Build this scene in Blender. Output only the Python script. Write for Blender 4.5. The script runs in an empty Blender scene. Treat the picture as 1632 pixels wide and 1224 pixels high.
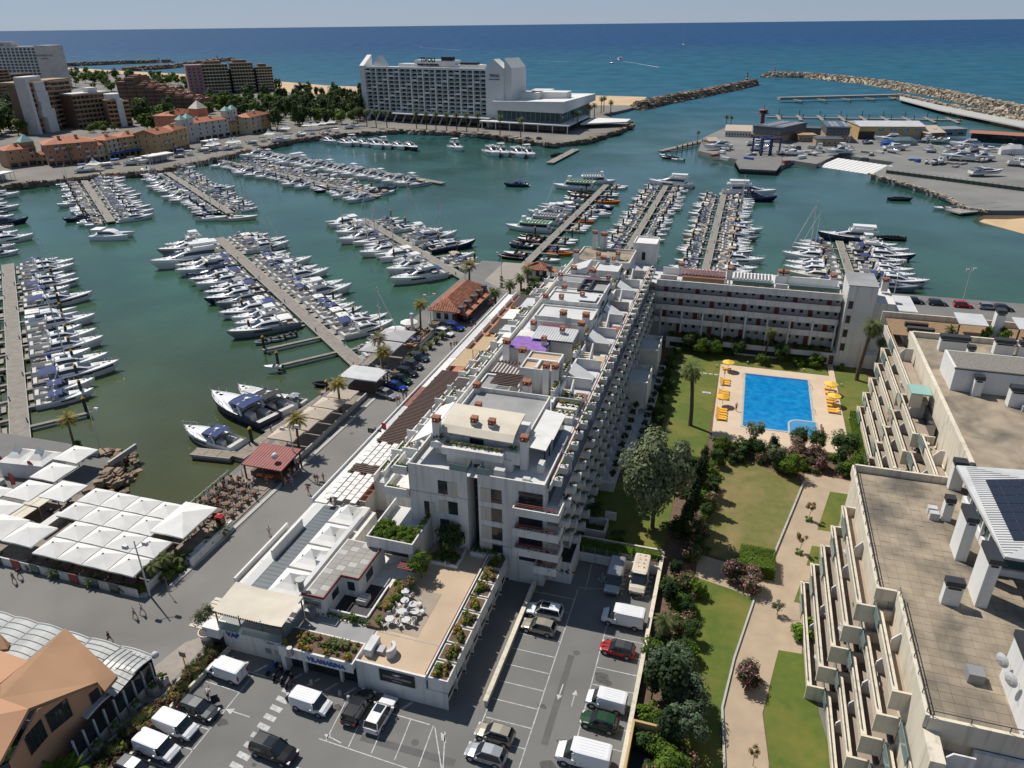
import bpy,random
from math import cos,sin,pi,atan2,hypot,radians,atan
from mathutils import Vector as V3,Matrix
C=bpy.context.scene.collection
scene=bpy.context.scene
R=radians
# camera, sky, sun, exposure
HGT=64.;FPX=1171.;CX,CY=816.,612.;HEAD=R(17.5)
ROLL=atan(-.0118);PITCH=atan((CY-38.)*cos(ROLL)/FPX)
ca,sa=cos(-ROLL),sin(-ROLL)
_r=V3((1,0,0));_u=V3((0,sin(PITCH),cos(PITCH)));_f=V3((0,cos(PITCH),-sin(PITCH)))
cam_x=_r*ca-_u*sa;cam_y=_r*sa+_u*ca;cam_z=-_f
_rot=Matrix.Rotation(HEAD,3,'Z')
cam_x,cam_y,cam_z=_rot@cam_x,_rot@cam_y,_rot@cam_z
cam=bpy.data.objects.new('camera',bpy.data.cameras.new('camera'));C.objects.link(cam)
m=Matrix((cam_x,cam_y,cam_z)).transposed().to_4x4();m.translation=(0,0,HGT)
cam.matrix_world=m
cam.data.sensor_width=36.;cam.data.lens=36.*FPX/1632.
cam.data.clip_start=1.;cam.data.clip_end=120000.
scene.camera=cam
SUN_EL,SUN_AZ=R(54),R(152)
world=bpy.data.worlds.new('World');scene.world=world;world.use_nodes=True
wn=world.node_tree;bg=wn.nodes['Background']
sky=wn.nodes.new('ShaderNodeTexSky');sky.sky_type='NISHITA';sky.sun_disc=False
sky.sun_elevation=SUN_EL;sky.sun_rotation=pi/2-SUN_AZ
sky.altitude=0;sky.air_density=1.;sky.dust_density=.0;sky.ozone_density=4.
tint=wn.nodes.new('ShaderNodeMix');tint.data_type='RGBA';tint.inputs[0].default_value=.85
bw=wn.nodes.new('ShaderNodeRGBToBW');wn.links.new(sky.outputs[0],bw.inputs[0]);hz=wn.nodes.new('ShaderNodeVectorMath');hz.operation='SCALE';hz.inputs[0].default_value=(.50,.72,1.10);lim=wn.nodes.new('ShaderNodeMath');lim.operation='MINIMUM';lim.inputs[1].default_value=3.;wn.links.new(bw.outputs[0],lim.inputs[0]);wn.links.new(lim.outputs[0],hz.inputs['Scale']);wn.links.new(hz.outputs[0],tint.inputs[7])
wn.links.new(sky.outputs[0],tint.inputs[6]);wn.links.new(tint.outputs[2],bg.inputs[0]);bg.inputs[1].default_value=.122
sun=bpy.data.objects.new('sun',bpy.data.lights.new('sun','SUN'));C.objects.link(sun)
sd=V3((cos(SUN_EL)*cos(SUN_AZ),cos(SUN_EL)*sin(SUN_AZ),sin(SUN_EL)))
sun.rotation_euler=sd.to_track_quat('Z','Y').to_euler();sun.location=(0,0,300)
sun.data.energy=4.3;sun.data.angle=R(.53);sun.data.color=(1.,.95,.875)
scene.view_settings.view_transform='Standard';scene.view_settings.look='None'
scene.view_settings.exposure=.2;scene.view_settings.gamma=1.
scene.view_settings.use_curve_mapping=False
def G(px,py,z=.0):
 """survey: the ground point (height z) seen at a place of the photograph"""
 x,y=(px-CX),-(py-CY)
 d=cam_x*x+cam_y*y-cam_z*FPX
 t=(z-HGT)/d.z
 return V3((d.x*t,d.y*t,z))
# mesh building
rnd=random.Random(7)
class MB:
 def __init__(s):s.v=[];s.f=[];s.mi=[]
 def add(s,vs,fs,mi=0):
  o=len(s.v);s.v.extend(vs)
  for f in fs:s.f.append(tuple(i+o for i in f));s.mi.append(mi)
  return s
 def box(s,x0,x1,y0,y1,z0,z1,mi=0,rot=0,piv=None):
  if x0>x1:x0,x1=x1,x0
  if y0>y1:y0,y1=y1,y0
  vs=[(x0,y0,z0),(x1,y0,z0),(x1,y1,z0),(x0,y1,z0),(x0,y0,z1),(x1,y0,z1),(x1,y1,z1),(x0,y1,z1)]
  if rot:
   px,py=piv or((x0+x1)/2,(y0+y1)/2);c,q=cos(rot),sin(rot)
   vs=[(px+(x-px)*c-(y-py)*q,py+(x-px)*q+(y-py)*c,z)for x,y,z in vs]
  return s.add(vs,[(3,2,1,0),(4,5,6,7),(0,1,5,4),(1,2,6,5),(2,3,7,6),(3,0,4,7)],mi)
 def prism(s,poly,z0,z1,mi=0,z1s=None):
  n=len(poly)
  a=sum(poly[i][0]*poly[(i+1)%n][1]-poly[(i+1)%n][0]*poly[i][1]for i in range(n))
  if a<0:poly=poly[::-1];z1s=z1s[::-1]if z1s else None
  vs=[(p[0],p[1],z0)for p in poly]+[(p[0],p[1],(z1s[i]if z1s else z1))for i,p in enumerate(poly)]
  fs=[tuple(range(n-1,-1,-1)),tuple(range(n,2*n))]+[(i,(i+1)%n,(i+1)%n+n,i+n)for i in range(n)]
  return s.add(vs,fs,mi)
 def frustum(s,a,z0,b,z1,mi=0):
  n=len(a);vs=[(p[0],p[1],z0)for p in a]+[(p[0],p[1],z1)for p in b]
  return s.add(vs,[tuple(range(n-1,-1,-1)),tuple(range(n,2*n))]+[(i,(i+1)%n,(i+1)%n+n,i+n)for i in range(n)],mi)
 def cyl(s,x,y,z0,z1,r,n=10,r2=None,mi=0):
  r2=r if r2 is None else r2
  a=[(x+r*cos(2*pi*i/n),y+r*sin(2*pi*i/n))for i in range(n)]
  b=[(x+r2*cos(2*pi*i/n),y+r2*sin(2*pi*i/n))for i in range(n)]
  return s.frustum(a,z0,b,z1,mi)
 def tube(s,pts,r,n=6,mi=0,r2=None):
  pts=[V3(p)for p in pts];rings=[]
  for i,p in enumerate(pts):
   d=(pts[min(i+1,len(pts)-1)]-pts[max(i-1,0)]).normalized()
   u=d.cross(V3((0,0,1)));
   if u.length<1e-3:u=V3((1,0,0))
   u.normalize();w=d.cross(u)
   rr=r if r2 is None else r+(r2-r)*i/(len(pts)-1)
   rings.append([p+(u*cos(2*pi*k/n)+w*sin(2*pi*k/n))*rr for k in range(n)])
  return s.loft([[tuple(q)for q in g]for g in rings],True,True,mi)
 def loft(s,secs,closed=False,caps=False,mi=0):
  n=len(secs[0]);vs=[p for q in secs for p in q];fs=[]
  for i in range(len(secs)-1):
   for j in range(n if closed else n-1):
    k=(j+1)%n
    fs.append((i*n+j,i*n+k,(i+1)*n+k,(i+1)*n+j))
  if caps:fs.append(tuple(range(n-1,-1,-1)));fs.append(tuple((len(secs)-1)*n+j for j in range(n)))
  return s.add(vs,fs,mi)
 def quad(s,a,b,c,d,mi=0):return s.add([tuple(a),tuple(b),tuple(c),tuple(d)],[(0,1,2,3)],mi)
 def sheet(s,poly,z,mi=0):
  n=len(poly);a=sum(poly[i][0]*poly[(i+1)%n][1]-poly[(i+1)%n][0]*poly[i][1]for i in range(n))
  if a<0:poly=poly[::-1]
  return s.add([(p[0],p[1],z)for p in poly],[tuple(range(n))],mi)
 def slab(s,a,b,c,d,t,mi=0):
  """a quad given a thickness t downwards"""
  top=[tuple(p)for p in(a,b,c,d)];bot=[(p[0],p[1],p[2]-t)for p in top]
  return s.add(bot+top,[(3,2,1,0),(4,5,6,7),(0,1,5,4),(1,2,6,5),(2,3,7,6),(3,0,4,7)],mi)
 def mesh(s,name,mats,off=None,smooth=False):
  me=bpy.data.meshes.new(name)
  if off is not None:me.from_pydata([(x-off[0],y-off[1],z-off[2])for x,y,z in s.v],[],s.f)
  else:me.from_pydata(s.v,[],s.f)
  mats=mats if isinstance(mats,(list,tuple))else[mats]
  for q in mats:me.materials.append(q)
  if len(mats)>1:me.polygons.foreach_set('material_index',s.mi)
  if smooth:me.polygons.foreach_set('use_smooth',[True]*len(me.polygons))
  me.update();return me
def origin(o):
 v=V3((0,0,0))
 while o is not None:v=v+o.location;o=o.parent
 return v
def link(name,me,parent=None,loc=(0,0,0),rz=.0):
 o=bpy.data.objects.new(name,me);C.objects.link(o)
 if parent is not None:o.parent=parent
 o.location=loc;o.rotation_euler=(0,0,rz);return o
def part(name,mb,mat,parent=None,smooth=False,label=None):
 """geometry given in world coordinates, hung under its (unturned) thing"""
 o=link(name,mb.mesh(name,mat,origin(parent)if parent else None,smooth),parent)
 if label:o['label']=label
 return o
def lp(name,mb,mat,parent,smooth=False):
 return link(name,mb.mesh(name,mat,None,smooth),parent)
def tag(o,label,cat,group=None):
 o['label']=label;o['category']=cat
 if group:o['group']=group
 return o
def thing(name,label,cat,loc=(0,0,0),rz=.0,group=None):
 o=link(name,None,None,loc,rz);o.empty_display_size=.1
 return tag(o,label,cat,group)
def struct(name,mb,mat,smooth=False):
 o=part(name,mb,mat,None,smooth);o['kind']='structure';return o
def kids_index(root):
 """remember a prototype's tree once so that copying stays fast"""
 allc={}
 def walk(o):
  ch=[c for c in bpy.data.objects if c.parent==o];allc[o.name]=ch
  for c in ch:walk(c)
 walk(root);return allc
protos={}
_ts=bpy.data.scenes.new('tmp')
def tmp_dg(o):
 _ts.collection.objects.link(o);vl=_ts.view_layers[0];vl.update();return vl.depsgraph
def dup(root,loc,rz=.0,label=None,group=None,scale=None,mats=None,skip=()):
 if root.name not in protos:protos[root.name]=kids_index(root)
 idx=protos[root.name]
 r=root.copy();C.objects.link(r);r.location=loc;r.rotation_euler=(0,0,rz)
 if scale is not None:r.scale=scale if isinstance(scale,(tuple,list))else(scale,)*3
 if label:r['label']=label
 if group:r['group']=group
 def rec(src,dst):
  for ch in idx.get(src.name,[]):
   if ch.name.split('.')[0]in skip:continue
   c=ch.copy();C.objects.link(c);c.parent=dst
   if mats:remat(c,mats)
   rec(ch,c)
 if mats and r.type=='MESH':remat(r,mats)
 rec(root,r);return r
def remat(o,mats):
 if o.type!='MESH':return
 for i,sl in enumerate(o.material_slots):
  q=mats.get(o.data.materials[i].name if o.data.materials[i]else '')
  if q:sl.link='OBJECT';sl.material=q
ORD=('first second third fourth fifth sixth seventh eighth ninth tenth eleventh twelfth thirteenth fourteenth fifteenth sixteenth ' 'seventeenth eighteenth nineteenth twentieth twenty-first twenty-second twenty-third twenty-fourth twenty-fifth twenty-sixth ' 'twenty-seventh twenty-eighth twenty-ninth thirtieth thirty-first thirty-second thirty-third thirty-fourth thirty-fifth thirty-sixth ' 'thirty-seventh thirty-eighth thirty-ninth fortieth').split()
# materials
class MM(dict):
 def __getattr__(s,k):return s[k]
M=MM()
def BX(*a,**k):return MB().box(*a,**k)
def mat(name,col,rough=.6,metal=.0,var=.0,scale=1.,detail=4.,bump=.0,bscale=None,streak=.0,col2=None,spec=.5,objvar=.0,stain=.0,stain_scale=.12,stain_col=None,island=.0):
 q=bpy.data.materials.new(name);q.use_nodes=True ;nt=q.node_tree;N=nt.nodes;L=nt.links
 p=N['Principled BSDF'];p.inputs['Roughness'].default_value=rough;p.inputs['Metallic'].default_value=metal
 p.inputs['Specular IOR Level'].default_value=spec
 rgb=N.new('ShaderNodeRGB');rgb.outputs[0].default_value=(*col,1);out=rgb.outputs[0]
 geo=N.new('ShaderNodeNewGeometry')
 def noise(sc,det=4.,vec=None,dist=.0):
  n=N.new('ShaderNodeTexNoise');n.inputs['Scale'].default_value=sc;n.inputs['Detail'].default_value=det
  n.inputs['Distortion'].default_value=dist
  L.new(vec or geo.outputs['Position'],n.inputs['Vector']);return n.outputs['Fac']
 def mix(fac,a,b,mode='MIX'):
  x=N.new('ShaderNodeMix');x.data_type='RGBA';x.blend_type=mode
  if isinstance(fac,float):x.inputs[0].default_value=fac
  else:L.new(fac,x.inputs[0])
  for s_,v in((6,a),(7,b)):
   if isinstance(v,tuple):x.inputs[s_].default_value=(*v,1)
   else:L.new(v,x.inputs[s_])
  return x.outputs[2]
 def rng(v,a,b,c=.0,d=1.):
  r=N.new('ShaderNodeMapRange');L.new(v,r.inputs[0])
  for i,w in enumerate((a,b,c,d)):r.inputs[i+1].default_value=w
  return r.outputs[0]
 if var or col2:
  f=rng(noise(scale,detail),.3,.7)
  c2=col2 or tuple(max(0,c*(1-var))for c in col)
  out=mix(f,out,c2)
 if stain:
  f=rng(noise(stain_scale,6.,dist=.6),.46,.7,.0,stain)
  out=mix(f,out,stain_col or tuple(c*.45 for c in col))
 if streak:
  mp=N.new('ShaderNodeMapping');mp.inputs['Scale'].default_value=(1.6,1.6,.09)
  L.new(geo.outputs['Position'],mp.inputs['Vector'])
  f=rng(noise(1.,5.,mp.outputs[0]),.5,.72,.0,streak)
  out=mix(f,out,tuple(c*.38 for c in col))
 if island:
  f=rng(geo.outputs['Random Per Island'],0,1,1-island,1+island*.6)
  v=N.new('ShaderNodeVectorMath');v.operation='SCALE';L.new(out,v.inputs[0]);L.new(f,v.inputs['Scale']);out=v.outputs[0]
 if objvar:
  oi=N.new('ShaderNodeObjectInfo');f=rng(oi.outputs['Random'],0,1,1-objvar,1+objvar*.6)
  v=N.new('ShaderNodeVectorMath');v.operation='SCALE';L.new(out,v.inputs[0]);L.new(f,v.inputs['Scale']);out=v.outputs[0]
 L.new(out,p.inputs['Base Color'])
 if bump:
  b=N.new('ShaderNodeBump');b.inputs['Strength'].default_value=bump;b.inputs['Distance'].default_value=.05
  L.new(noise(bscale or scale*3,4.),b.inputs['Height']);L.new(b.outputs[0],p.inputs['Normal'])
 M[name]=q;return q
W3=lambda v:(v,v,v)
mat('wall_white',(.70,.68,.635),.75,var=.10,scale=.35,streak=.45,bump=.15,bscale=8,stain=.3)
mat('wall_bright',(.70,.69,.66),.7,var=.07,scale=.5,streak=.18)
mat('wall_cream',(.68,.61,.48),.8,var=.10,scale=.4,streak=.55,bump=.15,bscale=8,stain=.25)
mat('wall_dirty',(.46,.44,.40),.8,var=.18,scale=.5,streak=.6,stain=.4)
mat('deck_grey',(.30,.30,.295),.8,var=.15,scale=.5,stain=.45,bump=.1)
mat('deck_white',(.56,.56,.55),.7,var=.08,scale=.4,stain=.35)
mat('deck_beige',(.50,.38,.26),.8,var=.12,scale=.25,stain=.25,bump=.1)
mat('deck_terrace',(.36,.29,.225),.8,var=.15,scale=.6,stain=.3)
mat('tile_red',(.25,.09,.07),.7,var=.2,scale=1.2)
mat('tile_terracotta',(.46,.19,.11),.75,var=.2,scale=2.)
mat('roof_brown',(.36,.295,.21),.85,var=.4,scale=.45,stain=.8,stain_scale=.2,stain_col=(.075,.068,.06),bump=.3)
mat('roof_slab',(.36,.295,.21),.85,var=.4,scale=.45,stain=.8,stain_scale=.2,stain_col=(.075,.068,.06),bump=.3,objvar=.09)
mat('shutter',(.50,.46,.38),.7)
mat('yard',(.22,.215,.20),.9,var=.25,scale=.05,stain=.5,stain_scale=.03)
mat('shore',(.20,.185,.16),.9,var=.3,scale=.04,stain=.5,stain_scale=.02)
mat('mesh_green',(.05,.075,.06),.9)
mat('roof_gravel',(.24,.22,.19),.9,var=.35,scale=3.,bump=.5)
mat('black_paint',(.03,.032,.036),.5)
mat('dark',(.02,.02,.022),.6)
mat('glass',(.035,.045,.05),.08,var=.5,scale=.6)
mat('glass_teal',(.06,.11,.11),.1,var=.4,scale=.5)
mat('screen_glass',(.16,.23,.22),.12)
mat('rail',(.08,.075,.07),.5)
mat('rail_white',(.6,.6,.6),.4)
mat('wood_dark',(.10,.055,.04),.7,var=.3,scale=2.,island=.3)
mat('wood',(.30,.19,.10),.7,var=.3,scale=2.,island=.25)
mat('soil',(.16,.105,.065),.95,var=.4,scale=1.5,bump=.5)
mat('asphalt',(.175,.170,.160),.9,var=.16,scale=.2,stain=.35,stain_scale=.09,bump=.25,bscale=30,streak=.0)
mat('road',(.20,.19,.175),.9,var=.14,scale=.12,stain=.35,stain_scale=.07,bump=.2,bscale=30)
mat('paving',(.33,.29,.25),.9,var=.2,scale=1.4,stain=.25,bump=.3,bscale=10)
mat('paint_white',(.55,.55,.54),.7,var=.45,scale=2.5,stain=.5,stain_scale=.8)
mat('kerb',(.44,.43,.40),.85,var=.15,scale=1.,stain=.2)
mat('path',(.42,.325,.225),.9,var=.16,scale=.5,stain=.35,stain_scale=.15,stain_col=(.25,.20,.16),bump=.2)
mat('pool_deck',(.60,.47,.34),.85,var=.10,scale=.4,stain=.2)
mat('concrete',(.33,.31,.28),.9,var=.2,scale=.3,stain=.35,bump=.2)
mat('sand',(.56,.40,.23),.95,var=.18,scale=.05,stain=.2,stain_scale=.02)
mat('rock',(.30,.22,.15),.95,var=.5,scale=.8,island=.5,bump=.6)
mat('rock_pale',(.46,.385,.29),.95,var=.45,scale=.6,island=.45,bump=.6)
mat('roof_tile',(.50,.19,.10),.85,var=.35,scale=1.2,island=.25)
mat('roof_tile_old',(.42,.17,.10),.85,var=.4,scale=1.5,island=.35)
mat('plaster_orange',(.47,.20,.11),.85,var=.14,scale=.2,stain=.3)
mat('plaster_salmon',(.50,.27,.15),.8,var=.08,scale=.2,stain=.15)  # real plaster, and the paler colour painted on sunlit salmon roof facets
mat('render_salmon_roof',(.36,.205,.11),.85,var=.12,scale=.25,stain=.35)
mat('plaster_yellow',(.52,.35,.15),.85,var=.12,scale=.2,stain=.3)
mat('plaster_cream',(.55,.45,.30),.85,var=.12,scale=.2,stain=.3)
mat('plaster_white',(.58,.55,.50),.85,var=.12,scale=.2,stain=.3)
mat('plaster_tan',(.38,.26,.16),.85,var=.12,scale=.1,stain=.3)
mat('plaster_brown',(.20,.12,.075),.85,var=.15,scale=.1,stain=.3)
mat('plaster_pink',(.28,.17,.17),.85,var=.12,scale=.1)
mat('hotel_white',(.68,.67,.64),.7,var=.06,scale=.05,stain=.12,stain_scale=.03)
mat('green_tile',(.25,.42,.36),.6)
mat('canvas_white',(.72,.705,.665),.8,var=.08,scale=.8,stain=.18,stain_scale=.4)
mat('canvas_cream',(.62,.56,.45),.8,var=.10,scale=.6,stain=.25,stain_scale=.3,stain_col=(.35,.28,.2))
mat('canvas_tan',(.50,.42,.33),.85,var=.1,scale=.6,stain=.2)
mat('canvas_grey',(.40,.39,.39),.85,var=.1,scale=.6)
mat('canvas_purple',(.27,.14,.44),.8,var=.3,scale=1.2)
mat('canvas_dark',(.06,.05,.045),.9,var=.3,scale=2)
mat('canvas_wine',(.14,.05,.07),.9,var=.2,scale=2)
mat('reed',(.50,.37,.22),.9,var=.35,scale=3)
mat('metal_white',(.55,.55,.54),.45,var=.08,scale=.4,stain=.3,stain_scale=.3)
mat('metal_slate',(.085,.105,.12),.5,var=.2,scale=.4)
mat('metal_grey',(.30,.30,.30),.45,.3)
mat('red',(.45,.02,.02),.5)
mat('red_roof',(.28,.06,.05),.6,var=.2,scale=.8)
mat('yellow',(.80,.44,.02),.6)
mat('lounger_yellow',(.75,.38,.02),.7)
mat('parasol_yellow',(.78,.48,.06),.7)
mat('blue',(.02,.08,.32),.5)
mat('solar',(.02,.026,.04),.15,spec=.6)
mat('timber_deck',(.29,.245,.195),.9,var=.35,scale=1.2,island=.25)
mat('pontoon_top',(.26,.235,.20),.9,var=.3,scale=.8)
mat('pile',(.025,.025,.028),.7)
mat('gel_white',(.72,.72,.71),.3,var=.05,scale=.5)
mat('gel_cream',(.62,.57,.48),.35)
mat('gel_navy',(.015,.025,.06),.25)
mat('gel_grey',(.22,.24,.26),.35)
mat('gel_red',(.30,.03,.03),.35)
mat('gel_black',(.02,.02,.02),.35)
mat('gel_orange',(.65,.17,.02),.4)
mat('boat_glass',(.015,.018,.022),.08,spec=.7)
mat('teak',(.30,.27,.23),.8,var=.2,scale=3)
mat('cushion',(.55,.54,.51),.8,var=.2,scale=2)
mat('canopy_navy',(.015,.035,.13),.8)
mat('canopy_black',(.025,.027,.03),.85)
mat('canopy_tan',(.42,.33,.23),.85)
mat('canopy_grey',(.25,.26,.27),.85)
mat('canopy_white',(.66,.65,.62),.8)
mat('canopy_green',(.35,.60,.33),.8)
mat('chrome',(.55,.55,.55),.2,1.)
mat('rubber',(.02,.02,.02),.8)
mat('car_white',(.70,.70,.70),.25);mat('car_black',(.012,.012,.014),.2);mat('car_silver',(.36,.37,.38),.3,.5)
mat('car_grey',(.06,.065,.072),.25,.3);mat('car_red',(.42,.015,.015),.25);mat('car_green',(.015,.05,.02),.25)
mat('car_champagne',(.36,.33,.26),.3,.4);mat('car_blue',(.012,.05,.32),.25,.2);mat('car_teal',(.03,.06,.08),.25,.3)
mat('car_glass',(.02,.025,.03),.06,spec=.8)
mat('lamp_glass',(.6,.6,.62),.15);mat('tail_lamp',(.4,.01,.01),.3)
mat('skin',(.42,.24,.16),.7);mat('hair',(.03,.02,.015),.8)
mat('cloth_white',(.65,.65,.63),.9);mat('cloth_black',(.02,.02,.025),.9);mat('cloth_red',(.45,.04,.06),.9)
mat('cloth_blue',(.04,.09,.30),.9);mat('cloth_khaki',(.30,.23,.15),.9);mat('cloth_pink',(.5,.2,.22),.9)
mat('bark',(.13,.095,.065),.95,var=.4,scale=3,bump=.6)
def leafmat(name,a,b,scale=.6,flower=None,ffrac=.0):
 q=bpy.data.materials.new(name);q.use_nodes=True ;nt=q.node_tree;N=nt.nodes;L=nt.links;p=N['Principled BSDF']
 p.inputs['Roughness'].default_value=.6;p.inputs['Specular IOR Level'].default_value=.1
 geo=N.new('ShaderNodeNewGeometry');ns=N.new('ShaderNodeTexNoise');ns.inputs['Scale'].default_value=scale
 L.new(geo.outputs['Position'],ns.inputs['Vector'])
 ad=N.new('ShaderNodeMath');ad.operation='MULTIPLY_ADD';ad.inputs[1].default_value=.45
 L.new(geo.outputs['Random Per Island'],ad.inputs[0]);L.new(ns.outputs['Fac'],ad.inputs[2])
 r=N.new('ShaderNodeMapRange');L.new(ad.outputs[0],r.inputs[0]);r.inputs[1].default_value=.4;r.inputs[2].default_value=1.05
 x=N.new('ShaderNodeMix');x.data_type='RGBA';x.inputs[6].default_value=(*a,1);x.inputs[7].default_value=(*b,1)
 L.new(r.outputs[0],x.inputs[0]);out=x.outputs[2]
 if flower:
  gt=N.new('ShaderNodeMath');gt.operation='LESS_THAN';gt.inputs[1].default_value=ffrac
  L.new(geo.outputs['Random Per Island'],gt.inputs[0])
  y=N.new('ShaderNodeMix');y.data_type='RGBA';L.new(gt.outputs[0],y.inputs[0]);L.new(out,y.inputs[6]);y.inputs[7].default_value=(*flower,1);out=y.outputs[2]
 oi=N.new('ShaderNodeObjectInfo');rr=N.new('ShaderNodeMapRange');L.new(oi.outputs['Random'],rr.inputs[0]);rr.inputs[3].default_value=.8;rr.inputs[4].default_value=1.2
 v=N.new('ShaderNodeVectorMath');v.operation='SCALE';L.new(out,v.inputs[0]);L.new(rr.outputs[0],v.inputs['Scale'])
 L.new(v.outputs[0],p.inputs['Base Color'])
 tr=N.new('ShaderNodeBsdfTranslucent');L.new(v.outputs[0],tr.inputs['Color'])
 ms=N.new('ShaderNodeMixShader');ms.inputs[0].default_value=.3
 L.new(p.outputs[0],ms.inputs[1]);L.new(tr.outputs[0],ms.inputs[2])
 L.new(ms.outputs[0],N['Material Output'].inputs[0]);M[name]=q;return q
leafmat('leaf',(.048,.10,.012),(.14,.21,.028))
leafmat('leaf_dark',(.028,.058,.018),(.075,.12,.035))
leafmat('leaf_silver',(.06,.085,.035),(.26,.29,.16))
leafmat('leaf_cypress',(.012,.030,.014),(.045,.07,.025))
leafmat('leaf_bright',(.05,.12,.012),(.16,.24,.03))
leafmat('leaf_palm',(.06,.09,.025),(.20,.22,.09))
leafmat('leaf_palm_dry',(.14,.12,.03),(.34,.28,.08))
leafmat('leaf_spruce',(.05,.09,.05),(.18,.24,.14))
leafmat('leaf_pink',(.03,.07,.02),(.10,.14,.04),.6,(.55,.20,.24),.16)
leafmat('leaf_pinker',(.03,.07,.02),(.10,.12,.04),.6,(.50,.20,.28),.34)
leafmat('leaf_yellow',(.10,.10,.02),(.25,.22,.04),.6,(.50,.28,.02),.3)
leafmat('leaf_dry',(.16,.11,.05),(.34,.26,.10))
leafmat('leaf_wine',(.07,.04,.035),(.14,.09,.05))
def grassmat(name,a,b,c,tint=.5):
 q=mat(name,a,.95,var=.0,col2=b,scale=.9,detail=9,stain=tint,stain_scale=.16,stain_col=c,bump=.6,bscale=12);return q
grassmat('lawn',(.065,.105,.012),(.105,.130,.016),(.17,.15,.03),.8)
grassmat('lawn_dry',(.11,.125,.025),(.165,.145,.045),(.26,.185,.085),.85)
def watermat():
 q=bpy.data.materials.new('water');q.use_nodes=True ;nt=q.node_tree;N=nt.nodes;L=nt.links;p=N['Principled BSDF']
 geo=N.new('ShaderNodeNewGeometry');sp=N.new('ShaderNodeSeparateXYZ');L.new(geo.outputs['Position'],sp.inputs[0])
 def mr(v,a,b,c=.0,d=1.,smooth=True):
  r=N.new('ShaderNodeMapRange');r.interpolation_type='SMOOTHSTEP' if smooth else 'LINEAR';L.new(v,r.inputs[0])
  for i,w in enumerate((a,b,c,d)):r.inputs[i+1].default_value=w
  return r.outputs[0]
 def mix(f,a,b):
  x=N.new('ShaderNodeMix');x.data_type='RGBA';L.new(f,x.inputs[0])
  for s_,v in((6,a),(7,b)):
   if isinstance(v,tuple):x.inputs[s_].default_value=(*v,1)
   else:L.new(v,x.inputs[s_])
  return x.outputs[2]
 def nz(sc,det=3,vec=None):
  n=N.new('ShaderNodeTexNoise');n.inputs['Scale'].default_value=sc;n.inputs['Detail'].default_value=det
  L.new(vec or geo.outputs['Position'],n.inputs['Vector']);return n.outputs['Fac']
 y=sp.outputs['Y']
 shal=(.060,.066,.026);green=(.030,.080,.046);teal=(.020,.068,.058);seanear=(.014,.090,.140);sea=(.009,.052,.130)
 ad=N.new('ShaderNodeMath');ad.operation='MULTIPLY_ADD';ad.inputs[1].default_value=60.;L.new(nz(.02,4),ad.inputs[0]);L.new(y,ad.inputs[2])
 c=mix(mr(ad.outputs[0],100,200),shal,green)
 c=mix(mr(ad.outputs[0],190,430),c,teal)
 mp=N.new('ShaderNodeMapping');mp.inputs['Rotation'].default_value=(0,0,-HEAD);L.new(geo.outputs['Position'],mp.inputs['Vector'])
 s2=N.new('ShaderNodeSeparateXYZ');L.new(mp.outputs[0],s2.inputs[0])
 ad2=N.new('ShaderNodeMath');ad2.operation='MULTIPLY_ADD';ad2.inputs[1].default_value=500.;L.new(nz(.0025,4),ad2.inputs[0]);L.new(s2.outputs['Y'],ad2.inputs[2])
 c=mix(mr(ad2.outputs[0],640,1080),c,seanear)
 c=mix(mr(ad2.outputs[0],1200,3200),c,sea)
 wv=N.new('ShaderNodeVectorMath');wv.operation='SCALE';L.new(c,wv.inputs[0]);L.new(mr(nz(.035,5),.3,.7,.82,1.2),wv.inputs['Scale']);c=wv.outputs[0]
 L.new(c,p.inputs['Base Color'])
 p.inputs['IOR'].default_value=1.33;ra=N.new('ShaderNodeMath');ra.operation='MULTIPLY_ADD';ra.inputs[1].default_value=.16;L.new(mr(nz(.02,4),.42,.62),ra.inputs[0]);L.new(mr(y,150,900,.06,.45),ra.inputs[2]);L.new(ra.outputs[0],p.inputs['Roughness']);L.new(mr(y,200,1200,.5,.12),p.inputs['Specular IOR Level'])
 b=N.new('ShaderNodeBump');b.inputs['Strength'].default_value=.5;b.inputs['Distance'].default_value=.12
 m2=N.new('ShaderNodeMapping');m2.inputs['Scale'].default_value=(1.,.55,1);m2.inputs['Rotation'].default_value=(0,0,.6)
 L.new(geo.outputs['Position'],m2.inputs['Vector'])
 a3=N.new('ShaderNodeMath');a3.operation='ADD';L.new(nz(1.3,4,m2.outputs[0]),a3.inputs[0]);L.new(nz(.2,3,m2.outputs[0]),a3.inputs[1])
 L.new(a3.outputs[0],b.inputs['Height']);L.new(b.outputs[0],p.inputs['Normal'])
 M.water=q
watermat()
# water and land
WZ=-2.
mb=MB()
n=48;rr=[0,300,1200,5000,20000,60000]
vs=[(0,0,WZ)];fs=[]
for r_ in rr[1:]:
 for i in range(n):a=2*pi*i/n;vs.append((r_*cos(a),r_*sin(a),WZ))
for i in range(n):fs.append((0,1+i,1+(i+1)%n))
for k in range(len(rr)-2):
 for i in range(n):
  a,b=1+k*n+i,1+k*n+(i+1)%n;fs.append((a,a+n,b+n,b))
mb.add(vs,fs);struct('sea',mb,M.water)
def xy(*pts,z=.0):return[tuple(G(px,py,z)[:2])for px,py in pts]
def land(name,poly,matn,z1=.0,z0=-6.):return struct(name,MB().prism(poly,z0,z1),M[matn])
NEARN=203.
p0=G(0,712,WZ);p1=G(110,722,WZ)
near_poly=[(-420,-60),(-420,84),(p0.x-60,p0.y),(p1.x,p1.y),(-98.5,81),(-94.8,79.2),(-92,74.5),(-90.8,69.6),(-73,69.4),(-73,NEARN),(150,NEARN),(150,-60)]
land('ground',near_poly,'asphalt')
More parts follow.
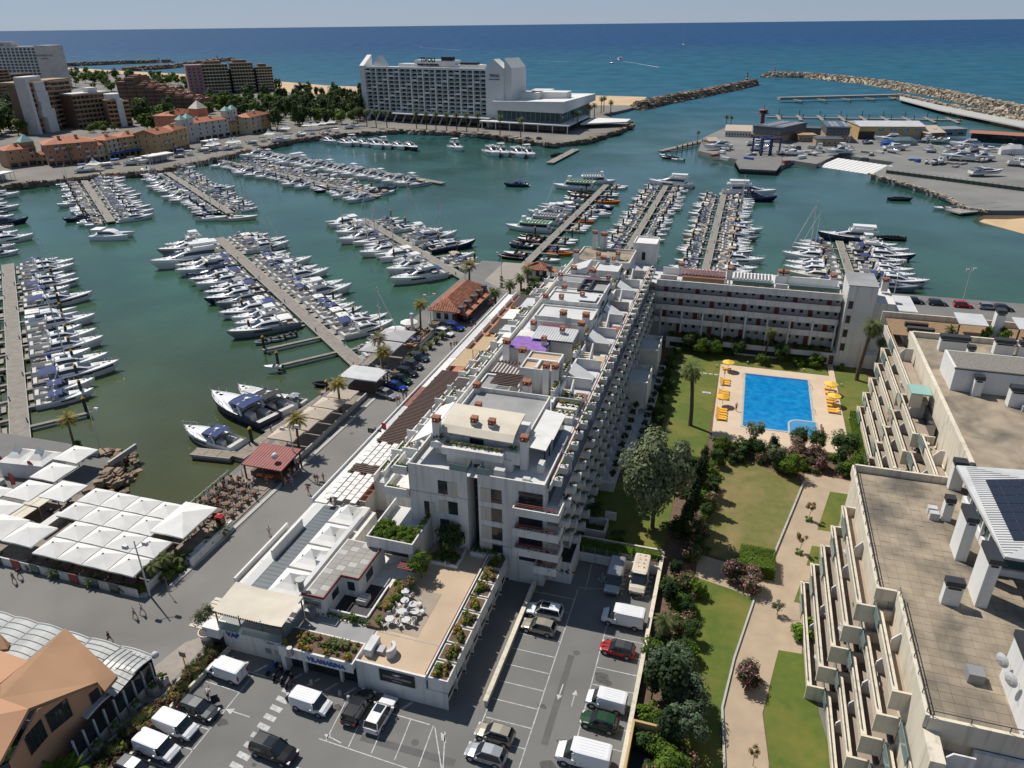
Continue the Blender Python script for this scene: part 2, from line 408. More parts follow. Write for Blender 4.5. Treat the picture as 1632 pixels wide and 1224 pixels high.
far_wl=xy((-140,322),(0,305),(60,298),(130,290),(190,284),(250,280),(330,262),(400,245),(470,228),(560,218),(640,213),(760,219),(880,236),(940,228),(985,214),(1006,205),(1000,197),(975,192),(960,187),(1000,178),(1030,168),z=WZ)
beach_n=[tuple(G(px,py,WZ)[:2])for px,py in((1030,158),(930,155),(800,150),(620,143),(520,139),(440,132),(330,122),(230,117),(110,110),(0,108),(-300,104))]
far_poly=far_wl+beach_n+[(-1500,700),(-1200,300)]
land('far_shore',far_poly,'shore')
yard_wl=xy((1112,246),(1180,262),(1240,273),(1262,262),(1300,268),(1335,252),(1424,265),(1387,285),(1450,302),(1500,318),(1536,338),(1570,344),(1680,344),z=WZ)
yard_n=xy((1632,250),(1500,238),(1380,224),(1260,214),(1160,206),(1120,225),z=WZ)
land('boatyard_ground',yard_wl+[(260,250),(280,400)]+yard_n,'yard')
mb=MB();n_=len(beach_n)
inner=xy((1024,168),(930,168),(800,166),(620,158),(520,154),(440,144),(330,133),(230,120),(110,112),(0,109.5))
mb.sheet([(x,y)for x,y in beach_n[:10]]+inner[::-1],.02);struct('beach',mb,M.sand)
def rock(mb,x,y,z,s,r=rnd):
 k=[]
 for dx in(-1,1):
  for dy in(-1,1):
   for dz in(-1,1):k.append((x+dx*s*r.uniform(.35,.75),y+dy*s*r.uniform(.35,.75),z+dz*s*r.uniform(.25,.55)))
 a=r.uniform(0,3);c,q=cos(a),sin(a)
 k=[(x+(p-x)*c-(w-y)*q,y+(p-x)*q+(w-y)*c,v)for p,w,v in k]
 mb.add(k,[(0,1,3,2),(4,6,7,5),(0,4,5,1),(2,3,7,6),(0,2,6,4),(1,5,7,3)])
def riprap(name,line,width,ztop,zbot,size,matn,density=1.,side=1,label=None):
 mb=MB();r=random.Random(len(line)*7+int(width))
 for i in range(len(line)-1):
  a,b=V3(line[i][:2]),V3(line[i+1][:2]);d=b-a;L=d.length
  if L<.1:continue
  d/=L;nrm=V3((d.y,-d.x))*side
  for _ in range(int(L*width/(size*size)*.9*density)):
   t,w=r.uniform(-.5,L+.5),r.random()
   p=a+d*t+nrm*(w*width-width*.15);z=ztop+(zbot-ztop)*w+r.uniform(-.15,.2)*size
   rock(mb,p.x,p.y,z,size*r.uniform(.7,1.3),r)
 o=part(name,mb,M[matn]);o['kind']='stuff';o['label']=label or 'heaped boulders armouring the water edge';return o
riprap('shore_boulders',far_wl[:8],9,.1,-2.2,1.9,'rock',side=-1 if True else 1,label='brown boulder slope below the orange waterfront houses')
riprap('shore_boulders',far_wl[7:17],9,.1,-2.2,2.,'rock',side=-1,label='brown boulder bank below the hotel quay')
riprap('shore_boulders',yard_wl[7:12],8,.1,-2.2,1.,'rock_pale',side=-1,label='stone bank curving below the boatyard fence')
riprap('shore_boulders',[(-97.5,81.3),(-94.2,79),(-91.3,74.5),(-90.4,70)],4.2,.2,-2.2,.9,'rock',1.5,side=-1,label='brown rocks spilling into the water beside the dining tents')
riprap('shore_boulders',[(-73.5,112),(-73.5,124)],2.5,.0,-2.,.9,'rock',1.4,side=-1,label='small rocks under the palm between the two quayside terraces')
def mole(name,pts,w,h,matn,label,size=3.2,road=None):
 """a rubble breakwater: stony core with boulders heaped over it"""
 mb=MB();secs=[]
 for i,p in enumerate(pts):
  a,b=V3(pts[max(0,i-1)]),V3(pts[min(len(pts)-1,i+1)]);d=(b-a).normalized();nn=V3((d.y,-d.x));p=V3(p)
  secs.append([(p.x+nn.x*w*s,p.y+nn.y*w*s,z)for s,z in((-1,-3.5),(-.45,h-.6),(.45,h-.6),(1,-3.5))])
 mb.loft(secs,False,True);r=random.Random(5)
 for i in range(len(pts)-1):
  a,b=V3(pts[i]),V3(pts[i+1]);d=b-a;L=d.length;d/=L;nn=V3((d.y,-d.x))
  for _ in range(int(L*w*2/(size*size)*1.1)):
   s=r.uniform(-1,1)
   if road and abs(s-road)<.3:continue
   p=a+d*r.uniform(0,L)+nn*w*s;z=(h if abs(s)<.45 else h-(abs(s)-.45)/.55*(h+3.))-.5
   rock(mb,p.x,p.y,z+r.uniform(-.3,.4),size*r.uniform(.6,1.2),r)
 for k in(0,len(pts)-1):
  p=V3(pts[k])
  for _ in range(60):
   a=r.uniform(0,6.28);q=r.random();rock(mb,p.x+cos(a)*w*q,p.y+sin(a)*w*q,h-q*(h+2.6)-.3,size*r.uniform(.6,1.2),r)
 o=part(name,mb,M[matn]);tag(o,label,'breakwater');return o
mole('breakwater',xy((1018,170),(1060,160),(1120,149),(1170,139),(1200,132),z=0),9,3.2,'rock','shorter brown rubble breakwater ending at the green light tower',2.6)
mole('breakwater',xy((1222,120),(1290,121),(1395,132),(1500,150),(1632,178),(1760,205),z=0),11,3.4,'rock_pale','long pale rubble breakwater sweeping in from the right to the red light',2.3)
mole('breakwater',xy((105,104),(180,101),(268,98),z=0),12,3.,'rock','distant dark breakwater left of the far harbour entrance',4)
mole('breakwater',xy((200,112),(270,107),(345,97),(368,95),z=0),12,3.,'rock','distant breakwater bending out behind the pink hotel',4)
mole('breakwater',xy((1432,153),(1500,168),(1632,193),(1720,212),z=0),7,1.6,'rock_pale','low inner causeway with pale road beside the long breakwater',2.2,road=.0)
s_=MB();pp=xy((1434,153.5),(1500,168.5),(1632,194.5),(1720,214),z=1.);qq=xy((1434,158.5),(1495,175),(1632,203),(1720,224),z=1.)
for i in range(3):s_.slab((*pp[i],1.25),(*pp[i+1],1.25),(*qq[i+1],1.25),(*qq[i],1.25),.8)
struct('causeway_road',s_,M.kerb)
def light_tower(px,py,z,h,c1,c2,label):
 g=G(px,py,z);t=thing('light_tower',label,'lighthouse',g)
 mb=MB();mb.cyl(g.x,g.y,z,z+h*.12,h*.28,12);part('plinth',mb,M.wall_white,t)
 for k in range(4):
  mb=MB();mb.cyl(g.x,g.y,z+h*(.12+.17*k),z+h*(.12+.17*(k+1)),h*.13-k*.012*h,12,h*.13-(k+1)*.012*h);part('band',mb,M[c1 if k%2==0 else c2],t)
 mb=MB();mb.cyl(g.x,g.y,z+h*.8,z+h*.83,h*.15,12);part('gallery',mb,M[c1],t)
 mb=MB();mb.cyl(g.x,g.y,z+h*.83,z+h*.94,h*.06,8);mb.cyl(g.x,g.y,z+h*.94,z+h,h*.07,8,.01);part('lantern',mb,M[c1],t)
light_tower(1190,129.5,3,9.5,'leaf_cypress','wall_white','green and white banded light tower on the tip of the short breakwater')
light_tower(1234,119,3.6,9.5,'red','wall_white','red and white banded light tower at the head of the long breakwater')
light_tower(254,99.5,3,10,'dark','wall_white','small dark beacon on the distant left breakwater')
light_tower(347,97,3,11,'red','wall_white','tiny red beacon on the distant breakwater behind the pink hotel')
# plants: crowns made of leaf-sized faces
def leaf(mb,p,n,s,r,asp=1.):
 u=n.cross(V3((r.uniform(-1,1),r.uniform(-1,1),r.uniform(-1,1))))
 if u.length<1e-4:u=V3((1,0,0))
 u.normalize();w=n.cross(u);a,b=u*s*asp,w*s
 mb.add([tuple(p-a),tuple(p-b*.75),tuple(p+a),tuple(p+b*.75)],[(0,1,2,3)])
def cloud(mb,c,rad,n,size,clumps=14,r=rnd,asp=1.3,fill=.25,csz=.42):
 c=V3(c);rad=V3(rad);cs=[]
 for _ in range(clumps):
  d=V3((r.gauss(0,1),r.gauss(0,1),r.gauss(0,1))).normalized()
  q=r.uniform(.45,.8);cs.append((V3((d.x*rad.x*q,d.y*rad.y*q,d.z*rad.z*q)),r.uniform(.7,1.25)*csz))
 for i in range(n):
  cc,k=cs[i%clumps]
  d=V3((r.gauss(0,1),r.gauss(0,1),r.gauss(.15,1))).normalized();q=r.random()**(.33 if r.random()>fill else 1)
  p=cc+V3((d.x*rad.x,d.y*rad.y,d.z*rad.z))*k*q
  nn=(d*.8+p.normalized()*.3+V3((r.uniform(-.5,.5),r.uniform(-.5,.5),r.uniform(0,.8)))).normalized()
  leaf(mb,c+p,nn,size*r.uniform(.6,1.3),r,asp)
 return mb
def trunk_mesh(h,r0,limbs,spread,r,top):
 mb=MB();k=[(0,0,-.3)];x=y=0
 for i in range(1,5):x+=r.uniform(-.06,.06)*h;y+=r.uniform(-.06,.06)*h;k.append((x,y,h*i/4*top))
 mb.tube(k,r0,7,r2=r0*.45)
 for i in range(limbs):
  a=6.28*i/limbs+r.uniform(-.4,.4);z=h*top*r.uniform(.4,.9);b=k[2]
  mb.tube([(b[0],b[1],z),(b[0]+cos(a)*spread*.5,b[1]+sin(a)*spread*.5,z+h*.13),(b[0]+cos(a)*spread,b[1]+sin(a)*spread,z+h*.28)],r0*.4,5,r2=r0*.12)
 return mb
PT={}
def tree_proto(key,h,rad,n,size,leafm,cbase=.3,clumps=16,r0=None,limbs=5,seed=1,csz=.42):
 r=random.Random(seed);r0=r0 or h*.025
 crown=cloud(MB(),(0,0,h*cbase+(h*(1-cbase))*.5),(rad,rad,h*(1-cbase)*.5),n,size,clumps,r,csz=csz)
 PT[key]=(trunk_mesh(h,r0,limbs,rad*.6,r,.75).mesh('trunk',M.bark),crown.mesh('crown',M[leafm]),h)
tree_proto('near_big',13,4.6,9000,.22,'leaf_silver',.12,46,.28,9,3,csz=.30)
tree_proto('near_round',6,2.6,2600,.17,'leaf',.2,18,.12,6,4)
tree_proto('near_dark',7,2.6,2600,.17,'leaf_dark',.15,16,.13,6,5)
tree_proto('spruce',7,3.,4200,.16,'leaf_spruce',.1,26,.15,6,6,csz=.33)
tree_proto('cypress',9,.95,2600,.13,'leaf_cypress',.03,22,.12,2,7,csz=.42)
tree_proto('cypress_small',4,.75,1200,.11,'leaf_cypress',.03,12,.07,2,8,csz=.5)
tree_proto('olive',4,1.5,900,.12,'leaf_silver',.3,12,.09,5,9)
tree_proto('small_tree',3.2,.8,500,.09,'leaf_dry',.5,8,.04,6,10,csz=.35)
tree_proto('far_a',10,5.2,620,.62,'leaf',.18,14,.3,4,11)
tree_proto('far_b',11,5.,620,.62,'leaf_dark',.15,13,.3,4,12)
tree_proto('far_c',14,4.2,560,.6,'leaf_dark',.2,12,.3,4,13)
tree_proto('far_d',7,3.6,420,.5,'leaf_bright',.15,10,.2,4,14)
def bush_proto(key,rad,h,n,size,leafm,clumps=12,seed=1,csz=.45):
 r=random.Random(seed);PT[key]=(None,cloud(MB(),(0,0,h*.48),(rad,rad,h*.55),n,size,clumps,r,csz=csz).mesh('foliage',M[leafm]),h)
bush_proto('bush',1.2,1.8,900,.11,'leaf',12,21)
bush_proto('bush_dark',1.2,1.8,900,.11,'leaf_dark',12,22)
bush_proto('bush_bright',1.2,1.6,900,.11,'leaf_bright',12,23)
bush_proto('oleander',1.6,2.6,1700,.12,'leaf_pink',16,24)
bush_proto('oleander_round',1.9,3.6,2600,.12,'leaf_pinker',22,25,csz=.4)
bush_proto('tuft',.35,.6,130,.075,'leaf',5,26)
bush_proto('tuft_yellow',.4,.55,150,.075,'leaf_yellow',5,27)
bush_proto('tuft_dry',.45,.7,160,.08,'leaf_dry',5,28)
bush_proto('tuft_wine',.5,.75,200,.08,'leaf_wine',5,29)
def grasstuft(seed=30):
 mb=MB();r=random.Random(seed)
 for _ in range(150):
  a,q,l=r.uniform(0,6.28),r.uniform(.1,.55),r.uniform(.5,1.);x,y=r.uniform(-.15,.15),r.uniform(-.15,.15)
  tx,ty=x+cos(a)*q,y+sin(a)*q;s=.03
  mb.add([(x-s*sin(a),y+s*cos(a),0),(x+s*sin(a),y-s*cos(a),0),(tx,ty,l)],[(0,1,2)])
 PT['grass_tuft']=(None,mb.mesh('foliage',M.leaf_palm),1)
grasstuft()
def palm_proto(key,h,r0,fl,nf,leafm,seed,droop=1.,lean=.3,feather=True):
 r=random.Random(seed);t=MB();k=[(lean*(i/6)**2*r.uniform(.8,1.2),0,h*i/6-.2 if i==0 else h*i/6)for i in range(7)]
 t.tube(k,r0,9,r2=r0*.75);t.cyl(0,0,-.2,.35,r0*1.5,9,r0*1.05)
 cx_,cz_=k[-1][0],h;mb=MB()
 for i in range(nf):
  a=i*2.399+r.uniform(-.2,.2);up=1.15-1.75*(i/nf)*droop;L=fl*r.uniform(.85,1.1)
  pts=[];d=V3((cos(a)*cos(up),sin(a)*cos(up),sin(up)));p=V3((cx_,0,cz_))
  for j in range(8):
   pts.append(p.copy());d=(d+V3((0,0,-.22*droop))).normalized();p=p+d*L/7
  for j in range(7):
   dd=(pts[j+1]-pts[j]).normalized();side=dd.cross(V3((0,0,1))).normalized()
   w=L*.19*sin(pi*min(1,(j+.9)/7.6))+.05
   for e in range(3):
    q=pts[j].lerp(pts[j+1],(e+.5)/3)
    for sg in(-1,1):
     tip=q+side*sg*w+dd*w*.7+V3((0,0,-w*.35))
     mb.add([tuple(q-dd*.05),tuple(q+dd*.07),tuple(tip)],[(0,1,2)])
 PT[key]=(t.mesh('trunk',M.bark),mb.mesh('crown',M[leafm]),h)
palm_proto('palm_tall',11,.38,2.6,60,'leaf_palm',41,1.1,.9)
palm_proto('palm_quay',6.2,.24,2.1,34,'leaf_palm_dry',42,.8,.2)
palm_proto('palm_small',1.,.22,1.6,26,'leaf_palm',43,.8,0)
palm_proto('palm_far',8,.25,2.4,26,'leaf_palm',44,1.,.3)
palm_proto('palm_mid',4.2,.3,2.4,40,'leaf_palm',45,1.,.2)
def plant(key,x,y,z,s,name,label,cat,group=None,rz=None,sz=None,leafm=None):
 tr,cr,h=PT[key];rz=rnd.uniform(0,6.28)if rz is None else rz
 if tr is None:
  o=link(name,cr,None,(x,y,z),rz);tag(o,label,cat,group)
  o.scale=(s,s,sz or s)
  if leafm:o.material_slots[0].link='OBJECT';o.material_slots[0].material=M[leafm]
  return o
 o=thing(name,label,cat,(x,y,z),rz,group);o.scale=(s,s,sz or s)
 link('trunk',tr,o);c=link('crown',cr,o)
 if leafm:c.material_slots[0].link='OBJECT';c.material_slots[0].material=M[leafm]
 return o
# buildings across the basin
_bm={}
def bm(key,w,d,h,matn):
 k=(key,round(w,2),round(d,2),round(h,2),matn)
 if k not in _bm:_bm[k]=BX(-w/2,w/2,-d/2,d/2,0,h).mesh(key,M[matn])
 return _bm[k]
def winmesh(key,w,h,matn,framen):
 k=(key,round(w,2),round(h,2),matn,framen)
 if k not in _bm:
  mb=MB();mb.box(-w/2,w/2,-.03,.12,0,h,0)
  for a,b,c,e in((-w/2-.09,-w/2,-.06,h+.06),(w/2,w/2+.09,-.06,h+.06)):mb.box(a,b,-.07,.1,c,e,1)
  mb.box(-w/2,w/2,-.07,.1,h,h+.07,1);mb.box(-w/2-.12,w/2+.12,-.12,.1,-.12,0,1)
  if w>1.1:mb.box(-.03,.03,-.06,.1,0,h,1)
  _bm[k]=mb.mesh(key,[M[matn],M[framen]])
 return _bm[k]
def base2(a,b):
 A,B=G(*a),G(*b);d=B-A;return A,atan2(d.y,d.x),hypot(d.x,d.y)
def tiled_roof(mb,x0,x1,y0,y1,z,h,o=.5,hip=True,tiles=True):
 """hipped or gabled roof with a thin overhang and raised tile courses"""
 x0-=o;x1+=o;y0-=o;y1+=o;ym=(y0+y1)/2;k=min((y1-y0)/2,(x1-x0)/2-.1)if hip else 0
 a,b,c,d=(x0,y0,z),(x1,y0,z),(x1,y1,z),(x0,y1,z);r0,r1=(x0+k,ym,z+h),(x1-k,ym,z+h)
 mb.add([a,b,c,d,r0,r1,(x0,y0,z-.2),(x1,y0,z-.2),(x1,y1,z-.2),(x0,y1,z-.2)],[(0,1,5,4),(2,3,4,5),(1,2,5),(3,0,4),(6,7,1,0),(7,8,2,1),(8,9,3,2),(9,6,0,3),(9,8,7,6)])
 if tiles:
  n=int((x1-x0)/.8)
  for i in range(1,n):
   x=x0+(x1-x0)*i/n;t=1. if x0+k<=x<=x1-k else((x-x0)/k if x<x0+k else(x1-x)/k)
   for s in(0,1):
    ya,yb=(y0,y0+(ym-y0)*t)if s==0 else(y1,y1+(ym-y1)*t)
    mb.add([(x-.1,ya,z+.02),(x+.1,ya,z+.02),(x+.1,yb,z+h*t+.02),(x-.1,yb,z+h*t+.02),(x,ya,z+.14),(x,yb,z+h*t+.14)],[(0,4,5,3),(4,1,2,5),(0,1,4)]if s==0 else[(4,0,3,5),(1,4,5,2),(0,4,1)])
def house(label,a,b,depth,h,wallm,floors=4,bays=4,roof='hip',cat='house',group='coloured waterfront houses',name='waterfront_house',awn=None,chim=1,rh=2.2,off=.0,shop=True,winm='glass',wall2=None):
 A,rz,w=base2(a,b);t=thing(name,label,cat,A,rz,group)
 mb=BX(0,w,off,depth,0,h);lp('wall',mb,M[wallm],t)
 if wall2:lp('wall',BX(w*.52,w+.05,off-.05,depth*.7,0,h+.3),M[wall2],t)
 fh=h/floors;r=random.Random(int(a[0]*7+b[0]))
 for f in range(floors):
  for i in range(bays):
   x=(i+.5)*w/bays+r.uniform(-.3,.3)
   if f==0 and shop:
    link('shop_window',bm('shop_window',w/bays*.7,.3,fh*.7,'glass'),t,(x,off-.05,.2));continue
   ww=r.choice([.9,1.1,1.6]);hh=1.25 if ww<1.5 else 1.9
   link('window',winmesh('window',ww,hh,winm,'rail_white'),t,(x,off-.02,f*fh+(.9 if hh<1.5 else .4)))
   if hh>1.5 and r.random()<.6:
    k=MB();k.box(-1.1,1.1,-.9,0,0,.12);k.box(-1.1,1.1,-.9,-.8,.12,.95)
    key=('balcony',wallm)
    if key not in _bm:_bm[key]=k.mesh('balcony',M.plaster_white)
    link('balcony',_bm[key],t,(x,off-.03,f*fh+.1))
 for i in range(max(1,int(depth//5))):
  for f in range(1,floors):
   for xx,ro in((0,-pi/2),(w,pi/2)):
    link('window',winmesh('window',.9,1.2,winm,'rail_white'),t,(xx,off+(i+.5)*depth/max(1,int(depth//5)),f*fh+.9),ro)
 if roof in('hip','gable'):
  mb=MB();tiled_roof(mb,0,w,off,depth,h,rh,.6,roof=='hip');ro=lp('roof',mb,M.roof_tile,t)
  for i in range(chim):
   x=w*(i+1)/(chim+1);k=MB();k.box(x-.7,x+.7,depth*.3,depth*.3+1,h+.4,h+rh+.5);k.box(x-.85,x+.85,depth*.3-.15,depth*.3+1.15,h+rh+.5,h+rh+.75);lp('chimney',k,M[wallm],ro)
 elif roof=='flat':
  k=MB();k.box(-.15,w+.15,off-.15,off+.2,h,h+.9);k.box(-.15,w+.15,depth-.2,depth+.15,h,h+.9);k.box(-.15,.2,off+.2,depth-.2,h,h+.9);k.box(w-.2,w+.15,off+.2,depth-.2,h,h+.9);lp('parapet',k,M[wallm],t)
 if awn:
  k=MB();k.slab((0,off-3,2.6),(w,off-3,2.6),(w,off,3.3),(0,off,3.3),.12);lp('awning',k,M[awn],t)
 return t
def pyramid_tower(t,x0,y0,s,h,wallm='plaster_white',roofm='green_tile'):
 k=BX(x0,x0+s,y0,y0+s,0,h);w_=lp('tower',k,M[wallm],t)
 k=MB();k.frustum([(x0-.4,y0-.4),(x0+s+.4,y0-.4),(x0+s+.4,y0+s+.4),(x0-.4,y0+s+.4)],h,[(x0+s/2-.02,y0+s/2-.02),(x0+s/2+.02,y0+s/2-.02),(x0+s/2+.02,y0+s/2+.02),(x0+s/2-.02,y0+s/2+.02)],h+s*.6)
 lp('pyramid_roof',k,M[roofm],w_)
 for f in range(1,int(h//3)):link('window',winmesh('window',.9,1.3,'glass','rail_white'),t,(x0+s/2,y0-.03,f*3+.8))
t=house('tan waterfront house with a pale green pyramid turret, leftmost of the row',(16,268),(62,262),12,8.6,'plaster_salmon',3,3,chim=1)
pyramid_tower(t,9,2,6,11.5,'plaster_tan')
house('small low salmon house squeezed beside the big brick-orange building',(58,262),(80,262),9,5,'plaster_salmon',2,2)
house('large brick-orange waterfront building with a long hipped tile roof',(79,265),(160,257),16,10.5,'plaster_orange',4,7,chim=2,rh=2.8)
house('narrow cream house with a small tile roof beside the brick-orange building',(160,257),(175,253),10,8,'plaster_cream',3,2)
house('cream waterfront house over blue awnings between the orange and mustard fronts',(176,254),(198,249),11,10,'plaster_cream',4,3,awn='blue',chim=1)
house('mustard yellow waterfront house over a long navy awning',(199,249),(234,244),11,10,'plaster_yellow',4,4,awn='blue')
house('tall golden yellow house with grey tiled bays, gable end towards the orange building',(256,247),(283,241),15,11,'plaster_yellow',4,4,chim=1,roof='gable')
house('golden yellow house with rows of small balconies beside the white turrets',(283,241),(303,235),13,11.4,'plaster_yellow',4,3,chim=1)
t=house('white waterfront house with paired green pyramid turrets and a tile roof',(306,226),(368,216),14,10.5,'plaster_white',4,6,chim=2)
for x_,h_ in((-6.2,13.5),(-1.2,14),(36,15.5),(31,15.2)):pyramid_tower(t,x_,-.6 if h_<15 else 1,4.6,h_)
pyramid_tower(t,20,14,8,17,'plaster_orange','canvas_cream')
house('burnt orange house with wide eaves to the right of the green turrets',(370,216),(400,210),14,8.2,'plaster_yellow',3,4,chim=1)
house('cream and pale yellow house at the right end of the waterfront row',(402,214),(433,206),12,10.5,'plaster_cream',4,4,wall2='plaster_yellow',chim=1)
house('terracotta roofed tower house behind the white turreted house',(283,215),(318,205),14,12,'plaster_orange',4,3,chim=1)
# apartment towers and hotels: slabs of balconies
def slab_block(t,x0,x1,y0,y1,h,floors,bandm,recm,bays=0,band=1.1,wall='plaster_tan',z0=0):
 fh=(h-z0)/floors;lp('core',BX(x0+.2,x1-.2,y0+1.4,y1,z0,h),M[recm],t)
 for f in range(floors):
  z=z0+f*fh
  k=bm('balcony_band',x1-x0,1.5,band,bandm);link('balcony_band',k,t,((x0+x1)/2,y0+.75,z+fh-band*.55))
  for i in range(bays):
   x=x0+(i+.5)*(x1-x0)/bays
   link('window',bm('window',(x1-x0)/bays*.55,.2,fh*.55,'glass'),t,(x,y0+1.35,z+.25))
   if i:link('partition',bm('partition',.3,1.2,fh-.05,bandm),t,(x0+i*(x1-x0)/bays,y0+.85,z+.02))
A,rz,w=base2((56,214),(140,199));t=thing('apartment_tower','tall terraced apartment tower with a white fin wall and stepped tan balconies','building',A,rz)
lp('fin_wall',BX(0,2.2,-4,5,0,35.5),M.plaster_white,t);lp('fin_face',BX(-.02,2.25,-4.2,-4.02,0,35.8),M.hotel_white,t)
slab_block(t,2.4,26,0,14,32,10,'plaster_salmon','plaster_brown',3)
for z0,z1,xa,xb,yy in((0,10,10,18,-4.5),(10,15,8,20,-3.2),(15,20,9.5,18,-2.6),(20,26,9,19,-2),(26,32,10,19,-1)):
 lp('white_panel',BX(xa,xb,yy,.2,z0,z1+.02),M.hotel_white,t)
slab_block(t,26,52,5,20,31,10,'plaster_tan','plaster_brown',4)
lp('roof_house',BX(8,22,3,12,32,35.5),M.hotel_white,t);lp('roof_slab',BX(2.2,52,6,20,31.02,32.3),M.plaster_tan,t)
A,rz,w=base2((128,205),(186,198));t=thing('apartment_block','long tan apartment block with dark balcony rows right of the white fin tower','building',A,rz)
slab_block(t,0,w,0,15,22,7,'plaster_tan','plaster_brown',9);lp('roof_slab',BX(0,w,1,15,22.02,23),M.deck_white,t)
lp('roof_house',BX(w*.5,w*.75,3,9,23,26),M.hotel_white,t)
A,rz,w=base2((180,203),(214,200));t=thing('apartment_block','short apartment block with tan balconies around a white stair panel','building',A,rz)
slab_block(t,0,w*.42,0,14,18,6,'plaster_salmon','plaster_brown',2);slab_block(t,w*.7,w,0,14,17,6,'plaster_salmon','plaster_brown',1)
lp('stair_panel',BX(w*.42,w*.7,-.4,13,0,18.6),M.hotel_white,t)
lp('round_roof_house',MB().cyl(w*.4,7,18.6,22,5,16),M.hotel_white,t)
A,rz,w=base2((-30,160),(62,152));t=thing('apartment_block','shadowed brown apartment block behind trees at the left edge','building',A,rz)
slab_block(t,0,w*.6,0,20,27,9,'plaster_tan','plaster_brown',6);slab_block(t,w*.6,w,3,20,22,7,'plaster_tan','plaster_brown',4)
A,rz,w=base2((196,182),(318,182));t=thing('terraced_complex','dark brown terraced apartment complex stepping down to the right','building',A,rz)
for i in range(9):
 x0,x1=w*i/9,w*(i+1)/9;h_=27-i*2.1 if i>1 else 28-(1-i)*3
 lp('wall',BX(x0,x1-.05,0+i*.6,26,0,h_),M.plaster_brown,t)
 lp('terrace',BX(x0+.3,x1-.4,6,24,h_,h_+1.1),M.roof_tile_old,t)
 for f in range(int(h_//3)):
  for j in range(3):link('window',bm('window',1.5,.3,1.4,'dark'),t,(x0+(j+.5)*(x1-x0)/3,i*.6,f*3+1))
 for j in range(4):link('roof_wall',bm('roof_wall',.4,5,2.,'plaster_white' if(i+j)%3==0 else 'plaster_brown'),t,(x0+(x1-x0)*(j+.5)/4,10+3*(j%2),h_))
def tx(body,size,matn,parent,loc,rx=pi/2,rz=.0,ext=.05,name='lettering',font_bold=.0,align='CENTER',ry=.0):
 cu=bpy.data.curves.new(name,'FONT');cu.body=body;cu.size=size;cu.extrude=ext;cu.align_x=align;cu.offset=font_bold;cu.resolution_u=2
 me_o=bpy.data.objects.new('tmp',cu);dg=tmp_dg(me_o)
 me=bpy.data.meshes.new_from_object(me_o.evaluated_get(dg));bpy.data.objects.remove(me_o);bpy.data.curves.remove(cu)
 me.materials.clear();me.materials.append(M[matn]);me.name=name
 o=link(name,me,parent,loc);o.rotation_euler=(rx,ry,rz);return o
A,rz,w=base2((-30,140),(98,140));t=thing('beach_hotel','large hotel with a glazed balcony grid and blank white end wall at the left edge','hotel',A,rz)
H_=46
lp('end_wall',BX(w*.80,w,-1,20,0,H_+1),M.plaster_white,t);lp('core',BX(0,w*.80,1.5,18,0,H_),M.plaster_white,t)
for f in range(13):
 link('floor_band',bm('floor_band',w*.8,1.6,.8,'hotel_white'),t,(w*.4,.7,f*3.4))
 for i in range(16):link('window',bm('window',w*.8/16*.72,.3,2.2,'glass_teal'),t,((i+.5)*w*.8/16,1.3,f*3.4+1.1))
for i in range(17):link('fin',bm('fin',.9,1.8,H_-2,'hotel_white'),t,(i*w*.8/16,.6,0))
lp('roof_house',BX(w*.05,w*.5,4,14,H_,H_+5),M.plaster_white,t)
tx('CROWNE PLAZA',3.,'dark',t,(w*.9,-1.1,H_-11));tx('VILAMOURA',1.7,'dark',t,(w*.9,-1.1,H_-14));tx('CROWNE PLAZA',3.,'dark',t,(w*.3,3.9,H_+1.))
A,rz,w=base2((330,151),(441,146));t=thing('seaside_hotel','long dark seaside hotel with pale balcony bands and a pink end wall','hotel',A,rz)
lp('end_wall',BX(-16,0,3,26,0,29),M.plaster_pink,t);lp('link_core',BX(w*.3,w*.98,12,23,0,24),M.dark,t)
for k_,(xa,xb,hh)in enumerate(((0,.36,29),(.4,.72,29.5),(.76,1.,25))):
 slab_block(t,w*xa,w*xb,4+k_*2,24,hh,9,'plaster_cream','dark',8 if k_<2 else 6,.9)
 lp('roof_house',BX(w*xa+3,w*xb-6,9,20,hh,hh+3),M.plaster_brown,t)
for f in range(8):
 for i in range(3):link('window',bm('window',1.6,.3,1.4,'dark'),t,(-13+i*4.6,2.95,f*3.2+2))
# Tivoli
A,rz,w=base2((586,190),(813,204));t=thing('marina_hotel','big white marina hotel with a grid of balconies and gabled end towers','hotel',A,rz);H_=36.5
FW=w*.855
lp('front_wall',BX(1.5,FW,2.,16,6,H_),M.hotel_white,t)
k=MB();k.box(-2.5,1.5,-1,17,0,H_+.5);k.prism([(-2.5,-1),(1.5,-1),(1.5,9),(-2.5,9)],H_+.5,H_+7,z1s=[H_+1,H_+1,H_+8,H_+8]);lp('left_gable',k,M.hotel_white,t)
k=MB();k.box(FW,w-4,-1.2,18,0,H_+1);k.frustum([(FW,-1.2),(w-4,-1.2),(w-4,8),(FW,8)],H_+1,[(FW+6,-.6),(FW+6.4,-.6),(FW+6.4,7),(FW+6,7)],H_+6.5);lp('right_gable',k,M.hotel_white,t)
k=MB();k.box(w-4,w+1.5,0,20,0,H_+1);k.prism([(w-4,0),(w+1.5,0),(w+1.5,20),(w-4,20)],H_+1,H_+7,z1s=[H_+7,H_+1.2,H_+1.2,H_+7]);lp('side_fin',k,M.hotel_white,t)
NB,NF=20,11;y0_=6.5;fh=(H_-y0_-.8)/NF
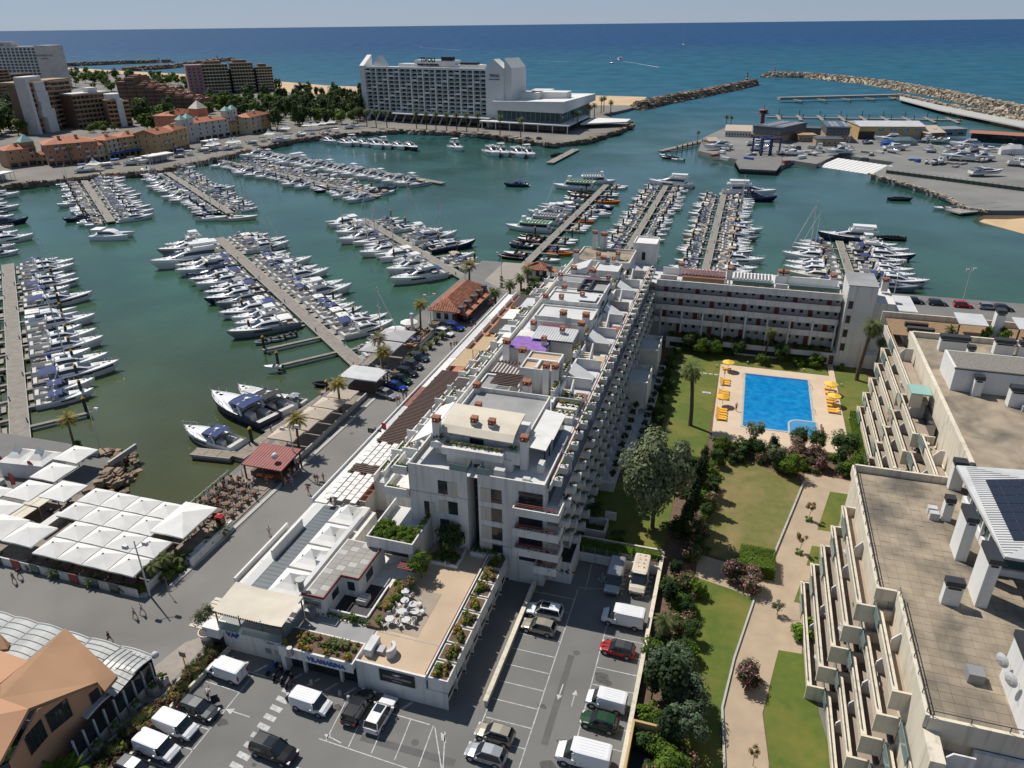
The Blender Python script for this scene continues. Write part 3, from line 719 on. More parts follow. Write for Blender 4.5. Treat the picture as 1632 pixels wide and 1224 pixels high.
for f in range(NF):
 z=y0_+f*fh;link('balcony_slab',bm('balcony_slab',FW-1.5,2.2,.35,'hotel_white'),t,(FW/2+.75,.95,z))
 for i in range(NB):
  x=1.5+(i+.5)*(FW-1.5)/NB;link('balcony_front',bm('balcony_front',(FW-1.5)/NB-.9,.12,.95,'screen_glass' if(i*7+f*3)%5 else 'hotel_white'),t,(x,.05,z+.35))
  link('window',bm('window',(FW-1.5)/NB-1.1,.15,2.,'glass'),t,(x,1.92,z+.36))
for i in range(NB+1):
 big=i%2==0;link('fin',bm('fin',.95 if big else .4,2.6 if big else 2.1,H_-y0_-.2,'hotel_white'),t,(1.5+i*(FW-1.5)/NB,.75 if big else 1.,y0_))
lp('cornice',BX(1.5,FW,-.4,2.,H_-.8,H_+.6),M.hotel_white,t)
k=MB();k.box(FW*.28,FW*.93,4,13,H_,H_+2.6);k.box(FW*.42,FW*.74,3.4,12,H_+2.6,H_+5.2);lp('roof_house',k,M.hotel_white,t)
lp('plant_screen',BX(FW*.64,FW*.73,3,6,H_+4.9,H_+7.4),M.dark,t);lp('plant_screen',BX(FW*.78,FW*.9,4,9,H_+2.6,H_+4),M.dark,t)
k=MB();k.frustum([(7,2),(17,2),(17,10),(7,10)],H_,[(11.9,3),(12.1,3),(12.1,9),(11.9,9)],H_+7.5);lp('roof_pyramid',k,M.hotel_white,t)
tx('TIVOLI',4.2,'dark',t,(FW*.53,3.3,H_+4.),ext=.2,font_bold=.06);tx('MARINA VILAMOURA',1.9,'dark',t,(FW*.53,3.2,H_+1.5),ext=.2,font_bold=.04)
tx('TIVOLI',2.6,'dark',t,(FW+(w-4-FW)*.5,-1.35,H_-4.5),ext=.1,font_bold=.03);tx('MARINA VILAMOURA',.9,'dark',t,(FW+(w-4-FW)*.5,-1.35,H_-6.2),ext=.1)
for i in range(15):
 x=4+i*(w-10)/14;k=MB();k.add([(x-.35,-5.5,0),(x+.35,-5.5,0),(x+.35,.5,6.4),(x-.35,.5,6.4),(x-.35,-4.4,0),(x+.35,-4.4,0),(x+.35,1.8,6.4),(x-.35,1.8,6.4)],[(0,1,2,3),(5,4,7,6),(1,5,6,2),(4,0,3,7),(3,2,6,7),(0,4,5,1)])
 lp('slanted_column',k,M.hotel_white,t)
lp('ground_glazing',BX(1,w-2,2.5,8,0,6.4),M.glass,t)
k=MB();k.box(30,w-12,-8.5,1.,5.9,6.6);lp('entrance_canopy',k,M.hotel_white,t)
A,rz,w=base2((785,205),(892,214));t=thing('convention_hall','modern glass convention hall under a thick white box roof beside the hotel','building',A,R(-1))
D_=80;w-=2
lp('glass_wall',MB().prism([(3,3),(w-2.5,-7),(w-2.5,D_-4),(3,D_-4)],0,12),M.glass_teal,t)
for i in range(14):link('mullion',bm('mullion',.25,.4,12,'metal_grey'),t,(3+i*(w-6)/13,2.8-i*10/13,0))
for i in range(14):link('mullion',bm('mullion',.4,.25,12,'metal_grey'),t,(w-2.4,-6+i*(D_+1)/13,0))
k=MB();k.prism([(0,0),(w,-11),(w+1,D_),(0,D_)],12,18,z1s=[17.5,19,16.8,16.5]);lp('roof_box',k,M.hotel_white,t)
k=MB();k.prism([(-8,-4),(w+5,-16),(w+5,D_*.55),(-8,D_*.55)],4.6,5.3);lp('terrace_slab',k,M.hotel_white,t)
for x_,y_,a_,b_ in((w*.15,14,20,16),(w*.38,22,26,14),(w*.3,40,14,10)):lp('roof_house',BX(x_,x_+a_,y_,y_+b_,16.9,22),M.hotel_white,t)
lp('base_glazing',MB().prism([(0,0),(w+1,-10),(w+1,D_*.5),(0,D_*.5)],0,4.6),M.glass,t)
for i in range(7):link('column',bm('column',.5,.5,4.6,'hotel_white'),t,(-6+i*(w+10)/6,-4-i*1.9,0))
lp('end_terrace',MB().prism([(w+6,12),(w+34,30),(w+34,46),(w+6,48)],2.6,3.4),M.hotel_white,t)
def pagoda(px,py,s,h,label,group='white exhibition tents along the far quay',z=0,wall=False,world=None):
 g=V3(world)if world else G(px,py,z);t=thing('pagoda_tent',label,'tent',g,.3,group);q=s/2
 k=MB();sec=[]
 for f_,z_ in((1,h*.5),(.55,h*.6),(.25,h*.76),(.02,h)):sec.append([(-q*f_,-q*f_,z_),(q*f_,-q*f_,z_),(q*f_,q*f_,z_),(-q*f_,q*f_,z_)])
 k.loft(sec,True);lp('canopy',k,M.canvas_white,t)
 for x_ in(-q,q):
  for y_ in(-q,q):link('pole',bm('pole',.12,.12,h*.5,'rail_white'),t,(x_*.96,y_*.96,0))
 if wall:lp('side_wall',BX(-q+.05,q-.05,-q+.05,-q+.1,0,h*.5-.05).box(q-.1,q-.05,-q+.15,q-.1,0,h*.5-.05),M.canvas_white,t)
 return t
for i,(px,py)in enumerate(((152,272),(336,241),(343,239),(370,236),(376,235),(430,222),(456,213),(489,208),(502,207),(515,205),(528,203))):
 pagoda(px,py,6,6.5,f'white peaked exhibition tent, {ORD[i]} from the left along the far quay')
def marquee(a,b,d,h,label,matn='canvas_white'):
 A,rz,w=base2(a,b);t=thing('marquee',label,'tent',A,rz);lp('roof',MB().prism([(0,0),(w,0),(w,d),(0,d)],h,h+.5),M[matn],t)
 for i in range(5):link('post',bm('post',.15,.15,h,'rail_white'),t,(.2+i*(w-.4)/4,.2,0))
 lp('back_panel',BX(.2,w-.2,d-.4,d-.2,0,h),M.canvas_grey,t)
marquee((240,262),(280,255),7,3.4,'long white flat marquee on the far quay below the golden house');marquee((0,292),(26,286),6,3.4,'white flat-roofed stand at the left edge of the far quay')
marquee((330,235),(352,231),5,3,'small grey-backed stand beside the twin pagoda tents')
# boatyard buildings
def shed(a,b,d,h,wallm,roofm,label,rh=1.2,name='workshop',ribs=0,base=None,wins=6,over=.4,bh=3.):
 A,rz,w=base2(a,b);t=thing(name,label,'building',A,rz)
 if base:lp('lower_wall',BX(.4,w-.4,.6,d-.3,0,bh),M[base],t)
 lp('wall',BX(0,w,0,d,bh if base else 0,h),M[wallm],t)
 k=MB();ym=d/2
 if rh>0:k.add([(-over,-over,h+.01),(w+over,-over,h+.01),(w+over,d+over,h+.01),(-over,d+over,h+.01),(-over,ym,h+rh),(w+over,ym,h+rh)],[(0,1,5,4),(2,3,4,5),(1,2,5),(3,0,4),(3,2,1,0)])
 else:k.box(-over,w+over,-over,d+over,h+.01,h+.35)
 lp('roof',k,M[roofm],t)
 for i in range(ribs):link('roof_panel',bm('roof_panel',w/ribs*.8,d*.8,.15,'metal_grey' if i%3 else 'solar'),t,((i+.5)*w/ribs,d/2,h+.37))
 for i in range(wins):link('window',winmesh('window',w/wins*.45,1.3,'glass','rail_white'),t,((i+.5)*w/wins,-.02,(bh if base else 0)+1.))
 return t
c6=lambda x,y:(1130+x/3.251,120+y/3.251)
shed(c6(82,318),c6(215,322),16,3.6,'plaster_white','canvas_tan','low office with a tan hipped roof left of the slate boatyard building',2.6,wins=9)
shed(c6(0,368),c6(45,366),8,2.8,'plaster_tan','canvas_tan','small brown hut with a tan roof by the boatyard jetty',1.6,wins=2)
shed(c6(222,338),c6(365,352),34,8.2,'metal_slate','metal_slate','dark slate clad boatyard building with roof panels, the larger of two',0,ribs=6,base='plaster_tan',bh=4)
shed(c6(462,345),c6(552,345),9,3.6,'plaster_tan','plaster_tan','small tan flat-roofed block between the two slate buildings',0,wins=4)
shed(c6(552,366),c6(690,368),10,3.6,'plaster_tan','metal_slate','low tan office in front of the smaller slate building',0,wins=5)
shed(c6(600,345),c6(720,348),30,8,'metal_slate','metal_slate','smaller slate clad boatyard building with solar panels',0,ribs=5,base='plaster_tan',bh=4,wins=3)
shed(c6(470,305),c6(600,310),10,3.6,'metal_slate','metal_slate','dark low link building behind the small tan block',0,wins=3)
t=shed(c6(770,332),c6(1108,334),26,7.4,'plaster_yellow','metal_white','long ochre boat shed under a white metal roof',1.8,wins=0)
w=base2(c6(770,332),c6(1108,334))[2]
for i in range(4):link('window',winmesh('window',4.2,2.,'screen_glass','rail_white'),t,(w*(.33+.19*i),-.03,4.6))
link('door',bm('door',9,.3,4.5,'dark'),t,(w*.12,-.02,0));lp('lower_band',BX(w*.25,w,-.08,0,0,3.),M.metal_grey,t)
shed(c6(1110,338),c6(1215,335),20,4.2,'plaster_brown','canvas_tan','brown shed with a tan pitched roof right of the ochre boat shed',3.,wins=2)
shed(c6(1215,318),c6(1330,315),12,4.,'metal_grey','metal_grey','plain grey store behind the boatyard sheds',0,wins=2)
shed(c6(1350,345),c6(1760,372),12,5.,'glass','roof_tile_old','long low showroom with a brown roof at the right edge of the yard',.9,wins=0,over=1.5)
g=G(*c6(275,250));t=thing('control_tower','red harbour control tower behind the slate boatyard building','tower',g)
k=MB();k.cyl(g.x,g.y,0,6.4,1.5,8,1.2);part('shaft',k,M.red_roof,t);k=MB();k.cyl(g.x,g.y,6.4,6.9,3.8,8);part('gallery',k,M.red_roof,t)
k=MB();k.cyl(g.x,g.y,6.9,8.9,2.5,8,2.9);part('cab',k,M.glass,t);k=MB();k.cyl(g.x,g.y,8.9,9.4,3.2,8,2.6);k.cyl(g.x,g.y,9.4,12,.2,6);part('roof',k,M.red_roof,t)
pts=xy((1172,258),(1182,252),(1246,250),(1246,262),(1237,273),(1179,270),z=0)
t=thing('lifting_pier','dark steel-piled lifting pier jutting from the boatyard','pier',(*pts[0],0));k=MB().prism(pts,-.6,.35);part('deck',k,M.asphalt,t)
k=MB().prism([(x,y)for x,y in pts],-3.5,-.6);part('piled_wall',k,M.pile,t)
for i in range(len(pts)):
 a_,b_=V3(pts[i]),V3(pts[(i+1)%len(pts)]);nn=int((b_-a_).length/1.8)
 for j in range(nn):p=a_.lerp(b_,j/nn);link('fender_pile',bm('fender_pile',.45,.45,2.8,'pile'),t,(p.x-pts[0][0],p.y-pts[0][1],-2.9))
k=MB();a_=[G(*p,-.0)for p in((1335,252),(1424,265))];b_=[G(*p,-2.15)for p in((1302,266),(1387,279))]
for j in range(12):
 f0,f1=j/12+.006,(j+1)/12-.006
 kk=MB().slab(b_[0].lerp(b_[1],f0)+V3((0,0,.1)),b_[0].lerp(b_[1],f1)+V3((0,0,.1)),a_[0].lerp(a_[1],f1)+V3((0,0,.12)),a_[0].lerp(a_[1],f0)+V3((0,0,.12)),.3)
 o=part('slipway_slab',kk,M.wall_bright);o['kind']='structure'
k=MB().slab(G(1546,354,-2.25),G(1660,386,-2.25),G(1680,344,.06),G(1568,343,.06),1.2);struct('sand_ramp',k,M.sand)
A,rz,w=base2((1412,277),(1632,306));t=thing('yard_fence','dark mesh fence along the stone bank of the boatyard','fence',A,rz)
lp('mesh_panel',BX(0,w,-.04,.04,.2,1.7),M.mesh_green,t)
for i in range(24):link('post',bm('post',.12,.12,2.4,'rail'),t,(i*w/23,-.1,0))
def outer_pier(a,b,wd,fingers,flen,label,z=-1.2,h=.8,side=-1,both=False,matn='concrete'):
 A,rz,w=base2(a,b);A.z=0;t=thing('outer_jetty',label,'jetty',A,rz);lp('deck',BX(0,w,0,wd,z,z+h),M[matn],t)
 for i in range(fingers):
  x=(i+.5)*w/fingers
  for s in((1,-1)if both else(side,)):
   L_=flen*(1 if s<0 else .9);o=lp('finger',BX(x,x+2.4,(wd if s>0 else -L_),(wd+L_ if s>0 else 0),z+.05,z+.5),M.pontoon_top,t)
   link('pile',MB_pile,t,(x+2.3,s*L_*.8+(wd if s>0 else 0),-2.6))
MB_pile=MB().cyl(0,0,0,5.4,.24,8).mesh('pile',M.pile)
outer_pier((1243,160),(1432,155),6,5,17,'raised concrete jetty with five finger berths inside the long breakwater',.2,2.2)
outer_pier((1222,184),(1535,189),3,9,16,'long floating pontoon with finger berths between the yard and the raised jetty',-1.6,.6,both=True)
# trees of the far shore
zone=[]
def wood(poly_px,n,keys,label,group,smin=.8,smax=1.25,seed=1):
 r=random.Random(seed);P_=[G(*p)for p in poly_px];k=0
 xs=[p[0]for p in poly_px];ys=[p[1]for p in poly_px]
 while k<n:
  px,py=r.uniform(min(xs),max(xs)),r.uniform(min(ys),max(ys));ins=False
  for i in range(len(poly_px)):
   (x1,y1),(x2,y2)=poly_px[i],poly_px[(i+1)%len(poly_px)]
   if(y1>py)!=(y2>py)and px<(x2-x1)*(py-y1)/(y2-y1)+x1:ins=not ins
  if not ins:continue
  k+=1;g=G(px,py);s=r.uniform(smin,smax);key=r.choice(keys);ad={'far_a':'rounded green','far_b':'dark round','far_c':'tall dark','far_d':'low bright green'}[key]
  plant(key,g.x,g.y,0,s,'far_tree',f'{ad} {label}','tree',f'{ad} {group}',sz=s*r.uniform(.85,1.15))
wood([(445,150),(480,148),(590,160),(590,190),(560,198),(500,198),(470,205),(430,210),(425,170)],128,['far_a','far_b','far_c','far_c','far_d'],'tree in the park between the pink-walled and marina hotels','park trees left of the marina hotel',.8,1.2,3)
wood([(330,165),(430,160),(430,200),(395,190),(330,185)],34,['far_a','far_b','far_b','far_d'],'tree at the foot of the pink-walled hotel','trees below the pink-walled hotel',.9,1.4,4)
wood([(212,185),(275,185),(285,215),(240,212),(216,200)],22,['far_b','far_c','far_a'],'tree below the brown terraced complex','trees below the terraced complex',.9,1.3,5)
wood([(-30,185),(40,175),(45,215),(-30,225)],24,['far_b','far_a','far_c'],'tree left of the white fin tower','trees at the left edge',1.1,1.5,6)
wood([(140,205),(180,205),(185,214),(145,216)],9,['far_d','far_a'],'tree at the foot of the tan apartment block','garden trees of the apartments',.6,.8,7)
wood([(104,113),(300,128),(308,152),(200,150),(110,135)],82,['far_d','far_a','far_b'],'tree in the dunes behind the apartment towers','dune trees',.8,1.3,8)
for i,(px,py)in enumerate(((570,200),(585,202),(600,204),(617,204),(664,205),(680,206),(695,207),(712,208),(728,208),(744,209),(762,209),(797,215),(830,219),(925,190),(940,195),(947,192),(958,180),(962,178),(973,186),(913,205),(920,207))):
 g=G(px,py);plant('palm_far',g.x,g.y,0,1.35,'palm_tree',f'slender palm, {ORD[i]} from the left along the hotel quay','palm','palms along the hotel quay')
for px,py,l in((1157,205,'left'),(1164,206,'right')):
 g=G(px,py);plant('palm_far',g.x,g.y,0,1.,'palm_tree',f'{l} palm of the pair behind the tan roofed boatyard office','palm')
g=G(1111,228);plant('palm_far',g.x,g.y,0,.8,'palm_tree','lone palm on the boatyard jetty head','palm')
for px,py,l in((42,262,'left'),(60,262,'middle'),(116,262,'right')):
 g=G(px,py);plant('palm_far',g.x,g.y,0,1.1,'palm_tree',f'{l} palm of the three in front of the orange waterfront houses','palm')
# boats (bow towards local +x, origin at the stern on the waterline)
def hull_secs(L,B,F,fine=2.4,mid=.45,rake=.09,keel=.45,n=13,aft=.94):
 out=[]
 for i in range(n):
  t=i/(n-1);wd=B/2*(1-max(0,(t-mid)/(1-mid))**fine)*(aft+(1-aft)*min(1,t*3));wd=max(wd,.02)
  zs=F*(1+.32*t*t);xw=L*(t-rake*t**5);ww=wd*(.86-.30*t**3)
  out.append((L*t,wd,zs,xw,ww,-keel*(1-t**4)))
 return out
def yacht(name,L,B,F,style,hullm='gel_white',stripe=None,seed=0,canopy='canopy_navy',arch=True):
 root=thing(name,name.replace('_',' '),'boat');S=hull_secs(L,B,F,fine=2.4 if style!='sail' else 1.9,mid=.42 if style!='sail' else .35,aft=.94 if style!='sail' else .72)
 mb=MB();secs=[[(x,-w,z),(x*.996,-w*1.02,z*.72),(xw,-ww,.02),(xw*.98,0,k),(xw,ww,.02),(x*.996,w*1.02,z*.72),(x,w,z)]for x,w,z,xw,ww,k in S]
 mb.loft(secs);mb.add(secs[0],[(0,1,2,3,4,5,6)]);lp('hull',mb,M[hullm],root,smooth=False)
 if stripe:
  for q in(1,-1):mb=MB();mb.loft([[(x*.997,q*(w*1.025+.015),z*.86),(x*.997,q*(w*1.03+.015),z*.66)]for x,w,z,xw,ww,k in S[:-1]]);lp('hull_stripe',mb,M[stripe],root)
 at=lambda t:S[min(len(S)-1,max(0,int(round(t*(len(S)-1)))))]
 tc={'sport':.32,'canopy':.36,'fly':.26,'open':.5,'sail':.28,'big':.2,'rib':.9,'tour':.12}[style]
 ic=int(round(tc*(len(S)-1)))
 mb=MB();mb.loft([[(x,-w,z),(x,-w*.5,z+.10),(x,0,z+.16),(x,w*.5,z+.10),(x,w,z)]for x,w,z,*_ in S[ic:]]);lp('deck',mb,M['gel_white' if style!='rib' else 'gel_black'],root)
 x0=S[ic][0];zc=F*.45
 mb=MB();mb.sheet([(.05,-S[0][1]+.05),(x0,-S[ic][1]+.05),(x0,S[ic][1]-.05),(.05,S[0][1]-.05)],zc);mb.quad((x0,-S[ic][1],zc),(x0,-S[ic][1],S[ic][2]),(x0,S[ic][1],S[ic][2]),(x0,S[ic][1],zc));lp('cockpit_floor',mb,M.teak,root)
 def coach(name_,st,top,mats,glass=True,parent=root,gm='boat_glass',g0=1,g1=2,inset=(1,.95,.82,.6)):
  sc=[]
  for x,w,zb,zt in st:
   h=zt-zb;sc.append([(x,-w*inset[0],zb),(x,-w*inset[1],zb+h*.3),(x,-w*inset[2],zb+h*.82),(x,-w*inset[3],zt),(x,w*inset[3],zt),(x,w*inset[2],zb+h*.82),(x,w*inset[1],zb+h*.3),(x,w*inset[0],zb)])
  m_=MB();m_.loft(sc);m_.add(sc[0],[tuple(range(8))]);m_.add(sc[-1],[tuple(range(7,-1,-1))]);o=lp(name_,m_,M[mats],parent)
  if glass:
   a_,b_=top
   for q in(1,-1):
    m_=MB();m_.loft([[(x,q*(w*inset[1]+.02),zb+(zt-zb)*.34),(x,q*(w*inset[2]+.03),zb+(zt-zb)*.80)]for x,w,zb,zt in st[a_:b_]]);lp('side_window',m_,M[gm],o)
  return o
 r=random.Random(seed)
 D=lambda t:at(t)[2];W=lambda t:at(t)[1]
 if style in('sport','canopy','fly','big'):
  zd=D(.5);tb=.30 if style!='big' else .18;hc={'sport':1.25,'canopy':.55,'fly':1.45,'big':1.9}[style]
  xa,xf=L*tb,L*(.60 if style!='big' else .66);xe=L*(.76 if style!='big' else .82)
  if style=='canopy':
   st=[(xa+L*.12,W(.45)*.86,zd,zd+.35),(xf-L*.08,W(.5)*.8,zd,zd+.42),(xf,W(.58)*.72,zd,zd+.45),(xe,W(.76)*.45,zd+.1,zd+.22)]
   coach('cabin',st,(0,3),'gel_white',False)
   m_=MB();q=zd+.4;a=xf-L*.02;m_.loft([[(a-L*.16,-W(.4)*.9,q-.1),(a,-W(.5)*.55,q),(a,W(.5)*.55,q),(a-L*.16,W(.4)*.9,q-.1)],[(a-L*.19,-W(.4)*.82,q+.6),(a-L*.09,-W(.5)*.45,q+.8),(a-L*.09,W(.5)*.45,q+.8),(a-L*.19,W(.4)*.82,q+.6)]]);lp('windscreen',m_,M.boat_glass,root)
  else:
   top=zd+hc
   st=[(xa,W(.3)*.80,zd-.2,top*.98),(xa+(xf-xa)*.35,W(.42)*.82,zd-.15,top+.1),(xa+(xf-xa)*.75,W(.5)*.78,zd-.1,top),(xf+L*.02,W(.6)*.74,zd,zd+hc*.52),(xe,W(.76)*.5,zd+.12,zd+.25)]
   c_=coach('cabin',st,(0,4),'gel_white')
   m_=MB();(xb,wb,zb,zt),(xg,wg,zb2,zt2)=st[2],st[3];(xh,wh,_,zh)=st[4]
   f_=.55;m_.add([(xb+.03,-wb*.56,zt+.03),(xb+.03,wb*.56,zt+.03),(xg,wg*.6,zt2+.04),(xg,-wg*.6,zt2+.04),(xg+(xh-xg)*.35,wg*.5,zt2+(zh-zt2)*.35+.04),(xg+(xh-xg)*.35,-wg*.5,zt2+(zh-zt2)*.35+.04)],[(0,1,2,3),(3,2,4,5)]);lp('windscreen',m_,M.boat_glass,root)
   if style=='sport':
    m_=MB();m_.box(xa+(xf-xa)*.28,xa+(xf-xa)*.62,-W(.4)*.36,W(.4)*.36,top+.05,top+.13);lp('sunroof',m_,M.boat_glass,root)
   if style in('fly','big'):
    z=top+.08;x1,x2=xa-L*.10,xa+(xf-xa)*.72
    m_=MB();w_=W(.4)*.74;m_.prism([(x1,-w_),(x2-.8,-w_),(x2,-w_*.6),(x2,w_*.6),(x2-.8,w_),(x1,w_)],z,z+.14)
    for s in(1,-1):m_.box(x1,x2-.8,s*w_-.05,s*w_+.05,z+.1,z+.7)
    m_.box(x2-.1,x2,-w_*.6,w_*.6,z+.1,z+.75);fb=lp('flybridge',m_,M.gel_white,root)
    m_=MB();m_.box(x1+.4,x1+1.6,-w_+.15,w_-.15,z+.15,z+.5);m_.box(x2-2.,x2-1.2,-w_*.5,w_*.4,z+.15,z+.85);lp('seat',m_,M.cushion,fb)
    if style=='big' or seed%2:
     m_=MB();m_.prism([(x1+1,-w_),(x2-1,-w_*.8),(x2-1,w_*.8),(x1+1,w_)],z+1.75,z+1.87)
     for s in(1,-1):m_.tube([(x1+1,s*w_*.95,z+.6),(x1+1.3,s*w_*.9,z+1.8)],.06,4);m_.tube([(x2-.9,s*w_*.7,z+.6),(x2-1.3,s*w_*.7,z+1.8)],.06,4)
     lp('hard_top',m_,M.gel_white,fb)
  if style in('sport','canopy'):
   x1=xa+L*(.02 if style=='canopy' else -.02);w_=W(.3)*.92;zt=D(.3)+(1.15 if style=='canopy' else 1.55)
   if arch:
    m_=MB();m_.tube([(x1-.5,-w_,D(.3)-.1),(x1+.35,-w_*.88,zt),(x1+.45,0,zt+.12),(x1+.35,w_*.88,zt),(x1-.5,w_,D(.3)-.1)],.13,5);lp('radar_arch',m_,M.gel_white,root)
    m_=MB();m_.cyl(x1+.42,0,zt+.1,zt+.35,.28,8);lp('radar_dome',m_,M.gel_white,root)
  if canopy:
   x1,x2=(xa-L*.06,xa+L*.18)if style=='canopy' else(L*.10,xa+.2)
   z=D(.3)+(1.2 if style=='canopy' else 1.25);w_=W(.3)*.86;m_=MB();sc=[]
   for j in range(4):x=x1+(x2-x1)*j/3;b_=.12*sin(pi*j/3);sc.append([(x,-w_,z-.14+b_),(x,-w_*.6,z+.02+b_),(x,w_*.6,z+.02+b_),(x,w_,z-.14+b_)])
   m_.loft(sc);m_.loft([[(a,b,c-.05)for a,b,c in q_]for q_ in sc]);lp('canopy',m_,M[canopy],root)
   if style=='sport':m_=MB();[m_.tube([(x1+.1,s*w_*.95,zc),(x1+.1,s*w_*.95,z-.14)],.04,4)for s in(1,-1)];lp('canopy_frame',m_,M.chrome,root)
  m_=MB();w_=W(.1)*.8;m_.box(.25,.95,-w_,w_,zc,zc+.55);m_.box(x0*.45,x0*.9,-w_,-w_*.45,zc,zc+.5);m_.box(x0*.55,x0*.85,w_*.3,w_*.9,zc,zc+.9);lp('seat',m_,M.cushion,root)
  if style!='fly' and seed%2==0:
   m_=MB();m_.box(L*.66,L*.66+1.7,-.8,.8,D(.66)+.17,D(.66)+.30);lp('sun_pad',m_,M.cushion,root)
  m_=MB()
  for j in(0,1):m_.box(L*(.80+.07*j),L*(.80+.07*j)+.4,-.2,.2,D(.8)+.14,D(.8)+.22)
  lp('deck_hatch',m_,M.boat_glass,root)
  m_=MB();m_.box(-.95,.03,-W(0)*.9,W(0)*.9,.28,.40);lp('swim_platform',m_,M.teak,root)
  m_=MB();pts=[(at(t)[0],at(t)[1]*.96,at(t)[2]+.62)for t in(.55,.67,.83,.92)];nose=(L*1.02,0,D(1)+.7)
  m_.tube(pts+[nose],.035,4);m_.tube([(x,-y,z)for x,y,z in pts]+[nose],.035,4)
  for x,y,z in pts:m_.box(x-.02,x+.02,y-.02,y+.02,z-.6,z);m_.box(x-.02,x+.02,-y-.02,-y+.02,z-.6,z)
  lp('bow_rail',m_,M.chrome,root)
  if L>10:
   for s in(1,-1):m_=MB();m_.loft([[(at(t)[0],s*(at(t)[1]*1.015+.03),at(t)[2]*.80),(at(t)[0],s*(at(t)[1]*1.+.03),at(t)[2]*.56)]for t in(.42,.5,.58,.66)]);lp('hull_window',m_,M.boat_glass,root)
 elif style=='open':
  zd=D(.5);coach('foredeck',[(L*.5,W(.5)*.75,zd-.05,zd+.22),(L*.66,W(.66)*.62,zd,zd+.2),(L*.85,W(.84)*.3,zd+.05,zd+.12)],(0,2),'gel_white',False)
  m_=MB();m_.loft([[(L*.40,-W(.42)*.85,zd),(L*.52,-W(.5)*.5,zd+.1),(L*.52,W(.5)*.5,zd+.1),(L*.40,W(.42)*.85,zd)],[(L*.37,-W(.42)*.75,zd+.42),(L*.46,-W(.5)*.4,zd+.6),(L*.46,W(.5)*.4,zd+.6),(L*.37,W(.42)*.75,zd+.42)]]);lp('windscreen',m_,M.boat_glass,root)
  if canopy:
   m_=MB();a_,b_=(L*.05,L*.45);w_=W(.3)*.95;z=D(.3)
   sc=[[(x,-w_,z+.02),(x,-w_*.6,z+hh),(x,w_*.6,z+hh),(x,w_,z+.02)]for x,hh in((a_,.18),(L*.2,.4),(L*.38,.75),(b_,.55))];m_.loft(sc);lp('cover',m_,M[canopy],root)
  else:
   m_=MB();m_.box(.3,.9,-W(.1)*.8,W(.1)*.8,zc,zc+.45);m_.box(L*.25,L*.33,-W(.3)*.6,-W(.3)*.15,zc,zc+.8);m_.box(L*.25,L*.33,W(.3)*.15,W(.3)*.6,zc,zc+.8);lp('seat',m_,M.cushion,root)
  m_=MB();m_.box(-.55,-.1,-.25,.25,-.1,.95);m_.box(-.6,0,-.3,.3,.75,1.2);lp('outboard_motor',m_,M.gel_black,root)
 elif style=='sail':
  zd=D(.5);coach('coachroof',[(L*.30,W(.3)*.62,zd-.1,zd+.42),(L*.45,W(.45)*.62,zd,zd+.42),(L*.62,W(.6)*.5,zd,zd+.32),(L*.72,W(.7)*.35,zd+.05,zd+.16)],(0,3),'gel_white')
  xm=L*.56;H=L*1.28;m_=MB();m_.tube([(xm,0,zd),(xm,0,H)],.13,6,r2=.09);ms=lp('mast',m_,M.metal_white,root)
  m_=MB();[m_.box(xm-.03,xm+.03,-B*.3,B*.3,z-.03,z+.03)for z in(H*.4,H*.68)];lp('spreader',m_,M.metal_white,ms)
  m_=MB();[m_.tube([(a,b,zd+.1),(xm,0,H*.98)],.018,3)for a,b in((L*.99,0),(.1,0),(xm-.2,B*.46),(xm-.2,-B*.46))];lp('stay',m_,M.metal_grey,ms)
  m_=MB();m_.tube([(L*.97,0,zd+.9),(xm+.15,0,H*.93)],.07,5);lp('furled_jib',m_,M.canvas_white,ms)
  m_=MB();m_.tube([(xm,0,zd+1.25),(L*.22,0,zd+1.35)],.06,5);bo=lp('boom',m_,M.metal_white,root)
  m_=MB();m_.tube([(xm-.1,0,zd+1.55),(L*.4,0,zd+1.55),(L*.24,0,zd+1.5)],.2,6,r2=.12);lp('sail_cover',m_,M[canopy or 'canvas_white'],bo)
  m_=MB();w_=W(.3)*.6;m_.loft([[(L*.27,-w_,zd+.35),(L*.27,-w_*.8,zd+1.),(L*.27,w_*.8,zd+1.),(L*.27,w_,zd+.35)],[(L*.35,-w_,zd+.3),(L*.34,-w_*.7,zd+.85),(L*.34,w_*.7,zd+.85),(L*.35,w_,zd+.3)]]);lp('spray_hood',m_,M[canopy or 'canopy_grey'],root)
  m_=MB();m_.box(.5,L*.26,-W(.2)*.8,-W(.2)*.4,zc,zc+.45);m_.box(.5,L*.26,W(.2)*.4,W(.2)*.8,zc,zc+.45);m_.cyl(L*.12,0,zc,zc+1,.45,8,.45);lp('seat',m_,M.teak,root)
 elif style=='rib':
  m_=MB();
  for s in(1,-1):m_.tube([(0,s*B*.42,F*.8)]+[(at(t)[0],s*at(t)[1]*.96,at(t)[2]+.02)for t in(.25,.5,.66,.83,.92)]+[(L*.985,0,D(1)+.05)],.24,7)
  lp('inflated_tube',m_,M[hullm],root);m_=MB()
  for j in range(max(1,int(L*.5))):x=L*.2+j*1.1;m_.box(x,x+.55,-.55,-.1,F*.6,F+.75);m_.box(x,x+.55,.1,.55,F*.6,F+.75)
  lp('seat',m_,M.gel_black,root);m_=MB();m_.box(-.55,-.05,-.45,-.1,0,1.2);m_.box(-.55,-.05,.1,.45,0,1.2);lp('outboard_motor',m_,M.gel_black,root)
  if canopy:m_=MB();m_.box(L*.15,L*.6,-B*.35,B*.35,F+1.5,F+1.6);[m_.box(x-.03,x+.03,y-.03,y+.03,F,F+1.5)for x in(L*.17,L*.58)for y in(-B*.33,B*.33)];lp('canopy',m_,M[canopy],root)
 elif style=='tour':
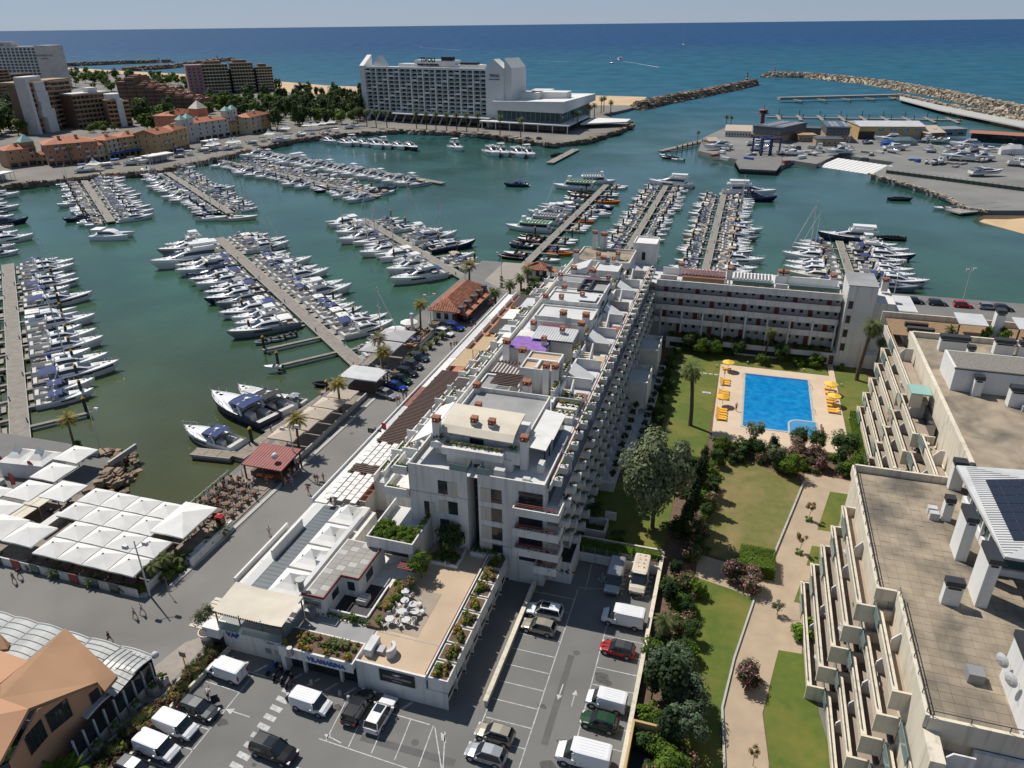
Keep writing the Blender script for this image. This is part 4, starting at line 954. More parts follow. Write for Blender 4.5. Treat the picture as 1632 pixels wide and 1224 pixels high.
  zd=D(.3);coach('cabin',[(L*.08,W(.2)*.85,zd-.3,zd+2.),(L*.5,W(.5)*.85,zd-.2,zd+2.),(L*.66,W(.66)*.75,zd-.1,zd+2.),(L*.72,W(.7)*.6,zd,zd+.9)],(0,3),'gel_white',inset=(1,.98,.96,.9))
  m_=MB();m_.box(L*.02,L*.66,-B*.44,B*.44,zd+2.02,zd+2.14);tp=lp('upper_deck',m_,M[canopy or 'gel_white'],root)
  m_=MB()
  for s in(1,-1):m_.box(L*.02,L*.66,s*B*.44-.03,s*B*.44+.03,zd+3.,zd+3.06);[m_.box(x,x+.05,s*B*.44-.03,s*B*.44+.03,zd+2.1,zd+3.)for x in[L*(.02+.08*j)for j in range(9)]]
  lp('rail',m_,M.gel_white,tp);m_=MB();[m_.box(L*(.08+.07*j),L*(.08+.07*j)+.4,-B*.36,B*.36,zd+2.15,zd+2.6)for j in range(7)];lp('bench',m_,M.canopy_grey,tp)
  m_=MB();m_.box(L*.56,L*.64,-1.,1.,zd+2.15,zd+4.);lp('wheelhouse',m_,M.gel_white,tp)
 return root
def catamaran(name,L,B,canopy='canopy_white',motor=False):
 root=thing(name,'catamaran','boat');F=1.5
 for s in(1,-1):
  S=hull_secs(L,B*.3,F);mb=MB();secs=[[(x,-w+s*B*.34,z),(xw,-ww+s*B*.34,0),(xw,s*B*.34,k),(xw,ww+s*B*.34,0),(x,w+s*B*.34,z)]for x,w,z,xw,ww,k in S]
  mb.loft(secs);mb.add(secs[0],[(0,1,2,3,4)]);mb.loft([[q[0],q[4]]for q in secs]);lp('hull',mb,M.gel_white,root)
 mb=BX(.8,L*.72,-B*.36,B*.36,F-.4,F+.05);lp('bridge_deck',mb,M.gel_white,root)
 mb=MB();st=[(L*.2,B*.33,F,F+1.5),(L*.5,B*.33,F,F+1.5),(L*.6,B*.28,F,F+1.),(L*.68,B*.2,F,F+.2)];sc=[[(x,-w,a),(x,-w*.85,b),(x,w*.85,b),(x,w,a)]for x,w,a,b in st];mb.loft(sc);mb.add(sc[0],[(0,1,2,3)]);cb=lp('cabin',mb,M.gel_white,root)
 for s in(1,-1):mb=MB();mb.loft([[(x,s*(w*.97+.02),a+(b-a)*.3),(x,s*(w*.88+.03),a+(b-a)*.8)]for x,w,a,b in st[:3]]);lp('side_window',mb,M.boat_glass,cb)
 mb=BX(L*.04,L*.3,-B*.32,B*.32,F+1.95,F+2.05);lp('hard_top',mb,M[canopy],root)
 if not motor:
  H=L*1.3;m_=MB();m_.tube([(L*.5,0,F+1.4),(L*.5,0,H)],.1,6,r2=.07);ms=lp('mast',m_,M.metal_white,root)
  m_=MB();[m_.tube([(a,b,F),(L*.5,0,H*.97)],.018,3)for a,b in((L*.95,0),(L*.4,B*.45),(L*.4,-B*.45))];lp('stay',m_,M.metal_grey,ms)
  m_=MB();m_.tube([(L*.5,0,F+2.5),(L*.12,0,F+2.7)],.2,6,r2=.13);lp('sail_cover',m_,M.canvas_white,root)
 return root
BP={}
def mk(key,desc,cat,*a,**k):BP[key]=[yacht(key_names[key],*a,**k),desc,cat,a[0],a[1],False]
key_names={}
def defb(key,name,desc,cat,*a,**k):
 key_names[key]=name;mk(key,desc,cat,*a,**k)
defb('sp1','sports_yacht','white sports yacht','yacht',15,4.5,1.55,'sport',seed=1,canopy=None)
defb('sp2','sports_yacht','white navy-banded yacht','yacht',16,4.6,1.6,'sport',seed=2,stripe='gel_navy',canopy='canopy_navy')
defb('sp3','sports_yacht','navy hulled sports yacht','yacht',17,4.8,1.7,'sport',hullm='gel_navy',seed=3,canopy=None)
defb('sp4','sports_yacht','grey hulled sports yacht','yacht',17,4.8,1.7,'sport',hullm='gel_grey',seed=4,canopy='canopy_white')
defb('fl1','flybridge_yacht','white flybridge yacht','yacht',15,4.7,1.7,'fly',seed=5,canopy=None)
defb('fl2','flybridge_yacht','white flybridge yacht with hard top','yacht',17,5.,1.8,'fly',seed=6,canopy='canopy_navy')
defb('ca1','cabin_cruiser','white cruiser with navy canopy','motor boat',11,3.6,1.25,'canopy',seed=7,canopy='canopy_navy')
defb('ca2','cabin_cruiser','white cruiser with black canopy','motor boat',12,3.8,1.3,'canopy',seed=8,canopy='canopy_black',stripe='gel_black')
defb('ca3','cabin_cruiser','white cruiser with cream canopy','motor boat',10.5,3.5,1.2,'canopy',seed=9,canopy='canopy_tan')
defb('ca4','cabin_cruiser','white cruiser with white canopy','motor boat',10,3.4,1.2,'canopy',seed=10,canopy='canopy_white')
defb('ca5','cabin_cruiser','navy hulled cruiser','motor boat',12,3.8,1.3,'canopy',hullm='gel_navy',seed=11,canopy='canopy_grey')
defb('op1','runabout','small white open boat','motor boat',7.,2.5,.85,'open',seed=12,canopy=None)
defb('op2','runabout','small white boat under blue cover','motor boat',6.6,2.4,.8,'open',seed=13,canopy='canopy_navy')
defb('op3','runabout','small boat under grey cover','motor boat',6.8,2.4,.8,'open',seed=14,canopy='canopy_grey',stripe='gel_black')
defb('op4','runabout','small boat with cream cover','motor boat',7.4,2.5,.85,'open',seed=15,canopy='canopy_tan')
defb('op5','runabout','small red hulled boat','motor boat',7.4,2.5,.85,'open',hullm='gel_red',seed=16,canopy=None)
defb('sa1','sailing_yacht','white sailing yacht','sailing boat',12,3.7,1.2,'sail',seed=17,canopy='canopy_navy')
defb('sa2','sailing_yacht','white sailing yacht with grey covers','sailing boat',10.5,3.4,1.1,'sail',seed=18,canopy='canopy_grey')
defb('sa3','sailing_yacht','cream classic sailing yacht','sailing boat',14,3.9,1.2,'sail',hullm='gel_cream',seed=19,canopy='canopy_tan')
defb('big1','motor_yacht','large white motor yacht','yacht',22,5.6,2.3,'big',seed=20,canopy=None)
defb('big2','motor_yacht','large navy hulled motor yacht','yacht',22,5.8,2.3,'big',hullm='gel_navy',seed=21,canopy=None)
defb('rib1','inflatable_boat','black inflatable boat','inflatable boat',9,2.9,.8,'rib',hullm='gel_black',seed=22,canopy=None)
defb('rib2','inflatable_boat','orange inflatable boat','inflatable boat',9.5,2.9,.8,'rib',hullm='gel_orange',seed=23,canopy=None)
defb('tour1','tour_boat','green-decked tour boat','tour boat',19,5.4,1.6,'tour',seed=24,canopy='canopy_green')
defb('tour2','tour_boat','white passenger boat','tour boat',16,4.8,1.5,'tour',seed=25,canopy=None)
BP['cat1']=[catamaran('catamaran',13,6.8),'white sailing catamaran','catamaran',13,6.8,False]
BP['cat2']=[catamaran('catamaran',14,6.6,motor=True),'white power catamaran','catamaran',14,6.6,False]
defb('dg','dinghy','small grey dinghy','dinghy',3.4,1.6,.45,'rib',hullm='canopy_grey',seed=27,canopy=None)
def boat(key,x,y,rz,label,group=None,s=1.,z=WZ,hull=None,can=None):
 e=BP[key];e_cat=e[2];mats={}
 if hull:mats['gel_white']=M[hull]
 if can:
  for c_ in('canopy_navy','canopy_black','canopy_tan','canopy_white','canopy_grey'):mats[c_]=M[can]
 o=dup(e[0],(x,y,z),rz,label,group,s,mats or None);o['category']=e_cat
 return o
NB_=[0]
def pontoon(name,A,B,wd,label,fingers=(),z=-1.55,th=.5,mat_='pontoon_top',piles=True,planks=False):
 d=(B-A);L=hypot(d.x,d.y);rz=atan2(d.y,d.x);t=thing('pontoon',label,'pontoon',(A.x,A.y,0),rz)
 if planks:
  n=int(L/2.4)
  for i in range(n):lp('deck_panel',BX(i*L/n+.04,(i+1)*L/n-.04,-wd/2,wd/2,z,z+th),M[mat_],t)
  lp('float',BX(.1,L-.1,-wd/2+.15,wd/2-.15,z-.5,z+th-.12),M.concrete,t)
 else:lp('deck',BX(0,L,-wd/2,wd/2,z,z+th),M[mat_],t)
 lp('edge_timber',BX(0,L,-wd/2-.12,-wd/2-.01,z+.1,z+th+.02).box(0,L,wd/2+.01,wd/2+.12,z+.1,z+th+.02),M.kerb,t)
 for x,s,fl in fingers:
  y0,y1=(wd/2+.13,wd/2+fl)if s>0 else(-wd/2-fl,-wd/2-.13);lp('finger',BX(x-.45,x+.45,y0,y1,z+.02,z+th-.05),M[mat_],t)
  if piles:
   p_=link('pile',MB_pile2,t,(x+.75,s*(wd/2+fl-.6),-3));link('pile_cap',MB_cap,p_,(0,0,0))
 for i in range(int(L//12)):link('service_post',MB_post,t,(4+i*12,(1-i%2*2)*(wd/2-.2),z+th))
 return t
MB_pile2=MB().cyl(0,0,-1,4.6,.30,9).mesh('pile',M.pile);MB_cap=MB().cyl(0,0,4.6,4.95,.34,9,.1).mesh('pile_cap',M.yellow)
MB_post=BX(-.1,.1,-.1,.1,0,.9).mesh('service_post',M.blue)
def row(A,B,side,seq,wd,start,gap,phrase,group,r,end='shore',bow_out=True,jit=.5,lim=None,skew=.0,sc=1.):
 """moor boats along the pontoon axis; A is its shore end"""
 d=(B-A);L=hypot(d.x,d.y);u=d/L;nrm=V3((-u.y,u.x,0))*side;t=start;i=0;cnt=0
 while t<(lim or L)-1 and i<60:
  key=seq[i%len(seq)];i+=1
  if key is None:t+=5.;continue
  if isinstance(key,tuple):key,s=key
  else:s=1.
  s*=r.uniform(.88,1.06)*sc;b=BP[key][4]*s;t+=b/2
  if t+b/2>(lim or L)+1:break
  p=A+u*t+nrm*(wd/2+1.2+r.uniform(0,jit));a=atan2(nrm.y,nrm.x)+r.uniform(-.03,.03)+skew
  if not bow_out:p=p+nrm*BP[key][3]*s;a+=pi
  desc=BP[key][1];hull=can=None
  if key in('ca1','ca2','ca3','ca4'):
   cn=r.choice(['navy','navy','black','cream','white','grey']);can={'cream':'canopy_tan'}.get(cn,'canopy_'+cn);desc=f'white cruiser with {cn} canopy'
  if key in('sp1','fl1','op1','ca4')and r.random()<.16:hull=r.choice(['gel_navy','gel_grey','gel_cream']);desc=hull[4:]+{'sp1':' sports yacht','fl1':' flybridge yacht','op1':' open boat','ca4':' cabin cruiser'}[key]
  lab=f'{desc}, {ORD[min(cnt,39)]} from {end}, {phrase}'
  boat(key,p.x,p.y,a,lab,group,s,hull=hull,can=can);cnt+=1;t+=b/2+gap
rb=random.Random(42)
bigmix=['sp1','sp4','sp2','fl1','ca1','sp1','fl2','sp3','ca2','sp2','ca3','sp1']
midmix=['ca1','sp1','ca4','op1','fl1','ca3','sa1','ca2','ca4','sp2','op4','sa2','ca1','fl2','ca5']
smallmix=['op1','op2','ca4','op4','op1','ca3','op3','op1','ca1','op5','op2','ca4','op1']
medmix=['ca4','ca1','op1','ca3','sp1','ca2','op4','ca4','sa2','ca1']
def shuf(l,r,n=40):return[r.choice(l)for _ in range(n)]
A_,B_=G(600,612,WZ),G(349,383,WZ);A_.z=B_.z=0;L_=(B_-A_).length
fg=[]
for x in(13.5,24,36):fg.append((x,1,13.5))
for x in(52,64,78,92,107,122):fg.append((x,1,11))
for x in(13,31,45,58,72,86,100,115):fg.append((x,-1,9))
pontoon('pontoon',A_+(B_-A_).normalized()*5,B_,2.9,'long grey central pontoon lined with big yachts, reached by the railed gangway',fg)
row(A_,B_,1,['sp4','fl1','sp1','sp2','ca1','sp1','sp3','sp2','ca5','sp1','sp2','sp1','fl2','sp2','big1','sp1','sp1'],2.9,39,.55,'left of the long central pontoon','boats on the long central pontoon',rb)
row(A_,B_,-1,['ca1','sa2',None,'sp1','sp2','ca1','ca2','ca1','ca4','ca3','fl1',('fl2',.9),'ca4','ca3','sp1','fl1','ca3','fl2','ca3'],2.9,12,.7,'right of the long central pontoon','boats on the long central pontoon',rb)
A_,B_=G(38,745,WZ),G(14,428,WZ);A_.z=B_.z=0
pontoon('pontoon',A_,B_+(B_-A_).normalized()*2,3.,'pontoon at the left edge running up from the dining tents',[(x,-1,10)for x in range(14,118,9)]+[(x,1,9)for x in range(10,118,9)])
row(A_,B_,-1,['ca3','ca1','sp2','sp1','sa1','sp1','sp1','ca1','sp1','cat1',None,'sp2'],3.,22,1.6,'right of the left-edge pontoon','boats on the left-edge pontoon',rb)
row(A_,B_,1,['ca1','op1','ca4','sa2','ca2','op1','ca1','sp1','ca3','ca4','ca1','op1','sa1','ca4'],3.,14,2.2,'left of the left-edge pontoon','boats on the left-edge pontoon',rb)
row(G(-40,420,WZ),G(-48,300,WZ),-1,['ca1','ca4','sp1'],3,3,6,'at the left picture edge','boats at the left edge',rb)
A_,B_=G(742,448,WZ),G(578,352,WZ);A_.z=B_.z=0
pontoon('pontoon',A_,B_,2.6,'short middle pontoon between the tiled hall and a tall mast',[(x,1,9)for x in(6,17,29,41,53,66,78)]+[(x,-1,9)for x in(12,24,38,52,66,80)])
row(A_,B_,1,['fl2','ca1','fl1','ca3','ca4',('cat1',1.),'sp1','sa1','sa2','sa1'],2.6,5,.9,'left of the short middle pontoon','boats on the short middle pontoon',rb)
row(A_,B_,-1,['op1','ca4','ca3',None,'sp3','sa1','fl2','fl1',None,('sa1',1.15)],2.6,9,2.,'right of the short middle pontoon','boats on the short middle pontoon',rb)
def far_row(pa,pb,lab,wd,grp,sA,sB,st,lim=None,fing=8):
 A_,B_=G(*pa,WZ),G(*pb,WZ);A_.z=B_.z=0;L_=(B_-A_).length
 pontoon('pontoon',A_,B_,wd,lab[0],[(x,s,7)for x in range(int(st)+4,int(L_),11)for s in(1,-1)])
 row(A_,B_,1,sA,wd,st,.7,'left of '+lab[1],grp,rb,sc=.9);row(A_,B_,-1,sB,wd,st,.7,'right of '+lab[1],grp,rb,sc=.82)
 return A_,B_
A_,B_=far_row((126,277),(178,357),('pontoon below the brick-orange building',"the orange building's pontoon"),2.6,'boats under the orange building',['sp2','sp1','sp1','sp2','ca1','sp1','ca5','sp1','fl1','ca2','sp1','ca4','sp1','ca3','sp2','sp1','ca1'],shuf(medmix,rb),20)
boat('cat2',*(G(150,380,WZ)[:2]),R(-2)+HEAD,'white power catamaran moored across the end of the pontoon under the orange building')
far_row((243,262),(368,343),('pontoon below the mustard house, slanting down to the right',"the mustard house's pontoon"),2.6,'boats under the mustard house',['sp1','sp1',None,'ca4','sa1',None,'ca3','sa1','op1','ca1','ca3','sa2','op1','sa2','ca3','ca4','sa1'],shuf(midmix,rb),24)
boat('sa3',*(G(352,352,WZ)[:2]),R(8)+HEAD,'cream sailing yacht across the end of the pontoon under the mustard house');boat('sa1',*(G(312,352,WZ)[:2]),R(4)+HEAD,'small white sailing boat at the outer left corner of the mustard house pontoon')
far_row((352,258),(604,316),('long crowded pontoon in the middle of the far basin','the crowded far-basin pontoon'),2.6,'boats on the crowded far-basin pontoon',shuf(['op1','ca4','ca3','sp1','ca1','ca4','sp1','op4','ca3'],rb),shuf(midmix,rb),12)
A_,B_=G(412,243,WZ),G(702,294,WZ);A_.z=B_.z=0
pontoon('pontoon',A_,B_+(B_-A_).normalized()*2,3,'farthest pontoon of the basin, bare along its near side',[(140,-1,9)])
row(A_,B_,-1,['ca1','fl2','sp1','fl1','ca2','sp3','sp1','fl2','sp1','big1','fl1','sp1','sp2','fl2','ca3','fl1','sp1','fl2','sp2','fl1','fl2','sp1','fl2','fl1','sp1'],3,8,.4,'along the farthest bare-sided pontoon','boats on the farthest pontoon',rb)
A_,B_=V3((-60.5,205,0)),V3((-59.2,332,0))
pontoon('pontoon',A_,B_,2.2,'pontoon with the excursion boats, in line with the promenade end',[(x,s,6)for x in range(14,120,10)for s in(1,-1)])
seq4=[('rib1',.9),('op5',1.1),None,('op1',1.3),'rib1',('op5',1.2),('rib1',1.1),None,'tour1',None,'tour2','ca4','fl1','sa1','cat2']
row(A_,B_,1,seq4,2.8,7,1.2,'left of the excursion-boat pontoon','boats on the excursion pontoon',rb)
row(A_,B_,-1,['op1',None,'rib2','op2',None,'op3','op1',None,None,'op1','op4','op3',None,('rib2',.7),'op3','op1','ca4','op3','op1','ca4'],2.8,7,1.,'right of the excursion-boat pontoon','boats on the excursion pontoon',rb)
boat('tour2',-72,336,R(10),'white two-deck passenger boat moored across the head of the excursion-boat pontoon')
for(x,ya,yb,nm,sl,sr,st)in((-33.3,205,336,'narrow small-boat pontoon',smallmix,smallmix,4),(-8,205,324,'second straight pontoon',smallmix+['ca4','ca1'],medmix+['sp1'],5),(31.8,205,258,'rightmost pontoon behind the white gallery block',['sp1','ca4','ca1','sp1','sa1','sa1'],['sp1','sp2','ca1','sp2','sp3','fl1'],5)):
 A_,B_=V3((x,ya,0)),V3((x,yb,0));pontoon('pontoon',A_,B_,2.,nm+', running straight away from the quay',[(q,s,6)for q in range(10,int(yb-ya),11)for s in(1,-1)])
 if nm.startswith('right'):
  row(A_,B_,1,['ca4','sp1','sp1','sp1','ca1','sp1','sa1','sa3','sa1'],2.6,5,.7,'left of the rightmost pontoon','boats on the rightmost pontoon',rb)
  row(A_,B_,-1,['sp1','sp2','sp1','sp1','ca5','sp2','sp3','fl2','fl1'],2.6,5,.8,'right of the rightmost pontoon','boats on the rightmost pontoon',rb)
 else:
  row(A_,B_,1,shuf(sl,rb,60),2.6,st,.35,f'left of the {nm}',f'boats on the {nm}',rb,jit=.5,sc=.74);row(A_,B_,-1,shuf(sr,rb,60),2.6,st,.35,f'right of the {nm}',f'boats on the {nm}',rb,jit=.5,sc=.74 if x<-20 else .88)
boat('big1',-22,338.5,R(180-4),'large white motor yacht moored across the head of the narrow small-boat pontoon',s=.9)
boat('big1',-9,327,R(4),'large white motor yacht across the head of the second straight pontoon');boat('big2',45,261,R(180-4),'large navy hulled motor yacht across the head of the rightmost pontoon',s=.9)
boat('fl2',-4,318,R(2),'dark windowed flybridge yacht just inside the large white yacht',hull='gel_navy')
boat('ca1',-78.2,90.4,R(171),'white cruiser with deep blue canopy, nearest the red-roofed kiosk',s=1.18)
boat('ca5',-77.6,99.2,R(162),'black hulled cruiser with navy canopy moored beside the quay dock',s=1.48,can='canopy_navy')
boat('ca2',-76.8,103.6,R(160),'long white cruiser with black canopy, farther of the big pair at the quay dock',s=1.3)
boat('ca4',-76.2,108.6,R(176),'small cabin boat with grey canopy at the quay dock',s=.72,can='canopy_grey')
boat('rib1',-73.4,118.4,R(200),'black inflatable with dark canopy tied at the quay dock near the gangway',s=.7)
t=pontoon('pontoon',V3((-76.,87.,0)),V3((-72.2,121.5,0)),2.3,'planked quay dock with an L-shaped arm below the tan umbrellas',[],planks=True,mat_='timber_deck',z=-1.5)
t=pontoon('pontoon',V3((-77.2,87.4,0)),V3((-84.6,86.6,0)),2.,'short planked arm at the near end of the quay dock',[],planks=True,mat_='timber_deck',z=-1.5)
for x,y,l in((-76.8,92.2,'beside the blue canopied cruiser'),(-73.6,112.6,'near the middle of the quay dock')):
 t=thing('mooring_pile',f'thick black mooring pile with yellow cap {l}','pile',(x,y,0));link('pile',MB_pile2,t,(0,0,-3));link('pile_cap',MB_cap,t,(0,0,-3))
for i,(px,py,k_,rz)in enumerate(((516,226,'sp2',0),(543,229,'sp1',0),(556,229,'fl1',0),(571,230,'sp1',0),(589,232,'fl2',0),(606,233,'fl1',0),(627,234,'sp1',0),(645,235,'sp3',0),(719,236,'fl1',0),(775,243,'fl2',.1),(792,244,'fl1',.1),(815,245,'fl2',.1),(833,246,'fl1',.1))):
 g=G(px,py,WZ);a=G(px-8,py+10,WZ)-g;a=atan2(a.y,a.x)+.5
 boat(k_,g.x,g.y,a,f'{BP[k_][1]}, {ORD[i]} from the left along the hotel quay','boats along the hotel quay',s=1.2)
g=G(875,258,WZ);pontoon('pontoon',G(876,262,WZ)*1,G(918,240,WZ)*1,4,'short grey pontoon off the convention hall point',[],piles=False)
boat('rib1',*(G(880,250,WZ)[:2]),R(60),'dark work boat beside the short pontoon off the convention hall')
def wake(px0,py0,px1,py1,w,label):
 a,b=G(px0,py0,WZ+.03),G(px1,py1,WZ+.03);d=(b-a).normalized();n_=V3((-d.y,d.x,0));mb=MB();r=random.Random(int(px0));N_=40;sc=[]
 for i in range(N_+1):p=a.lerp(b,i/N_);k=w*(.25+.75*i/N_)*r.uniform(.6,1.2);sc.append([tuple(p-n_*k),tuple(p+n_*k*r.uniform(.5,1.1))])
 mb.loft(sc);o=part('wake',mb,M.foam);o['kind']='stuff';o['label']=label
mat('foam',(.45,.50,.52),.8,var=.5,scale=.3)
for px,py,qx,qy,k_,s_,w_,lab in((970,101,860,97,'fl1',.9,2.2,'white motor boat speeding right with a long wake, farthest centre'),(990,97,1050,107,'fl2',1.5,2.6,'white boat running left at sea beyond the hotel, with a spreading wake'),(672,76,735,80,'fl1',1.,2.6,'tiny white boat with a long wake near the horizon'),(1092,72,1120,74,'sa1',2.,.8,'tiny white sail boat near the horizon'),(565,69,545,70,'fl1',1.,1.6,'tiny white boat near the horizon left of centre'),(814,93,820,93,'op1',1.2,.5,'very small boat at sea right of the hotel roof')):
 g=G(px,py,WZ);q=G(qx,qy,WZ);d=g-q;boat(k_,g.x,g.y,atan2(d.y,d.x),lab,s=s_);wake(px,py,qx,qy,w_,'foam trail behind a boat under way')
boat('ca1',*(G(842,297,WZ)[:2]),R(195),'blue motor boat under way alone in the middle of the basin',hull='gel_navy')
boat('rib1',*(G(1416,319,WZ)[:2]),R(-10)+HEAD,'small black inflatable crossing the right-hand basin');boat('rib1',*(G(1441,383,WZ)[:2]),R(170)+HEAD,'black inflatable boat just off the head of the rightmost pontoon')
boat('op1',*(G(1515,334,WZ)[:2]),R(180)+HEAD,'small white boat tied to the grey landing stage on the right')
boat('op1',*(G(450,586,-1.)[:2]),R(200),'small inflatable lying on the nearest empty finger pier',s=.55,z=-1.,can='canopy_tan')
for i,(x_,y_)in enumerate(((430,545),(452,541),(470,536))):
 g=G(x_,y_,WZ);boat('dg',g.x,g.y,R(228),f'{("pale","grey","dark")[i]} jet dinghy, {ORD[i]} from the left under the finger beside the grey yacht')
yard=[(1165,238,'fl2',3.4,'large white motor yacht on stands left of the blue travel lift'),(1190,232,'sp1',2.6,'white yacht on stands behind the large one by the lift'),(1195,240,'ca4',2.2,'small white boat on stands beside the blue lift'),(1252,248,'ca4',2,'small white cruiser on a trailer at the top of the slipway'),(1355,246,'fl1',3.3,'white motor boat on stands above the slipway ramp'),(1408,240,'sp1',3.3,'white motor yacht on stands in the middle of the yard'),(1440,228,'fl2',3.3,'large white motor yacht on stands against the ochre shed'),(1375,230,'op2',.8,'small dark blue boat on a trailer near the ochre shed'),(1500,222,'fl1',1.8,'white boat seen bow-on beside the brown shed'),(1505,246,'ca3',1.8,'white hulled boat on stands left of the crane trucks'),(1540,243,'ca1',2.4,'white boat on stands behind the row of yard cruisers'),(1565,238,'fl2',3,'white motor yacht on stands in the busiest part of the yard'),(1510,256,'op4',1,'small boat with blue cover standing alone on the yard'),(1555,258,'fl2',2.5,'white flybridge boat facing left among the yard boats'),(1580,256,'fl1',2.5,'white flybridge boat in the middle right of the yard'),(1605,264,'sp1',2.2,'white cruiser on stands near the right picture edge'),(1628,267,'ca4',1.6,'small white cruiser at the right picture edge of the yard'),(1545,281,'sp2',2.,'large white motor yacht on stands nearest the stone bank'),(1600,240,'ca4',1.8,'boat wrapped in white plastic on stands'),(1630,243,'ca3',1.8,'white boat at the right edge behind the wrapped one')]
for px,py,k_,zz,lab in yard:
 g=G(px,py,0);o=boat(k_,g.x,g.y,R(-8 if k_[:2]!='fl' else 172)+HEAD+rb.uniform(-.5,.5),lab,'boats ashore in the yard',s=.95,z=1.)
 c=link('stand',bm('stand',6,2,1.1,'metal_slate'),None,(3.5,0,-1.15));c.parent=o
r=random.Random(31)
for i in range(34):
 if i<22:px,py=r.uniform(1470,1632),r.uniform(222,262)
 else:px,py=r.uniform(1160,1420),r.uniform(236,250)
 if 1205<px<1240:continue
 k_=r.choice(['ca1','ca3','ca4','op1','op4','sp1','fl1','sa2']);g=G(px,py);o=boat(k_,g.x,g.y,r.uniform(0,6.28),f'{BP[k_][1]} on chocks {"at the crowded right" if i < 22 else "by the sheds"} of the yard',f'boats on chocks {"in the right part" if i < 22 else "along the sheds"} of the yard',s=.7,z=.9)
 c=link('stand',bm('stand',6,2,1.1,'metal_slate'),None,(3.5,0,-1.25));c.parent=o
for i in range(40):
 px,py=r.uniform(1120,1632),r.uniform(232,268)
 if 1290<px<1440 and py>248 or py>250+(px-1120)*.04+8:continue
 g=G(px,py);w_=r.uniform(1,3);t=thing('yard_crate',f'{["blue","grey","white","rust coloured"][i%4]} crate or pallet stack lying in the boatyard','crate',g,r.uniform(0,3),f'{["blue","grey","white","rust coloured"][i%4]} crates of the boatyard');lp('load',BX(-w_,w_,-.8,.8,.2,r.uniform(.6,1.6)),M[['blue','metal_grey','metal_white','red_roof'][i%4]],t);lp('pallet',BX(-w_,w_,-.9,.9,0,.199),M.wood,t)
def covered(px,py,w,d,h,matn,label):
 g=G(px,py);k=MB();secs=[[(x,-d/2*q,0),(x,-d/2*q*.9,h*.6*q),(x,0,h*q),(x,d/2*q*.9,h*.6*q),(x,d/2*q,0)]for x,q in((0,.8),(w*.3,1),(w*.7,1),(w*.95,.6),(w,.2))]
 k.loft(secs,False,True);o=lp('covered_boat',k,M[matn],None);o.location=g;o.rotation_euler=(0,0,HEAD-.1);tag(o,label,'boat')
covered(1415,231,16,5,4.5,'screen_glass','hull wrapped in pale blue sheeting beside the ochre shed');covered(1404,233,8,4,3.6,'blue','small boat under a bright blue tarpaulin beside the ochre shed');covered(1592,246,14,4,5.,'canvas_white','hull shrink-wrapped in white plastic at the right of the yard')
A_,B_=G(1052,243,WZ),G(1128,224,WZ);A_.z=B_.z=0;pontoon('pontoon',A_,B_,3,'stepped timber pontoon reaching left from the boatyard point',[(x,-1,6)for x in range(6,44,6)])
for i,(px,py)in enumerate(((1070,250),(1080,254),(1090,257))):boat(['op1','rib1','op3'][i],*(G(px,py,WZ)[:2]),R(170),f'{["small white open boat","black work boat","covered boat"][i]} tied below the stepped timber pontoon')
for px,lab in((1213,'left'),(1226,'right')):
 g=G(px,246);t=thing('travel_lift',f'{lab} blue gantry of the boat lift standing over the dock','boat lift',g,HEAD+.3)
 for x_ in(-3,3):
  for y_ in(-4,4):lp('leg',BX(x_-.35,x_+.35,y_-.35,y_+.35,.6,8),M.canopy_navy,t);lp('wheel',BX(x_-.6,x_+.6,y_-.3,y_+.3,0,1.2),M.rubber,t)
 for y_ in(-4,4):lp('beam',BX(-3.4,3.4,y_-.3,y_+.3,8,8.8),M.canopy_navy,t)
 lp('cross_beam',BX(-.4,.4,-3.7,3.7,8.05,8.7),M.canopy_navy,t)
A_,B_=G(1518,338,-1.2),G(1600,326,-.2);d=B_-A_;L_=hypot(d.x,d.y);t=thing('landing_stage','grey railed landing stage reaching out from the right bank','jetty',A_,atan2(d.y,d.x))
lp('deck',BX(0,L_,-3.5,3.5,-.1,.4),M.concrete,t)
for s in(1,-1):lp('rail',BX(0,L_,s*3.4-.05,s*3.4+.05,1.3,1.4).box(0,L_,s*3.4-.04,s*3.4+.04,.9,.95),M.metal_white,t)
for e in BP.values():e[0].location=(0,0,-400)
# the long white terraced building and its podium
TB=thing('terraced_apartments','long white terraced apartment building with rooftop penthouses between promenade and garden','building',(-27,70,0))
def P_(name,mb,m_,par=None,**k):return part(name,mb,M[m_],par or TB,**k)
def bx(name,x0,x1,y0,y1,z0,z1,m_='wall_white',par=None):return P_(name,BX(x0,x1,y0,y1,z0,z1),m_,par)
def at_(name,me,x,y,z,par=None,rz=.0):
 par=par or TB;o=origin(par);return link(name,me,par,(x-o.x,y-o.y,z-o.z),rz)
def parapet(x0,x1,y0,y1,z,h=.9,t=.18,m_='wall_white',par=None,sides='NSEW',cap=None):
 k=MB()
 if 'S' in sides:k.box(x0,x1,y0,y0+t,z,z+h)
 if 'N' in sides:k.box(x0,x1,y1-t,y1,z,z+h)
 ya,yb=y0+(t if 'S' in sides else 0),y1-(t if 'N' in sides else 0)
 if 'W' in sides:k.box(x0,x0+t,ya,yb,z,z+h)
 if 'E' in sides:k.box(x1-t,x1,ya,yb,z,z+h)
 return P_('parapet',k,m_,par)
tuft_n={}
def tuft(x,y,z,key,label,group,s=1.):
 return plant(key,x,y,z,s,'bed_shrub' if ' bed' in label else 'terrace_shrub' if 'terrace' in label else 'planter_shrub',label,'shrub',group)
farl=[]
def tuft_far(x,y,z,key,label,group,s=1.):farl.append((x,y,z,key,s))
bx('core',-35.8,-18.2,73.5,166,0,14.5)
